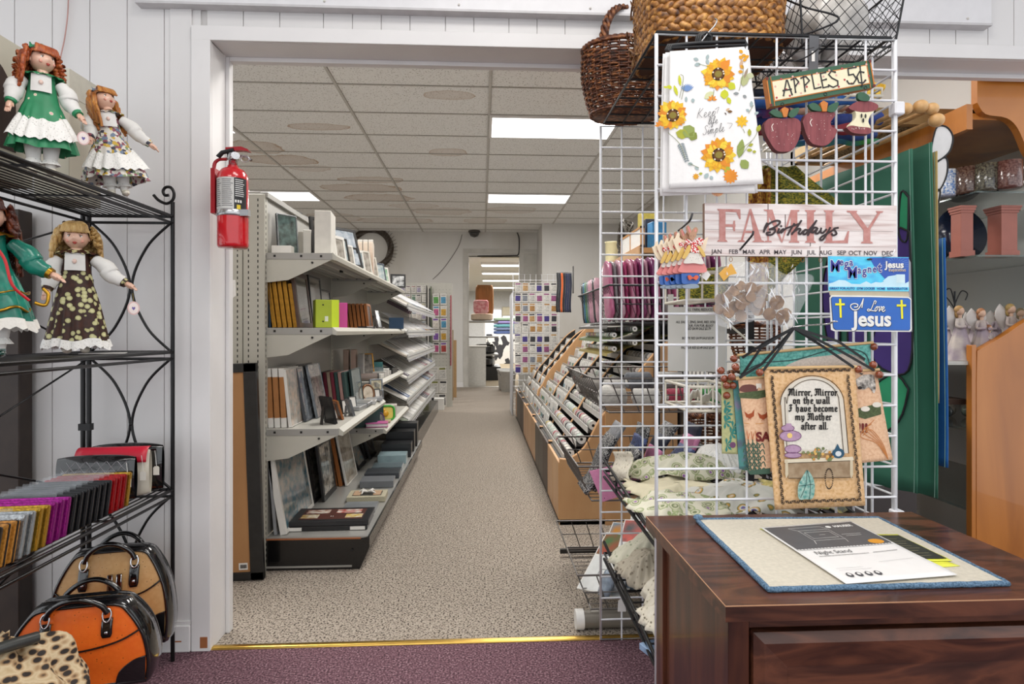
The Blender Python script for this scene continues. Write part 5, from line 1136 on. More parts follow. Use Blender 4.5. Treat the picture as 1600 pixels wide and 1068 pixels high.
    # blackletter, broad pen
    BL = {'i': (.62, [[(.0, .86), (.14, .98)], [(.1, .92), (.1, .1)], [(.04, .12), (.22, 0)], [(.1, 1.28), (.16, 1.34)]]), 'r': (.74, [[(.0, .86), (.14, .98)], [(.1, .92), (.1, .1)], [(.04, .12), (.22, 0)], [(.16, .75), (.42, .98), (.52, .86)]]), 'n': (1.05, [[(.0, .86), (.14, .98)], [(.1, .92), (.1, .05)], [(.14, .78), (.44, 1), (.56, .86), (.56, .1)], [(.5, .12), (.68, 0)]]),
        'm': (1.5, [[(.0, .86), (.14, .98)], [(.1, .92), (.1, .05)], [(.14, .78), (.44, 1), (.56, .86), (.56, .05)], [(.6, .78), (.9, 1), (1.02, .86), (1.02, .1)], [(.96, .12), (1.14, 0)]]), 'o': (.95, [[(.1, .85), (.1, .15), (.4, 0), (.6, .15), (.6, .85), (.3, 1), (.1, .85)]]), 'e': (.85, [[(.1, .85), (.1, .15), (.4, 0), (.6, .12)], [(.1, .85), (.35, 1), (.56, .85), (.52, .6), (.12, .42)]]),
        'a': (.95, [[(.1, .9), (.35, 1), (.56, .85), (.56, .1), (.7, 0)], [(.54, .55), (.2, .6), (.08, .4), (.1, .12), (.3, 0), (.52, .14)]]), 't': (.62, [[(.14, 1.35), (.14, .12), (.38, 0)], [(-.05, .95), (.42, .95)]]), 'h': (1.05, [[(.0, 1.7), (.14, 1.6)], [(.1, 1.65), (.1, .05)], [(.14, .78), (.44, 1), (.56, .86), (.56, .1), (.4, -.25)]]), 'w': (1.5, [[(.02, .98), (.1, .88), (.1, .15), (.34, 0), (.54, .15)], [(.54, .95), (.54, .15), (.8, 0), (1.04, .2)], [(.98, 1), (1.06, .85), (1.04, .2)]]),
        'l': (.5, [[(.0, 1.7), (.12, 1.6)], [(.1, 1.65), (.1, .1), (.28, 0)]]), 'v': (1.0, [[(.0, .98), (.1, .88), (.1, .2), (.35, 0), (.6, .25), (.58, .85), (.46, 1)]]), 'b': (.98, [[(.0, 1.7), (.12, 1.6)], [(.1, 1.65), (.1, .15), (.36, 0), (.58, .18), (.58, .82), (.34, 1), (.12, .82)]]), 'c': (.8, [[(.5, .88), (.34, 1), (.1, .85), (.1, .15), (.36, 0), (.56, .12)]]),
        'y': (1.0, [[(.0, .98), (.1, .88), (.1, .2), (.32, .05), (.56, .2)], [(.5, 1), (.58, .9), (.56, 0), (.3, -.4), (.1, -.3)]]), 'f': (.62, [[(.5, 1.55), (.34, 1.7), (.14, 1.5), (.14, 0), (.0, -.2)], [(-.05, .95), (.42, .95)]]), ',': (.4, [[(.1, .1), (.04, -.2)]]), '.': (.4, [[(.06, .06), (.14, .12)]]),
        'M': (1.75, [[(-.05, 1.35), (.1, 1.65), (.34, 1.4), (.3, .3), (.05, 0), (-.1, .2)], [(.34, 1.3), (.6, 1.65), (.78, 1.4), (.78, .1)], [(.82, 1.35), (1.1, 1.65), (1.26, 1.4), (1.26, .15), (1.42, 0)], [(.1, .9), (.5, .9)]]), 'I': (1.0, [[(.0, 1.45), (.3, 1.7), (.62, 1.55)], [(.36, 1.6), (.36, .2), (.05, 0), (-.1, .2)], [(.1, .85), (.6, .85)]]), ' ': (.62, [])}
    def bl(txt, cx, y, s_):
        wd = sum(BL[c_][0] for c_ in txt)*s_; x = cx-wd/2; out = []
        for ch in txt:
            for l_ in BL[ch][1]: out.append([(x+p[0]*s_, y-p[1]*s_) for p in l_])
            x += BL[ch][0]*s_
        S(out, 6.4, M('#171314', .8), .0014, False); zs(b, out, 7.5, g, M('#171314', .8), .0016, nib=-.6)
    for s_, cx, y in (('Mirror, Mirror', 560, 390), ('on the wall', 552, 432), ('I have become', 562, 473), ('my Mother', 562, 517), ('after all.', 568, 565)): bl(s_, cx, y, 21)
tapestry('tan tapestry banner with a mirror verse, frontmost of the hanging banners', Qm, 1.400, tanw, d_mir, [(290, 272), (806, 256), (915, 284)], [[(470, 40, 0), (400, 140, 0), (310, 262, 0)], [(474, 44, 0), (640, 150, 0), (782, 246, 0)], [(462, 50, 0), (300, 230, .01), (185, 300, .012)]], wavef=.0006)
# ---- clear bags of wooden discs
disc = ramp_mat('wooden_discs', [(.3, '#6e4c2f'), (.6, '#94704a')], 60, 3, r=.5)
zd = lambda Y: ZM(1120, 420, 7.63, Y)
film = M('#f2f4f6', .05, var=.0, alpha=.13, coat=1, bump=1, bs=60); filmw = M('#f4f5f7', .12, alpha=.8)
DISC = [[(130, 330, 70), (150, 520, 70), (300, 420, 70), (420, 330, 66), (215, 260, 72), (305, 195, 62), (430, 225, 75), (540, 250, 62), (350, 350, 95), (70, 360, 70), (235, 450, 75), (60, 470, 72), (190, 520, 62), (330, 560, 72)], [(725, 400, 90), (640, 535, 78), (520, 400, 80), (500, 490, 70), (800, 560, 78), (820, 600, 72), (460, 440, 70), (860, 520, 60)]]
for k, ds in enumerate(DISC):
    Y = 1.408+.012*k; z = zd(Y)
    t = wt('bag_of_discs', ['clear bag of round wooden discs on the left of the dark hook, with yellow tag', 'clear bag of round wooden discs on the right of the dark hook'][k], 'bag', z(350+350*k, 640))
    c = Vector(t.location)
    for j, (x, y, r) in enumerate(ds):
        b = MB(); b.prism(circ(0, 0, r/7.63/F*1.41, 20), -.0015, .0015, disc, X=Matrix.Translation(z(x, y)-c+Vector((0, .004+.0012*j, 0))) @ Euler((PI/2+R.uniform(-.35, .35), R.uniform(-.4, .4), 0)).to_matrix().to_4x4())
        b.ball(tuple(z(x+r*.6, y-r*.5)-c+Vector((0, .001+.0012*j, 0))), .0008, M('#3a2a1c', .8), 6, 4); b.build('wooden_disc', t)
    if k == 0: P = [(0, 40), (60, -40), (340, -90), (600, -20), (600, 300), (470, 600), (300, 640), (90, 690), (-10, 560)]
    else: P = [(420, -60), (640, -80), (830, 60), (1155, 70), (1100, 300), (900, 680), (700, 660), (520, 640), (380, 470)]
    poly = [tuple(v) for v in spline(P+[P[0]], 5)][:-1]; cx = sum(p[0] for p in poly)/len(poly); cy_ = sum(p[1] for p in poly)/len(poly)
    for sd in (-1, 1):
        b = MB(); N = len(poly); vs = []; K = 7
        for i in range(K+1):
            q = 1-i/K*.97
            for j, (x, y) in enumerate(poly): vs.append(z(cx+(x-cx)*q, cy_+(y-cy_)*q)-c+Vector((0, .006+sd*(.015*(1-q*q)+.003*math.sin(j*2.7+i*3)+.002*math.sin(j*5.3-i*2)), 0)))
        b.add(vs, [(i*N+j, i*N+(j+1) % N, (i+1)*N+(j+1) % N, (i+1)*N+j) for i in range(K) for j in range(N)], film, True); b.build('clear_film', t)
    b = MB(); RR = random.Random(5+k)
    for i in range(26):
        x, y = (RR.uniform(60, 600), RR.uniform(-60, 250)) if k == 0 else (RR.uniform(480, 1050), RR.uniform(-60, 280))
        if i > 18: x, y = (RR.uniform(0, 140), RR.uniform(250, 620)) if k == 0 else (RR.uniform(700, 900), RR.uniform(420, 640))
        a = RR.uniform(.5, 2.4); L = RR.uniform(60, 190); w_ = RR.uniform(6, 20)
        b.add([z(x, y)-c+Vector((0, -.012, 0)), z(x+math.cos(a)*L*.5-w_, y+math.sin(a)*L*.5)-c+Vector((0, -.016, 0)), z(x+math.cos(a)*L, y+math.sin(a)*L)-c+Vector((0, -.011, 0)), z(x+math.cos(a)*L*.5+w_, y+math.sin(a)*L*.5+w_*.4)-c+Vector((0, -.013, 0))], [(0, 1, 2, 3)], filmw)
    b.build('film_creases', t)
    if k == 0: b = MB(); zp(b, [(0, 60), (60, 0), (150, -60), (215, 60), (130, 80), (60, 150)], lambda x, y: z(x, y)-c, .001, M('#dca545', .5), None, .012); b.build('yellow_tag', t)
# ---- wooden bunny ornaments
def bunny(label, dx, dy, sc_, Y, full=True):
    zz = lambda x, y: at(1020+dx+(x*sc_+(1-sc_)*430)/7.633, 320+dy+(y*sc_+(1-sc_)*600)/7.633, Y)
    t = wt('bunny_ornament', label, 'wooden ornament', zz(430, 990)); c = Vector(t.location); q = lambda x, y: zz(x, y)-c
    def part(nm, pts, m, e, th=.005, sm=True): b = MB(); zp(b, [tuple(v) for v in spline(pts+[pts[0]], 3)][:-1] if sm else pts, q, th, m, None, e); return b.build(nm, t)
    cm = M('#ead8bd', .6, var=.06); redm = M('#c2372f', .6); pnk = M('#e08a86', .6); blu = M('#2a5fae', .4, coat=.3); fur_ = M('#b98f72', .6); och = M('#d9b463', .6); gr_ = M('#8b99a8', .6); orr = M('#d9603c', .5)
    part('wings', [(235, 410), (270, 395), (300, 330), (320, 350), (330, 400), (450, 440), (590, 430), (650, 385), (655, 410), (600, 610), (560, 600), (470, 540), (380, 600), (300, 560)], cm, 0)
    part('skirt', [(400, 590), (530, 590), (600, 690), (630, 800), (470, 810), (300, 800), (330, 720)], pnk, .006)
    part('apron', [(410, 580), (520, 580), (590, 690), (560, 712), (470, 700), (400, 705), (350, 690)], M('#e6e0d6', .6), .011)
    part('legs', [(335, 820), (400, 815), (540, 820), (550, 900), (520, 945), (440, 940), (370, 945), (340, 920)], blu, .004)
    part('feet', [(350, 960), (430, 945), (500, 945), (535, 965), (530, 990), (440, 1000), (345, 990)], gr_, .008)
    part('heart', [(400, 850), (430, 840), (460, 870), (500, 842), (530, 860), (500, 900), (460, 880), (420, 900)], orr, .010)
    part('head', [(420, 340), (450, 325), (490, 325), (505, 370), (480, 410), (455, 435), (425, 400)], fur_, .009)
    part('ear', [(388, 265), (410, 245), (440, 290), (460, 345), (430, 370), (400, 330)], fur_, .007); part('ear', [(460, 350), (465, 300), (500, 270), (528, 300), (510, 350), (480, 370)], fur_, .007)
    b = MB(); zf(b, [(400, 270), (415, 262), (445, 340), (425, 345)], q, pnk, .0080); zf(b, [(475, 340), (495, 290), (508, 310), (490, 345)], q, pnk, .0080); zf(b, circ(438, 378, 4, 8), q, inkb, .0096); zf(b, circ(472, 378, 4, 8), q, inkb, .0096); zf(b, circ(455, 425, 6, 8), q, pnk, .0096)
    for x, y in ((330, 472), (568, 465)): zf(b, [(x, y+28), (x-24, y-4), (x-12, y-20), (x, y-8), (x+12, y-20), (x+24, y-4)], q, redm, .0010)
    for i in range(12): zf(b, circ(400+R.random()*150, 610+R.random()*70, 3, 5), q, inkb, .0114)
    b.build('painted_marks', t)
    b = part('gingham_bow', [(365, 440), (390, 415), (450, 445), (520, 400), (580, 420), (560, 490), (500, 470), (540, 560), (470, 580), (420, 550), (440, 470), (390, 480)], ramp_mat('red_gingham', [(.4, '#e8ddd6'), (.5, '#c83a3a')], 230, 0, kind='noise', r=.7, interp='CONSTANT') if 'GH' not in globals() else GH, .013)
    globals()['GH'] = b.data.materials[0]
    part('arm', [(330, 640), (395, 500), (425, 495), (420, 560), (370, 640), (345, 650)], och, .014); part('arm', [(500, 500), (545, 510), (600, 600), (590, 630), (560, 600)], och, .014)
    return t
for i, (dx, dy, s_, yy_, lb) in enumerate([(-36, 8, .85, .030, 'wooden bunny ornament with cream wings, fifth back in the hanging bunch'), (-28, 7, .88, .024, 'wooden bunny ornament with cream wings, fourth back in the hanging bunch'), (-19, 5, .9, .018, 'wooden bunny ornament, third back in the hanging bunch'), (-10, 3, .94, .010, 'wooden bunny ornament directly behind the front one'), (0, 0, 1, 0, 'front wooden bunny ornament in pink skirt and red gingham bow')]):
    bunny(lb, dx, dy, s_, 1.385+yy_)
tag(wb(zp(MB(), [(575, 850), (640, 780), (690, 830), (640, 905)], ZM(1020, 320, 7.633, 1.39), .0008, white), 'price_tag'), 'blank white paper tag beside the wooden bunny ornaments', 'tag')
# ================================================================ left aisle shelving and its frames
gm = M('#b5b2a6', .45, var=.06, s=5); gm2 = M('#9d9b95', .4, .2, var=.08, s=5); gk = M('#101011', .25, var=.4, s=9, coat=.4); hole = M('#1c1a18', .8)
BX, GY0 = -.99, 2.80
t = thing('gondola_shelving', 'beige metal shelving bays with perforated uprights along the left of the aisle', 'shelving', (-1.07, GY0, 0))
LG = T(1.07, -GY0, 0)
for y in (GY0, GY0+1.22, GY0+2.44):
    for x0 in ((-1.155, -1.085) if y == GY0 else (-1.085,)):
        b = MB(); b.cbox(x0, x0+.066+(.03 if x0 > -1.1 else 0), y-.02, y+.02, 0, 1.725, .002, gm, LG)
        for i in range(66):
            z = .04+i*.0254
            for xx in ((x0+.022, x0+.045) if x0 < -1.1 else (x0+.024, x0+.066)): b.box(xx-.0022, xx+.0022, y-.0206, y-.0199, z, z+.0125, hole, LG)
            if x0 > -1.1: b.box(BX+.0005, BX+.0016, y-.006, y-.002, z, z+.0125, hole, LG)
        b.build('upright', t)
MB().box(-1.01, BX-.005, GY0+.02, GY0+2.44, .15, 1.71, M('#a3a19b', .35, .2, var=.06, s=3), LG).build('back_panel', t)
MB().box(-1.09, BX+.012, GY0-.01, GY0+2.47, 1.712, 1.735, gm2, LG).build('top_rail', t)
b = MB(); b.box(BX, -.565, GY0, GY0+2.44, .0, .142, gk, LG); b.box(BX, -.60, GY0-.004, GY0, .012, .02, gm2, LG); b.tube([(-.60, GY0-.003, .09), (-.60, GY0-.006, .09)], .006, hole, 8, X=LG); b.build('kick_plate', t)
MB().add([(-.565, GY0, .0), (-.565, GY0+2.44, 0), (-.52, GY0+2.44, .10), (-.52, GY0, .10), (-.565, GY0, .142), (-.565, GY0+2.44, .142), (-.52, GY0+2.44, .15), (-.52, GY0, .15)], [(0, 1, 2, 3), (3, 2, 6, 7), (0, 3, 7, 4), (7, 6, 5, 4)], gk, X=LG).build('front_skirt', t)
b = MB(); b.box(BX, -.53, GY0+.003, GY0+2.44, .142, .152, M('#a8a7a2', .3, .3, var=.06, s=6), LG); b.box(BX, -.56, GY0-.003, GY0+.002, .140, .146, M('#9a5b33', .8), LG); b.build('base_deck', t)
def shelf(y0, x1, z, L=1.212):
    s_ = MB(); s_.box(BX, x1, y0, y0+L, z-.012, z, M('#c3c1b8', .4, var=.05, s=5), LG)
    s_.add([(x1, y0, z+.003), (x1, y0+L, z+.003), (x1+.022, y0+L, z-.016), (x1+.022, y0, z-.016), (x1, y0, z-.03), (x1, y0+L, z-.03), (x1+.018, y0+L, z-.034), (x1+.018, y0, z-.034)], [(3, 2, 1, 0), (7, 6, 2, 3), (4, 5, 6, 7), (0, 4, 7, 3)], gm, X=LG)
    for q in (.25, .5, .75): s_.box(BX+(x1-BX)*q-.012, BX+(x1-BX)*q+.012, y0, y0+L, z-.024, z-.012, gm2, LG)
    o = s_.build('shelf', t)
    for yy in (y0, y0+L-.004):
        b = MB(); d = .125 if x1 < -.66 else .135
        b.prism([(BX, z-.012), (BX, z-.012-d), (BX+.10, z-.012-d+.012), (x1, z-.03), (x1, z-.012)][::-1], 0, .004, gm, X=LG @ Matrix(((1, 0, 0, 0), (0, 0, 1, yy), (0, 1, 0, 0), (0, 0, 0, 1))))
        b.box(BX, x1, yy-.003, yy, z-.030, z-.001, gm2, LG)
        for xx in (BX+.04, BX+.16, x1-.05): b.box(xx-.005, xx+.005, yy-.0042, yy-.002, z-.02, z-.010, hole, LG)
        b.tube([(x1-.09, yy-.005, z-.045), (x1-.09, yy+.0, z-.045)], .005, hole, 8, X=LG); b.build('shelf_bracket', o)
for k in range(2):
    shelf(GY0+1.22*k, -.69, 1.46); shelf(GY0+1.22*k, -.69, 1.115)
shelf(GY0, -.66, .65); shelf(GY0+1.22, -.70, .76); shelf(GY0+1.22, -.655, .45)
# --- generic goods. local: width along X, face towards -Y, stands on z=0
glassy = lambda h, h2: M(h, .12, var=.0, h2=h2, s=28, coat=.6)
def pframe(label, loc, rz, w_, h_, bm, photo, lean=-.2, th=.014, bw_=.016, easel=False, cat='picture frame', group=None, oval=False, mat_=None, name='picture_frame'):
    t = thing(name, label, cat, loc, rot=(lean, 0, rz), group=group); XR = T(0, 0, 0, PI/2)
    b = MB()
    if oval:
        o = [(w_/2*math.cos(a), h_/2+h_/2*math.sin(a)) for a in [2*PI*i/28 for i in range(28)]]
        b.tube([(x, 0, z) for x, z in o], bw_*.5, bm, 8, True); b.build('frame_border', t)
        MB().prism([(x*.92, h_/2+(z-h_/2)*.92) for x, z in o], -.003, .003, photo, X=XR).build('picture', t)
    else:
        for x0, x1, z0, z1 in ((-w_/2, w_/2, 0, bw_), (-w_/2, w_/2, h_-bw_, h_), (-w_/2, -w_/2+bw_, bw_, h_-bw_), (w_/2-bw_, w_/2, bw_, h_-bw_)): b.box(x0, x1, -th/2, th/2, z0, z1, bm)
        b.build('frame_border', t, bev=.001)
        p = MB(); p.box(-w_/2+bw_, w_/2-bw_, -th/2+.003, th/2-.002, bw_, h_-bw_, photo)
        if mat_: m_ = min(w_, h_)*.14; p.box(-w_/2+bw_+m_, w_/2-bw_-m_, -th/2+.0025, -th/2+.003, bw_+m_, h_-bw_-m_, mat_)
        p.build('picture', t)
    if easel: MB().box(-.012, .012, 0, .003, 0, h_*.72, bm, T(0, th/2+.002+.05*h_/.15, 0, .38)).build('easel_leg', t)
    return t
def pf(label, x, yn, z, w_, h_, bm, photo, lean, **k): return pframe(label, (x+.004, yn+w_/2, z), PI/2, w_, h_, bm, photo, -lean, **k)
def carton(label, loc, w_, d_, h_, m, rz=0, lean=0, cat='box', name='box', face=None, group=None, roll=0):
    b = MB(); b.cbox(-w_/2, w_/2, -d_/2, d_/2, 0, h_, min(.002, d_*.2, h_*.2), m)
    if face: b.box(-w_/2*.9, w_/2*.9, -d_/2-.0008, -d_/2+.001, h_*.06, h_*.94, face); b.box(w_/2-.001, w_/2+.0008, -d_/2*.7, d_/2*.7, h_*.06, h_*.94, face); b.box(-w_/2*.9, w_/2*.9, -d_/2*.9, d_/2*.9, h_-.001, h_+.0006, face)
    o = b.build(name, None, loc, rot=(lean, roll, rz)); return tag(o, label, cat, group)
wb_ = M('#dcd9d2', .5, var=.05); gyb = M('#8d8e90', .5); gold_f = M('#b5842f', .3, .7, var=.3, s=60); blk_f = M('#1b1a1b', .35, var=.2); brn_f = M('#4a3226', .45, var=.3, s=30)
silv = M('#8f9396', .25, .7, var=.3, s=60); ph1 = glassy('#55524e', '#8f8982'); ph2 = glassy('#2c2a2a', '#6c6761'); ph3 = glassy('#b8b2a8', '#7f786f'); ph4 = glassy('#8fa3a8', '#cfd2d0'); kraft = M('#a8713f', .7, var=.12, s=20)
gp = glassy('#7fae8a', '#d9dcd2')
Z1, Z2, Z3, ZB = 1.462, 1.117, .652, .154
# top shelf
pframe('tall silver framed mirror leaning at the back of the top shelf', (-.93, 2.93, Z1), .9, .11, .20, silv, glassy('#5d7370', '#2c3433'), -.10, bw_=.006)
carton('low white display stand holding keyrings on the top shelf', (-.93, 2.85, Z1), .09, .05, .035, wb_)
carton('cream carton, first of the pair standing on the top shelf', (-.905, 3.10, Z1), .03, .13, .135, M('#cfc9bd', .6), .05); carton('white carton beside the cream one on the top shelf', (-.868, 3.08, Z1), .04, .14, .140, wb_, .05)
carton('pale grey carton behind the white ones on the top shelf', (-.82, 3.14, Z1), .06, .06, .125, M('#a9aaab', .5), .2)
pframe('black edged frame seen edge on behind the tall white box', (-.80, 3.06, Z1), .95, .13, .21, blk_f, ph2, -.12)
carton('tall white box standing at the near end of the top shelf', (-.755, 2.93, Z1), .075, .15, .205, M('#d6d2c8', .5, var=.08), .10, 0)
pframe('white frame seen side on behind the tall white box', (-.73, 3.14, Z1), 1.25, .10, .13, wb_, ph3, -.15)
pframe('large black frame leaning left at the front of the top shelf', (-.735, 3.42, Z1), .95, .17, .235, blk_f, glassy('#8d9aa6', '#c6ccd2'), -.32, easel=True)
for i in range(6): carton('shrink wrapped canvas with wood edges in the leaning stack on the top shelf', (-.90+.034*i, 4.0, Z1), .030, .24, .225, M('#e4dfd6', .2, coat=.5, var=.15, s=12), .15, 0, 'canvas', 'wrapped_canvas', M('#a87a58', .4, var=.0, h2='#e8dccb', s=6), 'wrapped canvases leaning on the top shelf')
for i, (y, w_, h_, bm, pm, lb) in enumerate([(3.18, .09, .13, blk_f, ph4, 'small black frame nearest the front edge of the top shelf'), (3.33, .08, .115, wb_, ph3, 'small white frame behind the black one on the top shelf edge'), (3.45, .08, .12, blk_f, ph3, 'small black rimmed frame in the middle of the front row'), (3.60, .09, .12, wb_, ph4, 'white frame after the black rimmed one on the top shelf'), (3.82, .10, .15, M('#cfcbc0', .5), ph3, 'cream frame in the front row of the top shelf'), (4.05, .10, .14, M('#cfcbc0', .5), ph3, 'cream frame nearest the green print on the top shelf'), (4.35, .11, .13, M('#46505c', .4), ph4, 'slate framed picture before the green print'), (4.52, .11, .12, wb_, gp, 'white framed green print on the top shelf edge')]):
    pframe(lb, (-.725, y, Z1), 1.0, w_, h_, bm, pm, -.22, th=.012, bw_=.011)
pframe('black framed black and white photo at the far end of the top shelf', (-.70, 5.05, Z1), .25, .125, .115, blk_f, glassy('#d8dadb', '#2a2c2e'), -.12, bw_=.014)
for i in range(16):
    c_ = ['#8e8a86', '#6d6a6c', '#a39d94', '#5a4a48', '#2a292b', '#8f9093'][i % 6]; carton('small carton in the row along the top rail of the shelving', (-1.12, 3.05+i*.15, 1.72), .06, .09, R.uniform(.05, .11)*(.7 if i > 8 else 1), M(c_, .5), R.uniform(-.1, .1), group='cartons along the top rail')
# second shelf
carton('blue backed frame at the near end of the second shelf', (-.984, 2.87, Z2), .006, .08, .235, M('#1f3b55', .5, var=.2))
for i in range(5): pf(['tallest gold frame leaning at the left of the second shelf', 'gold frame second from the upright', 'gold frame third from the upright', 'gold frame showing its grey mount', 'gold frame nearest the dark frames'][i], -.967+.021*i, 2.83+.01*i, Z2, .20, .27-.010*i-(.02 if i > 2 else 0), gold_f, ph3 if i > 2 else ph1, .13, th=.018, bw_=.022)
pf('dark frame with grey glass standing behind the lime box', -.862, 2.85, Z2, .22, .265, brn_f, ph2, .12, bw_=.022)
pf('dark brown frame between the grey glass frame and the pillar', -.862, 3.08, Z2, .22, .27, blk_f, ph2, .10, bw_=.012)
pf('black frame with thin edge behind the pink box', -.87, 3.32, Z2, .2, .215, blk_f, ph2, .10, bw_=.01)
b = MB(); b.cbox(-.055, .055, -.04, .04, 0, .135, .002, M('#9fae1e', .5, var=.05)); b.box(.020, .0555, -.0405, .0405, .001, .1355, M('#c8dd1c', .45, var=.03))
for z in (.03, .11): b.ball((-.02, -.040, z), .004, hole, 8, 6)
b.box(-.012, .004, -.0412, -.040, .03, .055, M('#d8dcc8', .5)); tag(b.build('box', None, (-.765, 2.98, Z2), .42), 'lime green box file at the front of the second shelf', 'box')
carton('hot pink box beside the lime green one', (-.725, 3.14, Z2), .05, .08, .128, M('#d1479b', .5, var=.04), .3)
pf('dark frame with rounded silver rim behind the pink box', -.865, 3.46, Z2, .18, .165, silv, ph2, .06, bw_=.008)
pf('brown frame between the silver rimmed one and the orange wood row', -.875, 3.66, Z2, .16, .16, brn_f, ph2, .05)
carton('grey box standing at the left of the orange wood frames', (-.962, 4.06, Z2), .035, .14, .172, M('#6c6462', .5))
of = M('#a3622c', .5, var=.3, s=18, aniso=(1, 1, .2))
for i in range(8): pf('orange brown wooden frame in the leaning row on the second shelf', -.935+.026*i, 3.98, Z2, .14, .165, of, brn_f, .12, th=.019, bw_=.016, group='orange brown wooden frames')
pf('silver frame with pale photo after the orange wood frames', -.725, 4.20, Z2, .14, .13, silv, glassy('#a9b4bb', '#dfe2e4'), .22, bw_=.008, easel=True)
carton('dark blue box with pink square at the far end of the second shelf', (-.72, 5.08, Z2), .12, .10, .095, M('#1f3f5e', .5, var=.1), .15, 0, face=None)
for i in range(4): carton('flat dark packet lying at the front of the second shelf', (-.72, 3.75+.18*i, Z2), .06, .15, .012, M(['#2b2829', '#3a3637', '#1f1e20', '#8a8785'][i], .35), R.uniform(-.2, .2), group='flat packets on the second shelf')
# third shelf
for i in range(3): 
    t = thing('boxed_frame_pack', 'kraft sided frame pack with white ends, %s from the upright' % ['first', 'second', 'third'][i], 'frame pack', (-.978+.030*i, 2.88, Z3), rot=(0, -.05, 0.0))
    MB().box(-.0115, .0115, -.05, .17, .045, .235, kraft).build('carton', t); b = MB(); b.box(-.012, .012, -.051, .171, 0, .045, wb_); b.build('end_cap', t); MB().box(-.012, .012, -.051, .171, .235, .275, wb_).build('end_cap', t)
cl2 = glassy('#c9beb4', '#6f6a66')
pf('clear wrapped scrapbook pack with pale swirled print on the third shelf', -.895, 2.83, Z3, .26, .27, wb_, glassy('#cbb5a4', '#8f948f'), .10, bw_=.004, name='wrapped_pack', cat='frame pack')
pf('dark wrapped pack between the pale print and the black frame', -.875, 3.00, Z3, .22, .27, M('#3b3f45', .3), glassy('#3c4046', '#75797d'), .18, bw_=.006, name='wrapped_pack', cat='frame pack')
pf('large black frame leaning behind the wrapped packs, third shelf', -.90, 3.10, Z3, .24, .28, blk_f, ph2, .16)
pf('shiny wrapped pack with floral print in front of the binders', -.85, 3.12, Z3, .22, .28, silv, glassy('#a89c96', '#67605d'), .20, bw_=.005, name='wrapped_pack', cat='frame pack')
for i, h in enumerate(['#1f3733', '#6a1c2c', '#a08c78', '#7c2335', '#20423c', '#b08780', '#2c4440']): carton(['dark green album left in the row', 'maroon album left of the tan one', 'tan album between the two maroon ones', 'maroon album right of the tan one', 'dark green album in the row middle', 'dusty pink album in the row', 'last dark green album of the row'][i], (-.895+.021*i, 3.56, Z3), .018, .20, .215, M(h, .45, var=.1), 0, 0, 'album', 'album', roll=-.12)
pf('large dark green wrapped frame behind the oval frame', -.745, 3.52, Z3, .26, .225, M('#2a3c3b', .4), glassy('#4c5b5c', '#808b8c'), .12, bw_=.006)
pframe('black easel backed frame seen from behind at the front of the third shelf', (-.735, 2.96, Z3), 2.35, .10, .135, blk_f, blk_f, -.25, easel=True)
pframe('small copper edged frame leaning away beside the black easel frame', (-.72, 3.10, Z3), 2.1, .08, .10, of, brn_f, -.30, th=.01)
pframe('small grey easel frame seen edge on at the front of the third shelf', (-.69, 3.22, Z3), 2.2, .06, .09, silv, gyb, -.28, easel=True)
pframe('tiny white and black frame before the maroon album', (-.74, 3.30, Z3), .9, .05, .075, blk_f, wb_, -.2, bw_=.005); pframe('tiny white frame before the tan album', (-.725, 3.42, Z3), .9, .05, .08, silv, wb_, -.2, bw_=.005)
pframe('oval bronze frame with pale portrait on the third shelf', (-.72, 3.86, Z3), .75, .085, .105, M('#7c5436', .35, .4), glassy('#d9cdbb', '#b4a694'), -.22, oval=True)
pframe('silver filigree frame with brown flower picture', (-.70, 4.02, Z3), .55, .09, .13, silv, glassy('#cfc7a8', '#8f7a52'), -.10, bw_=.010)
pframe('small white frame before the filigree one', (-.675, 3.92, Z3), .9, .05, .075, silv, wb_, -.18, bw_=.007); pframe('small dark frame near the end of the third shelf', (-.672, 4.0, Z3), .4, .045, .06, silv, ph1, -.15, bw_=.008)
for i in range(4): carton('flat silver frame box lying on the third shelf', (-.73+.012*i, 3.48+.14*i, Z3+.004*(i % 2)), .10, .15, .022, M(['#a5a7a8', '#8f9294', '#c0c0be', '#9a9c9e'][i], .3, .3), .1*i-.1, group='flat silver boxes on the third shelf')
# second bay, lower shelves
def roll(label, loc, L, r, m, rz=0, cat='roll', name='paper_roll', group=None):
    b = MB(); b.tube([(-L/2, 0, r), (L/2, 0, r)], r, m, 14); b.tube([(-L/2-.001, 0, r), (L/2+.001, 0, r)], r*.45, M('#b9a184', .7), 10); return tag(b.build(name, None, loc, rz), label, cat, group)
Z4, Z5 = .762, .452
roll('grey brown paper roll lying across the second bay shelf', (-.80, 4.12, Z4), .17, .025, M('#8a7b73', .35), .2); roll('dark roll lying behind the grey brown one', (-.80, 4.20, Z4), .17, .022, M('#4d4a49', .35), .2)
for i in range(3): carton('tall pale pink photo box standing at the start of the second bay, %s' % ['left', 'middle', 'right'][i], (-.94+.05*i, 4.22, Z4), .036, .10, .21-.03*(i == 2), M(['#b59a8a', '#c4a898', '#9a9692'][i], .5), .1)
pframe('narrow gold frame leaning in the second bay', (-.83, 4.42, Z4), .5, .10, .18, gold_f, ph1, -.3, bw_=.008)
carton('teal storage box in the second bay', (-.82, 4.62, Z4), .12, .10, .10, M('#2f6b6b', .4), .2); carton('clear plastic box under the teal one', (-.79, 4.50, Z4), .11, .09, .07, M('#7c8a8c', .15, alpha=.6), .2); carton('black tray of jars in the second bay', (-.77, 4.90, Z4), .13, .28, .04, blk_f, 0)
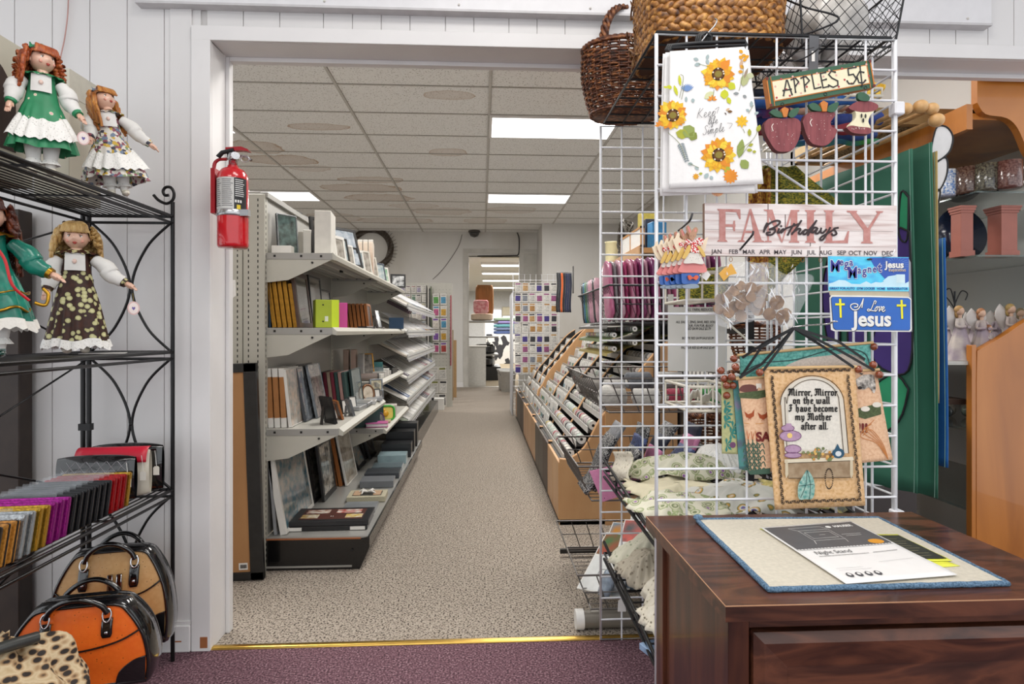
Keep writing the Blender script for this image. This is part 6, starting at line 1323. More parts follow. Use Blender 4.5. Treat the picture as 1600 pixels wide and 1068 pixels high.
for i in range(5): carton('white carton lying in the second bay', (-.76, 4.36+.14*i, Z4), .09, .12, .03+.01*(i % 3), M(['#d2cfc9', '#b9b6b1'][i % 2], .5), R.uniform(-.1, .1), group='white cartons in the second bay')
for i in range(6): carton('dark green album standing in the lower second bay', (-.80, 4.10+.05*i, Z5), .18, .03, .20, M('#2d4a47', .4, var=.12), .35, .06, 'album', 'album', group='dark green albums in the second bay')
t = thing('book', 'pink and purple ring bound book lying on the lower second bay shelf', 'book', (-.71, 4.12, Z5), .15)
MB().cbox(-.075, .065, -.05, .05, .003, .024, .003, M('#e6dfe2', .6)).build('pages', t)
b = MB(); b.cbox(-.08, .07, -.054, .054, 0, .004, .001, M('#a8477f', .4)); b.cbox(-.08, .07, -.054, .054, .024, .029, .001, M('#c25f9a', .4)); b.build('cover', t)
t = thing('child_frame', 'green square child frame with yellow figure on the lower second bay shelf', 'picture frame', (-.685, 4.38, Z5), rot=(-.15, 0, .3))
MB().tube([(x, 0, z) for x, z in [(.05*math.copysign(abs(math.cos(a))**.5, math.cos(a)), .055+.05*math.copysign(abs(math.sin(a))**.5, math.sin(a))) for a in [2*PI*i/24 for i in range(24)]]], .008, M('#3fae3a', .3), 8, True).build('frame_border', t)
b = MB(); b.box(-.045, .045, 0, .004, .01, .10, M('#e8cf66', .5)); b.ball((-.015, -.006, .05), (.025, .010, .022), M('#e0a51f', .4), 12, 8); b.ball((-.03, -.008, .075), (.014, .010, .012), M('#e0a51f', .4), 10, 8); b.build('picture', t)
carton('pale floral carton behind the green child frame', (-.70, 4.60, Z5), .10, .12, .09, M('#cfc6bf', .5), .1); carton('cream book lying beside the pink one', (-.69, 4.30, Z5), .08, .10, .014, M('#b5a284', .5), .1)
pframe('purple edged small frame behind the pink book', (-.70, 4.25, Z5), 1.2, .07, .075, M('#4a2f5a', .4), ph2, -.3, oval=True)
# base deck
pf('large white wrapped art pack with blue patches, leaning on the back panel', -.925, 2.83, ZB, .46, .37, wb_, glassy('#4d7583', '#aaa59d'), .17, bw_=.018, th=.03, name='wrapped_pack', cat='frame pack')
pf('grey art pack squeezed beside the upright on the base deck', -.962, 2.83, ZB, .3, .36, gyb, ph3, .08, bw_=.006, name='wrapped_pack', cat='frame pack')
pf('black frame with shiny wrapping on the base deck, near row', -.925, 3.33, ZB, .28, .33, blk_f, ph2, .13, bw_=.02); pf('black ornate frame with pale picture, second in the base deck row', -.88, 3.36, ZB, .28, .33, blk_f, glassy('#bdb5a6', '#565350'), .13, bw_=.03)
for i in range(3): pf('wood edged wrapped frame in the leaning row on the base deck', -.925+.03*i, 3.70, ZB, .28, .34, of if i else silv, cl2, .18, th=.022, bw_=.01, group='wood edged wrapped frames')
pf('large pale wrapped canvas behind the wood edged frames', -.83, 3.70, ZB, .3, .35, wb_, glassy('#8f8473', '#b3aa9c'), .20, bw_=.004, name='wrapped_pack', cat='frame pack')
pf('collage frame leaning back on the base deck, dark border', -.84, 4.12, ZB, .24, .22, blk_f, glassy('#b7a08e', '#6d8d96'), .45, bw_=.025)
for i in range(4): pf('dark frame leaning in the far row of the base deck', -.93+.035*i, 4.45, ZB, .24, .24, blk_f, ph2, .3, bw_=.02, group='dark frames in the far base row')
t = thing('collage_frame', 'black multi picture frame box lying flat at the near end of the base deck', 'picture frame', (-.735, 2.985, ZB), .03)
MB().cbox(-.185, .185, -.105, .105, 0, .02, .002, blk_f).build('lower_carton', t)
b = MB()
for x in (-.155, .14): b.box(x-.035, x+.035, -.1062, -.104, .001, .017, wb_)
b.build('white_label', t); MB().cbox(-.18, .19, -.10, .115, .02, .044, .002, M('#27282b', .3, var=.15)).build('frame_border', t)
b = MB(); b.box(-.145, .155, -.072, .09, .044, .0446, M('#4f2a22', .4))
for i, (x, y, w_) in enumerate([(-.075, .048, .055), (.075, .048, .06), (-.10, -.028, .04), (.11, -.028, .04)]): b.box(x-w_, x+w_, y-.026, y+.030, .0446, .0454, M('#d9d5c9', .2, var=0, h2=['#9a6a58', '#b0524a', '#a98a4f', '#c7a94e'][i], s=30))
put_text(b, '11', .005, -.03, .02, white, lambda x, y: (x, y, .0448)); b.build('pictures', t)
t = thing('gift_frame_box', 'cream ribbed frame box tied with white bow on the base deck', 'box', (-.645, 3.42, ZB), .05)
b = MB(); b.cbox(-.105, .105, -.075, .075, 0, .03, .002, M('#b5ae95', .6, var=.2, s=200)); b.build('carton', t)
b = MB(); b.box(-.08, .08, -.05, .05, .03, .0306, M('#3c3a34', .5))
for x in (-.055, .055): b.box(x-.02, x+.02, -.045, .045, .0306, .034, M('#b8987a', .5))
b.build('window', t); b = MB()
for a in (.5, 2.6, 3.8, 5.6): b.tube([(0, 0, .038), (.03*math.cos(a), .03*math.sin(a), .048), (.05*math.cos(a+.3), .05*math.sin(a+.3), .036)], [.004, .008, .003], wb_, 6)
b.build('bow', t)
carton('silver boxed clock with round dial window behind the gift box', (-.64, 3.72, ZB), .20, .14, .04, M('#6e7175', .35), .05)
for i, (y, w_, h_, c_) in enumerate([(3.22, .17, .02, '#7e8285'), (3.95, .22, .035, '#3e4247'), (4.15, .2, .03, '#5d6a6f'), (4.38, .2, .06, '#8da3a8'), (4.60, .22, .10, '#242527'), (4.80, .22, .16, '#1c1d1f'), (5.02, .22, .19, '#26282a')]):
    carton(['flat silver box between the collage frame and the gift box', 'dark glass frame box lying flat behind the clock box', 'grey flat box on the base deck', 'pale blue box stack on the base deck', 'black box below the pale lid stack', 'tall black box stack near the end of the base deck', 'farthest black box stack on the base deck'][i], (-.645, y, ZB), w_, .15, h_, M(c_, .3, var=.2, s=12), .04)
# pieces leaning at the doorway: mirror / board backs, plus wall extinguisher
t = thing('framed_board', 'tall black framed board turned backwards, leaning on the end of the shelving', 'framed board', (-1.13, 2.70, 0), rot=(0, -.035, 0))
XR = T(0, 0, 0, PI/2); fw_, fh = .33, .955
MB().box(-.16, .118, -.004, .008, .03, fh-.035, ramp_mat('kraft_backing', [(.3, '#a2754a'), (.7, '#b38455')], 3, r=.7)).build('kraft_backing', t)
b = MB()
for x0, x1, z0, z1 in ((-.20, .17, 0, .035), (-.20, .17, fh-.04, fh), (-.20, -.155, 0, fh), (.112, .17, 0, fh)): b.box(x0, x1, -.012, .014, z0, z1, M('#262524', .35, var=.3, s=30))
b.build('frame_border', t, bev=.003)
b = MB(); b.box(.062, .10, -.0055, -.004, .045, .075, white)
for i in range(9): b.box(.068+i*.0031, .0695+i*.0031+.0006*(i % 3), -.0062, -.0055, .052, .068, hole)
b.build('barcode_label', t)
# fire extinguisher on the door lining
ex = at(364, 388, 2.03)
t = thing('fire_extinguisher', 'red fire extinguisher hanging on the left side of the wide opening', 'fire extinguisher', ex); t.scale = (1, 1, .87)
red = M('#c4101c', .22, var=.05, coat=.7)
MB().lathe([(.0, 0), (.044, .001), (.048, .008), (.0485, .02), (.0485, .26), (.046, .28), (.036, .298), (.02, .306), (.017, .315)], red, 32).build('cylinder', t)
def cw(a, z, r=.0490): return (r*math.sin(a), -r*math.cos(a), z)
def curved(b, a0, a1, z0, z1, m, r=.0489, n=10): b.grid(lambda u, v: cw(a0+(a1-a0)*u, z0+(z1-z0)*v, r), n, 1, m)
b = MB(); curved(b, -1.25, .45, .135, .26, M('#c9c8c4', .5)); curved(b, .45, 1.35, .135, .26, M('#1d1e20', .5)); curved(b, .5, 1.3, .138, .178, M('#232325', .5), .0492); curved(b, .62, .86, .142, .158, M('#e8c92a', .5), .0496)
for i in range(14):
    z = .250-i*.0075; L = R.uniform(.5, .75)
    curved(b, -1.15, -1.15+L, z, z+.0025, M('#6a6a6c', .6), .0494, 4); curved(b, -.35, -.35+L, z, z+.0025, M('#6a6a6c', .6), .0494, 4); 
    if z > .185: curved(b, .52, .52+.7*L+.1, z, z+.003, M('#d8d8d6', .6), .0494, 4)
for x in (.5, .66, .82): curved(b, x, x+.11, .166, .176, white, .0496, 3)
b.build('label', t)
b = MB(); b.lathe([(.0495, .118), (.051, .12), (.051, .14), (.0495, .142)], M('#b9b9ba', .25, .9), 28); b.box(.03, .062, -.035, -.012, .118, .142, M('#9a9a9c', .3, .9)); b.build('clamp_band', t)
b = MB(); b.lathe([(.014, .31), (.014, .335), (.019, .338), (.019, .36), (.01, .365), (0, .365)], chrome, 16); b.tube([(.02, -.03, .345), (0, 0, .345)], .014, chrome, 12); b.build('valve', t)
b = MB(); b.tube([(.008, -.012, .372), (-.03, -.01, .362), (-.045, -.008, .345)], .008, M('#1b1b1c', .5), 8); b.build('nozzle', t)
b = MB(); b.prism([(-.02, 0), (.03, .004), (.052, -.006), (.056, -.014), (.03, -.010), (-.02, -.014)], -.011, .011, M('#9c1520', .25, .4), X=T(0, 0, .382, PI/2)); b.build('top_lever', t)
b = MB(); b.tube([(.02, 0, .352), (.045, -.004, .35), (.062, -.006, .335)], .005, chrome, 8); b.build('lower_lever', t)
MB().tube([(.045+.013*math.cos(a), -.015, .338+.013*math.sin(a)) for a in [2*PI*i/16 for i in range(16)]], .0013, chrome, 5, True).build('pull_ring', t)
b = MB(); b.tube(spline([(-.02, .0, .34), (-.05, 0, .335), (-.062, 0, .30), (-.060, 0, .16), (-.05, 0, .14)], 5), .006, M('#a01722', .3), 8); b.box(-.064, -.05, -.02, .02, .13, .30, M('#a01722', .3, .3)); b.build('wall_bracket', t)
tag(wb(zp(MB(), [(359, 437), (367, 437), (368, 462), (362, 466), (359, 462)], ZM(0, 0, 1, 2.6), .004, white), 'wall_tag'), 'small white tag hanging on the shelving upright below the extinguisher', 'tag')

# --- sloping card racks beyond the bays
t = thing('card_rack', 'white sloping paper rack of stacked wire tiers beyond the metal bays', 'display rack', (BX, 5.26, 0)); LR = T(-BX, -5.26, 0)
Y0r, Y1r = 5.27, 8.25
MB().box(BX-.03, BX, Y0r, Y1r, .0, 1.55, M('#c4c2bd', .5), LR).build('back_panel', t); MB().box(BX, -.60, Y0r, Y1r, 0, .15, gk, LR).build('base', t)
TZ = [1.33, 1.10, .885, .69, .50, .30]
for k, z in enumerate(TZ):
    b = MB(); xf = -.655; b.box(xf, xf+.012, Y0r, Y1r, z-.035, z+.01, M('#cfcfcc', .4), LR); b.box(xf+.012, xf+.014, Y0r, Y1r, z-.016, z-.008, gyb, LR); b.build('front_rail', t)
    b = MB(); b.add([(xf, Y0r, z-.03), (xf, Y1r, z-.03), (BX, Y1r, z+.14), (BX, Y0r, z+.14)], [(0, 1, 2, 3), (3, 2, 1, 0)], M('#bdbbb5', .5), X=LR); b.build('sloping_tray', t)
    b = MB()
    for i in range(26):
        y = Y0r+.06+i*.115; b.tube(spline([(xf+.012, y-.03, z-.035), (xf+.012, y-.02, z-.055), (xf+.012, y+.02, z-.055), (xf+.012, y+.03, z-.035)], 3), .0025, wire, 5, X=LR); b.bar((xf+.003, y, z+.025), (BX+.1, y, z+.17), .002, wire, 5, X=LR)
    b.build('wire_loops', t)
PC = ['#d5d2cb', '#cdc9c0', '#e2dfd9', '#b5b1a9', '#c7c0b2', '#dad6cd', '#98948e', '#e6e3de', '#bdb4a6', '#cfd0cf']
PD = ['#4a3038', '#7a4450', '#2f2b2d', '#5f6a52', '#8f3f48', '#3e5a86', '#5a8a4a', '#b8a13c', '#3a2a3c', '#6b8fb5']
pad0 = None; PG = 'paper pads in the sloping rack'
for k, z in enumerate(TZ):
    for i in range(17):
        far = i > 10; colr = R.choice(PD if (far and R.random() < .55) or R.random() < .08 else PC); y = Y0r+.09+i*.172
        if pad0 is None: pad0 = MB().box(-.012, .29, -.078, .078, 0, .014, M(colr, .5)).build('paper_pad'); tag(pad0, 'paper pad lying in the sloping wire rack', 'paper pad', PG); o = pad0
        else: o = pad0.copy(); COL.objects.link(o)
        o.data = bpy.data.meshes.get('pad_'+colr) or pad0.data.copy(); 
        if o.data.name != 'pad_'+colr: o.data.name = 'pad_'+colr; o.data.materials[0] = M(colr, .5, var=.06)
        o.location = (-.665, y, z-.018+.004*R.random()); o.rotation_euler = (R.uniform(-.03, .03), -.455+PI*0, PI+R.uniform(-.05, .05)); o.rotation_euler = (0, math.atan(.17/.335), PI+R.uniform(-.05, .05))
        if o.rotation_euler.y > 0: o.rotation_euler.y *= -1
for i in range(3): carton('dark paper stack leaning in the top tier', (-.74, 5.32+.05*i, 1.30), .22, .03, .03, M(['#453238', '#5c474c', '#2e2a2c'][i % 3], .5), 0, 0, 'paper pad', 'paper_pad', group=PG, roll=.47)
# --- perforated display panel with hanging packets, brown boards and small rack at the far left
PY = 8.75
t = thing('pegboard_display', 'cream pegboard panel hung with craft packets at the end of the left aisle', 'display panel', (-.78, PY+.02, 0))
MB().box(-.42, .35, 0, .02, .0, 1.80, M('#bdbbb2', .6, var=.05)).build('board', t)
b = MB()
for i in range(15):
    for j in range(30): b.box(-.39+i*.05, -.384+i*.05, -.001, 0, .25+j*.05, .256+j*.05, hole)
b.build('peg_holes', t)
PKC = ['#c9c4bd', '#b08b84', '#8a9aa8', '#d8d4cc', '#7f6a70', '#b8b08e', '#6f8f7a', '#c27b80', '#a9a0b8', '#dfd8cf', '#3c3a40', '#b9a7a0']
def packet_proto(label, w_, h_, group, name='blister_packet', cat='craft packet'):
    b = MB(); b.box(-w_/2, w_/2, -.004, 0, 0, h_, M('#dedbd5', .4)); b.box(-w_*.38, w_*.38, -.007, -.004, h_*.12, h_*.7, M('#b08b84', .4, var=.5, s=60)); b.box(-w_*.4, w_*.4, -.0046, -.004, h_*.78, h_*.93, M('#7a7d84', .5, var=.4, s=80)); b.tube([(0, 0, h_+.004), (0, -.012, h_+.008), (0, .01, h_+.004)], .0015, wire, 4)
    return tag(b.build(name), label, cat, group)
def packets(label, group, x0, x1, z0, z1, y, nx, nz, w_, h_, cols, rz=0, skip=0, name='blister_packet', fx=None, cat='craft packet'):
    p = packet_proto(label, w_, h_, group, name, cat); first = True
    for i in range(nx):
        for j in range(nz):
            if R.random() < skip: continue
            o = p if first else p.copy()
            if not first: COL.objects.link(o)
            first = False; c_ = R.choice(cols); c2 = R.choice(cols); key = name+c_+c2; me = bpy.data.meshes.get(key)
            if not me or name+str(w_) != me.get('k', ''):
                me = p.data.copy(); me.name = key; me['k'] = name+str(w_); me.materials[1] = M(c_, .4, var=.5, s=60); me.materials[2] = M(c2, .5, var=.4, s=80)
            o.data = me; q = x0+(x1-x0)*(i+.5)/nx; o.location = fx(q, z0+(z1-z0)*j/nz) if fx else (q+R.uniform(-.004, .004), y-.01-.01*R.random(), z0+(z1-z0)*j/nz); o.rotation_euler = (0, R.uniform(-.05, .05), rz)
BR = ['#b8453e', '#c45a8a', '#8a5fb0', '#4f9ac0', '#5ba34d', '#d8a83a', '#e0ddd6', '#c9c4bd', '#e8e2d8', '#3a3a40', '#d07c3a']
packets('small craft packet hanging on the cream pegboard', 'packets on the cream pegboard', -1.18, -.80, .75, 1.78, PY, 5, 8, .068, .11, PKC)
packets('bright sticker sheet hanging on the cream pegboard', 'sticker sheets on the pegboard', -.72, -.50, .78, 1.66, PY, 2, 5, .09, .16, BR, name='sticker_sheet', cat='sticker sheet')
packets('black and white stamp sheet in the low rack at the end of the left aisle', 'stamp sheets in the low rack', -.86, -.50, .02, .60, PY-.12, 3, 3, .11, .18, ['#2c2c2e', '#d8d6d0', '#e6e4de', '#4a4a4c', '#8d8f4a'], name='stamp_sheet', cat='stamp sheet')
for i, (x, z0, z1, c_) in enumerate([(-.80, .62, 1.76, '#3a3634'), (-.775, .62, 1.74, '#d4d0c8'), (-.755, .9, 1.72, '#2a2a2c'), (-.735, .62, 1.75, '#55624a'), (-.45, .6, 1.62, '#a8324a')]): carton(['dark strip', 'white strip', 'black strip', 'olive strip', 'red strip'][i]+' of long trim hanging on the pegboard display', (x, PY-.03, z0), .014, .02, z1-z0, M(c_, .5), 0, 0, 'trim', 'trim_strip')
for i, (px, y, w_, h_, c_, z) in enumerate([(705, 9.6, .07, 1.12, '#8a6f4a', 0), (711, 10.0, .05, .95, '#9c7d54', 0), (701, 9.3, .05, .85, '#c9c5bd', 0), (704, 9.2, .06, .33, '#a8844f', 0)]): carton(['brown board leaning upright by the far door', 'narrow tan board right of the brown one', 'white board in front of the brown one', 'short tan carton at the foot of the boards'][i], (at(px, 500, y).x, y, z), w_, .08, h_, M(c_, .6), .05, 0, 'board', 'board')
carton('white bin standing on the carpet under the stamp sheets', (-.60, 8.45, 0), .14, .12, .16, white, 0, 0, 'bin', 'bin')
# ================================================================ right side of the aisle: wire basket rack, thread cabinets, card packs
wm = M('#6f6b68', .35, .7, var=.15)
maple = ramp_mat('maple_panel', [(.3, '#b98a5c'), (.6, '#cda274')], 4, 6, r=.4, aniso=(1, 1, .3)); dkp = M('#1c1a19', .4, var=.2); dbr = M('#4a3a31', .5, var=.1, s=6)
def wbasket(label, x0, x1, y0, y1, z0, z1, lean=.10, m=wm, n=14, tilt=0, mesh=False):   # open wire basket, front (towards the aisle) at x0
    t = thing('wire_basket', label, 'wire basket', ((x0+x1)/2, (y0+y1)/2, z0)); hx, hy, h = (x1-x0)/2, (y1-y0)/2, z1-z0; e = lean
    lo = [(-hx+e, -hy, 0), (hx, -hy, tilt), (hx, hy, tilt), (-hx+e, hy, 0)]; hi = [(-hx, -hy, h), (hx, -hy, h+tilt), (hx, hy, h+tilt), (-hx, hy, h)]
    b = MB(); b.tube(hi, .004, m, 6, True); b.tube(lo, .0035, m, 6, True); b.tube([Vector(a).lerp(Vector(c_), .5) for a, c_ in zip(lo, hi)], .0025, m, 5, True); b.build('frame_wires', t)
    b = MB(); lo = [Vector(v) for v in lo]; hi = [Vector(v) for v in hi]
    for s_ in range(4):
        k = n if s_ in (1, 3) else int(n*.7)
        if mesh: k *= 2
        for i in range(1, k): q = i/k; b.bar(lo[s_].lerp(lo[(s_+1) % 4], q), hi[s_].lerp(hi[(s_+1) % 4], q), .0024 if not mesh else .0012, m, 4)
    for i in range(1, n): q = i/n; b.bar(lo[0].lerp(lo[3], q), lo[1].lerp(lo[2], q), .0018, m, 4)
    b.build('cross_wires', t); return t
wbasket('dark mesh basket of pink zipper packs at the top of the basket rack', .47, .98, 2.19, 2.90, 1.13, 1.27, .06, M('#3c3b3d', .4, .5), mesh=True)
wbasket('wire basket of yarn and thread cones, second from the top', .41, .98, 2.19, 2.90, .80, .925, .06)
wbasket('wire basket of black and white fabric packs, third down', .355, .98, 2.19, 2.82, .475, .60, .05)
wbasket('lowest wire basket, filled with booklets and clear packets', .352, .98, 2.19, 2.82, .075, .20, .05)
t = thing('basket_stand', 'black metal post frame carrying the four wire baskets', 'display rack', (1.0, 2.55, 0))
for dy in (-.36, .36): MB().box(-.012, .012, dy-.012, dy+.012, 0, 1.45, dkp).build('post', t)
b = MB()
for z in (.05, .45, .78, 1.1, 1.44): b.box(-.008, .008, -.36, .36, z-.01, z+.01, dkp)
b.box(-.62, .01, -.36, -.34, .02, .04, dkp); b.box(-.62, .01, .34, .36, .02, .04, dkp); b.build('rails', t)
# zipper packs
def soft(label, name, cat, loc, w_, d_, h_, m, rz=0, rx=0, ry=0, group=None, m2=None):
    b = MB(); b.grid(lambda u, v: (w_/2*math.copysign(abs(math.cos(2*PI*u))**.6, math.cos(2*PI*u))*(1-.2*abs(2*v-1)**8), d_/2*math.copysign(abs(math.sin(2*PI*u))**.7, math.sin(2*PI*u))*(1-.8*abs(2*v-1)**14), h_*v+.002*math.sin(u*19+v*7)), 20, 10, m)
    if m2: b.box(-w_*.3, w_*.3, -d_/2-.001, -d_/2+.002, h_*.25, h_*.6, m2)
    return tag(b.build(name, None, loc, rot=(rx, ry, rz)), label, cat, group)
PKs = ['#c97f9a', '#b0507c', '#8c3a6c', '#d8a3b5', '#7a2f66', '#c56f95', '#9a8f8d', '#d58aa6', '#c4688f', '#8f8c8e', '#d9a9bb', '#b83a72']
for i in range(30):
    if i < 8: x, y, c_ = .505, 2.88-.048*i, ['#3a3f45', '#2e6f8f', '#4f8a62', '#8a8b8d', '#cf9aac', '#d3a0b0', '#3a3a3f', '#cfa1ad'][i]
    else: x, y, c_ = .495+.0205*(i-8), 2.29+.02*(i % 2), PKs[i % 12]
    soft('coloured zipper pack standing in the top mesh basket, left row' if i < 8 else 'pink or purple zipper pack in the row behind the white grid', 'zipper_pack', 'zipper pack', (x, y, 1.14), .0185 if i > 7 else .03, .15 if i > 7 else .04, .215+.002*i if i > 7 else .19, M(c_, .25, var=.25, s=40, coat=.4), 0, -.10, -.05, 'left row zipper packs' if i < 8 else 'pink zipper packs')
MB_ = [('#b9b5ae', 'pale grey yarn ball'), ('#c8c5bf', 'white yarn ball'), ('#a33a50', 'raspberry red thread roll'), ('#2f8a3c', 'bright green thread roll'), ('#d6d3cc', 'large white thread cone'), ('#6d7075', 'slate grey yarn roll'), ('#9a9894', 'grey yarn roll at the back'), ('#8a8f7a', 'sage thread roll'), ('#bfbab1', 'cream yarn roll'), ('#c9c6c0', 'ivory thread roll'), ('#7b7d80', 'dark grey yarn roll'), ('#a9a59d', 'taupe yarn roll')]
for i, (c_, nm) in enumerate(MB_):
    x, y, z = .50+.13*(i % 4), 2.27+.12*(i//4)+(.30 if i > 7 else .0), .815+(.055 if i in (5, 6) else 0); m_ = M(c_, .8, var=.25, s=70, aniso=(1, 6, 1))
    b = MB(); b.tube([(-.05, 0, .032), (-.047, 0, .032), (.047, 0, .032), (.05, 0, .032)], [.024, .033, .033, .024], m_, 16); b.tube([(-.055, 0, .032), (.055, 0, .032)], .011, M('#d9d6cf', .6), 10)
    tag(b.build('yarn_roll', None, (x, y, z), R.uniform(-.5, .5) if i != 4 else 1.3), nm+' in the second wire basket', 'yarn roll')
bwf = ramp_mat('black_white_print', [(.40, '#1a1a1e'), (.48, '#c2c0bc'), (.53, '#26262b')], 95, 3, r=.6, interp='CONSTANT'); pkf = ramp_mat('pink_dotted_felt', [(0, '#7c3a60'), (.10, '#7c3a60'), (.13, '#d98fb4'), (1, '#d284aa')], 60, kind='voronoi', r=.8); nvf = M('#1f2740', .6, var=.3); bds = ramp_mat('blue_bead_trim', [(.35, '#20284a'), (.6, '#5d6da0')], 160, r=.5, bump=.6)
for i in range(13):
    m_ = [bwf, bwf, M('#8b8c90', .5, var=.4, s=80), bwf, bds, bwf, pkf, nvf, bwf, bds, pkf, nvf, bwf][i]
    nm = ['black and white', 'black and white', 'silver grey', 'black and white', 'blue beaded', 'black and white', 'pink dotted', 'navy', 'black and white', 'blue beaded', 'pink dotted', 'navy', 'black and white'][i]; q = R.uniform(-.02, .02)
    tag(MB().grid(lambda u, v: (.10*v+.012*math.sin(v*5+i)-.01, .15*(u-.5)+q*v, (.16+.04*(i % 3))*v), 8, 12, m_, .013).build('fabric_pack', None, (.40+.034*i, 2.30+.04*(i % 3), .485)), nm+' fabric pack in the third wire basket', 'fabric pack', nm+' fabric packs in the third basket')
# a pink felt flap hanging out of the front
tag(wb(zp(MB(), [(921, 736), (972, 724), (990, 768), (941, 784)], ZM(0, 0, 1, 2.17), .004, pkf), 'felt_sheet'), 'pink dotted felt sheet hanging over the side of the third basket', 'felt sheet')
BK = [('#a23a2c', '#3f6b3a', 'booklet with red and green print lying in the lowest basket'), ('#1f8ab0', '#c5852c', 'booklet with bright blue and orange bird print, lowest basket'), ('#c8402c', '#2a2f33', 'booklet with red cover, back of the lowest basket'), ('#d9dad6', '#8c9490', 'white instruction booklet, topmost of the pale pair'), ('#cfd2cf', '#6f7776', 'white instruction booklet under the topmost one'), ('#5f8f3c', '#d8a03a', 'booklet with green and yellow print near the basket rim')]
for i, (a_, b2, lb) in enumerate(BK):
    b = MB(); b.box(-.11, .11, -.15, .15, 0, .006, M('#e5e4df', .5)); b.box(-.105, .105, -.145, .02, .006, .0066, M('#d8dad8', .4, var=.1, s=40)); b.box(-.105, .105, .03, .145, .006, .0068, M(a_, .3, var=0, h2=b2, s=14)); b.tube([(-.03+.02*math.cos(q), -.06+.02*math.sin(q), .0066) for q in [2*PI*j/12 for j in range(12)]], .0016, gyb, 4, True)
    tag(b.build('booklet', None, (.545+.06*i, 2.42+.05*(i % 2), .15+.028*i), rot=(.55, -.1, -.75+.12*i)), lb, 'booklet')
for i in range(8): soft('clear packet of pale craft pieces in the lowest wire basket', 'clear_packet', 'craft packet', (.46+.055*i, 2.26+.02*(i % 3), .09), .05, .10, .10, M(['#a9b8c9', '#c9cdd0', '#8fa3b5', '#b9b3ad'][i % 4], .15, var=.4, s=50, coat=.6), R.uniform(-.4, .4), -.5, .3, 'clear packets in the lowest basket')
tag(wb(zp(MB(), [(966, 938), (971, 934), (977, 938), (978, 955), (965, 955)], ZM(0, 0, 1, 2.105), .0008, white), 'price_tag'), 'white paper tag hanging on the rear white grid near the floor', 'tag')
roll('long grey tube with white end cap lying on the floor behind the grid', (.66, 2.20, .002), .60, .032, M('#7d776d', .35, .2), 0, 'tube', 'plastic_tube')
tag(MB().tube([(.345, 2.20, .034), (.375, 2.20, .034)], .036, white, 16).build('end_cap_ring'), 'white cap on the left end of the grey floor tube', 'cap')
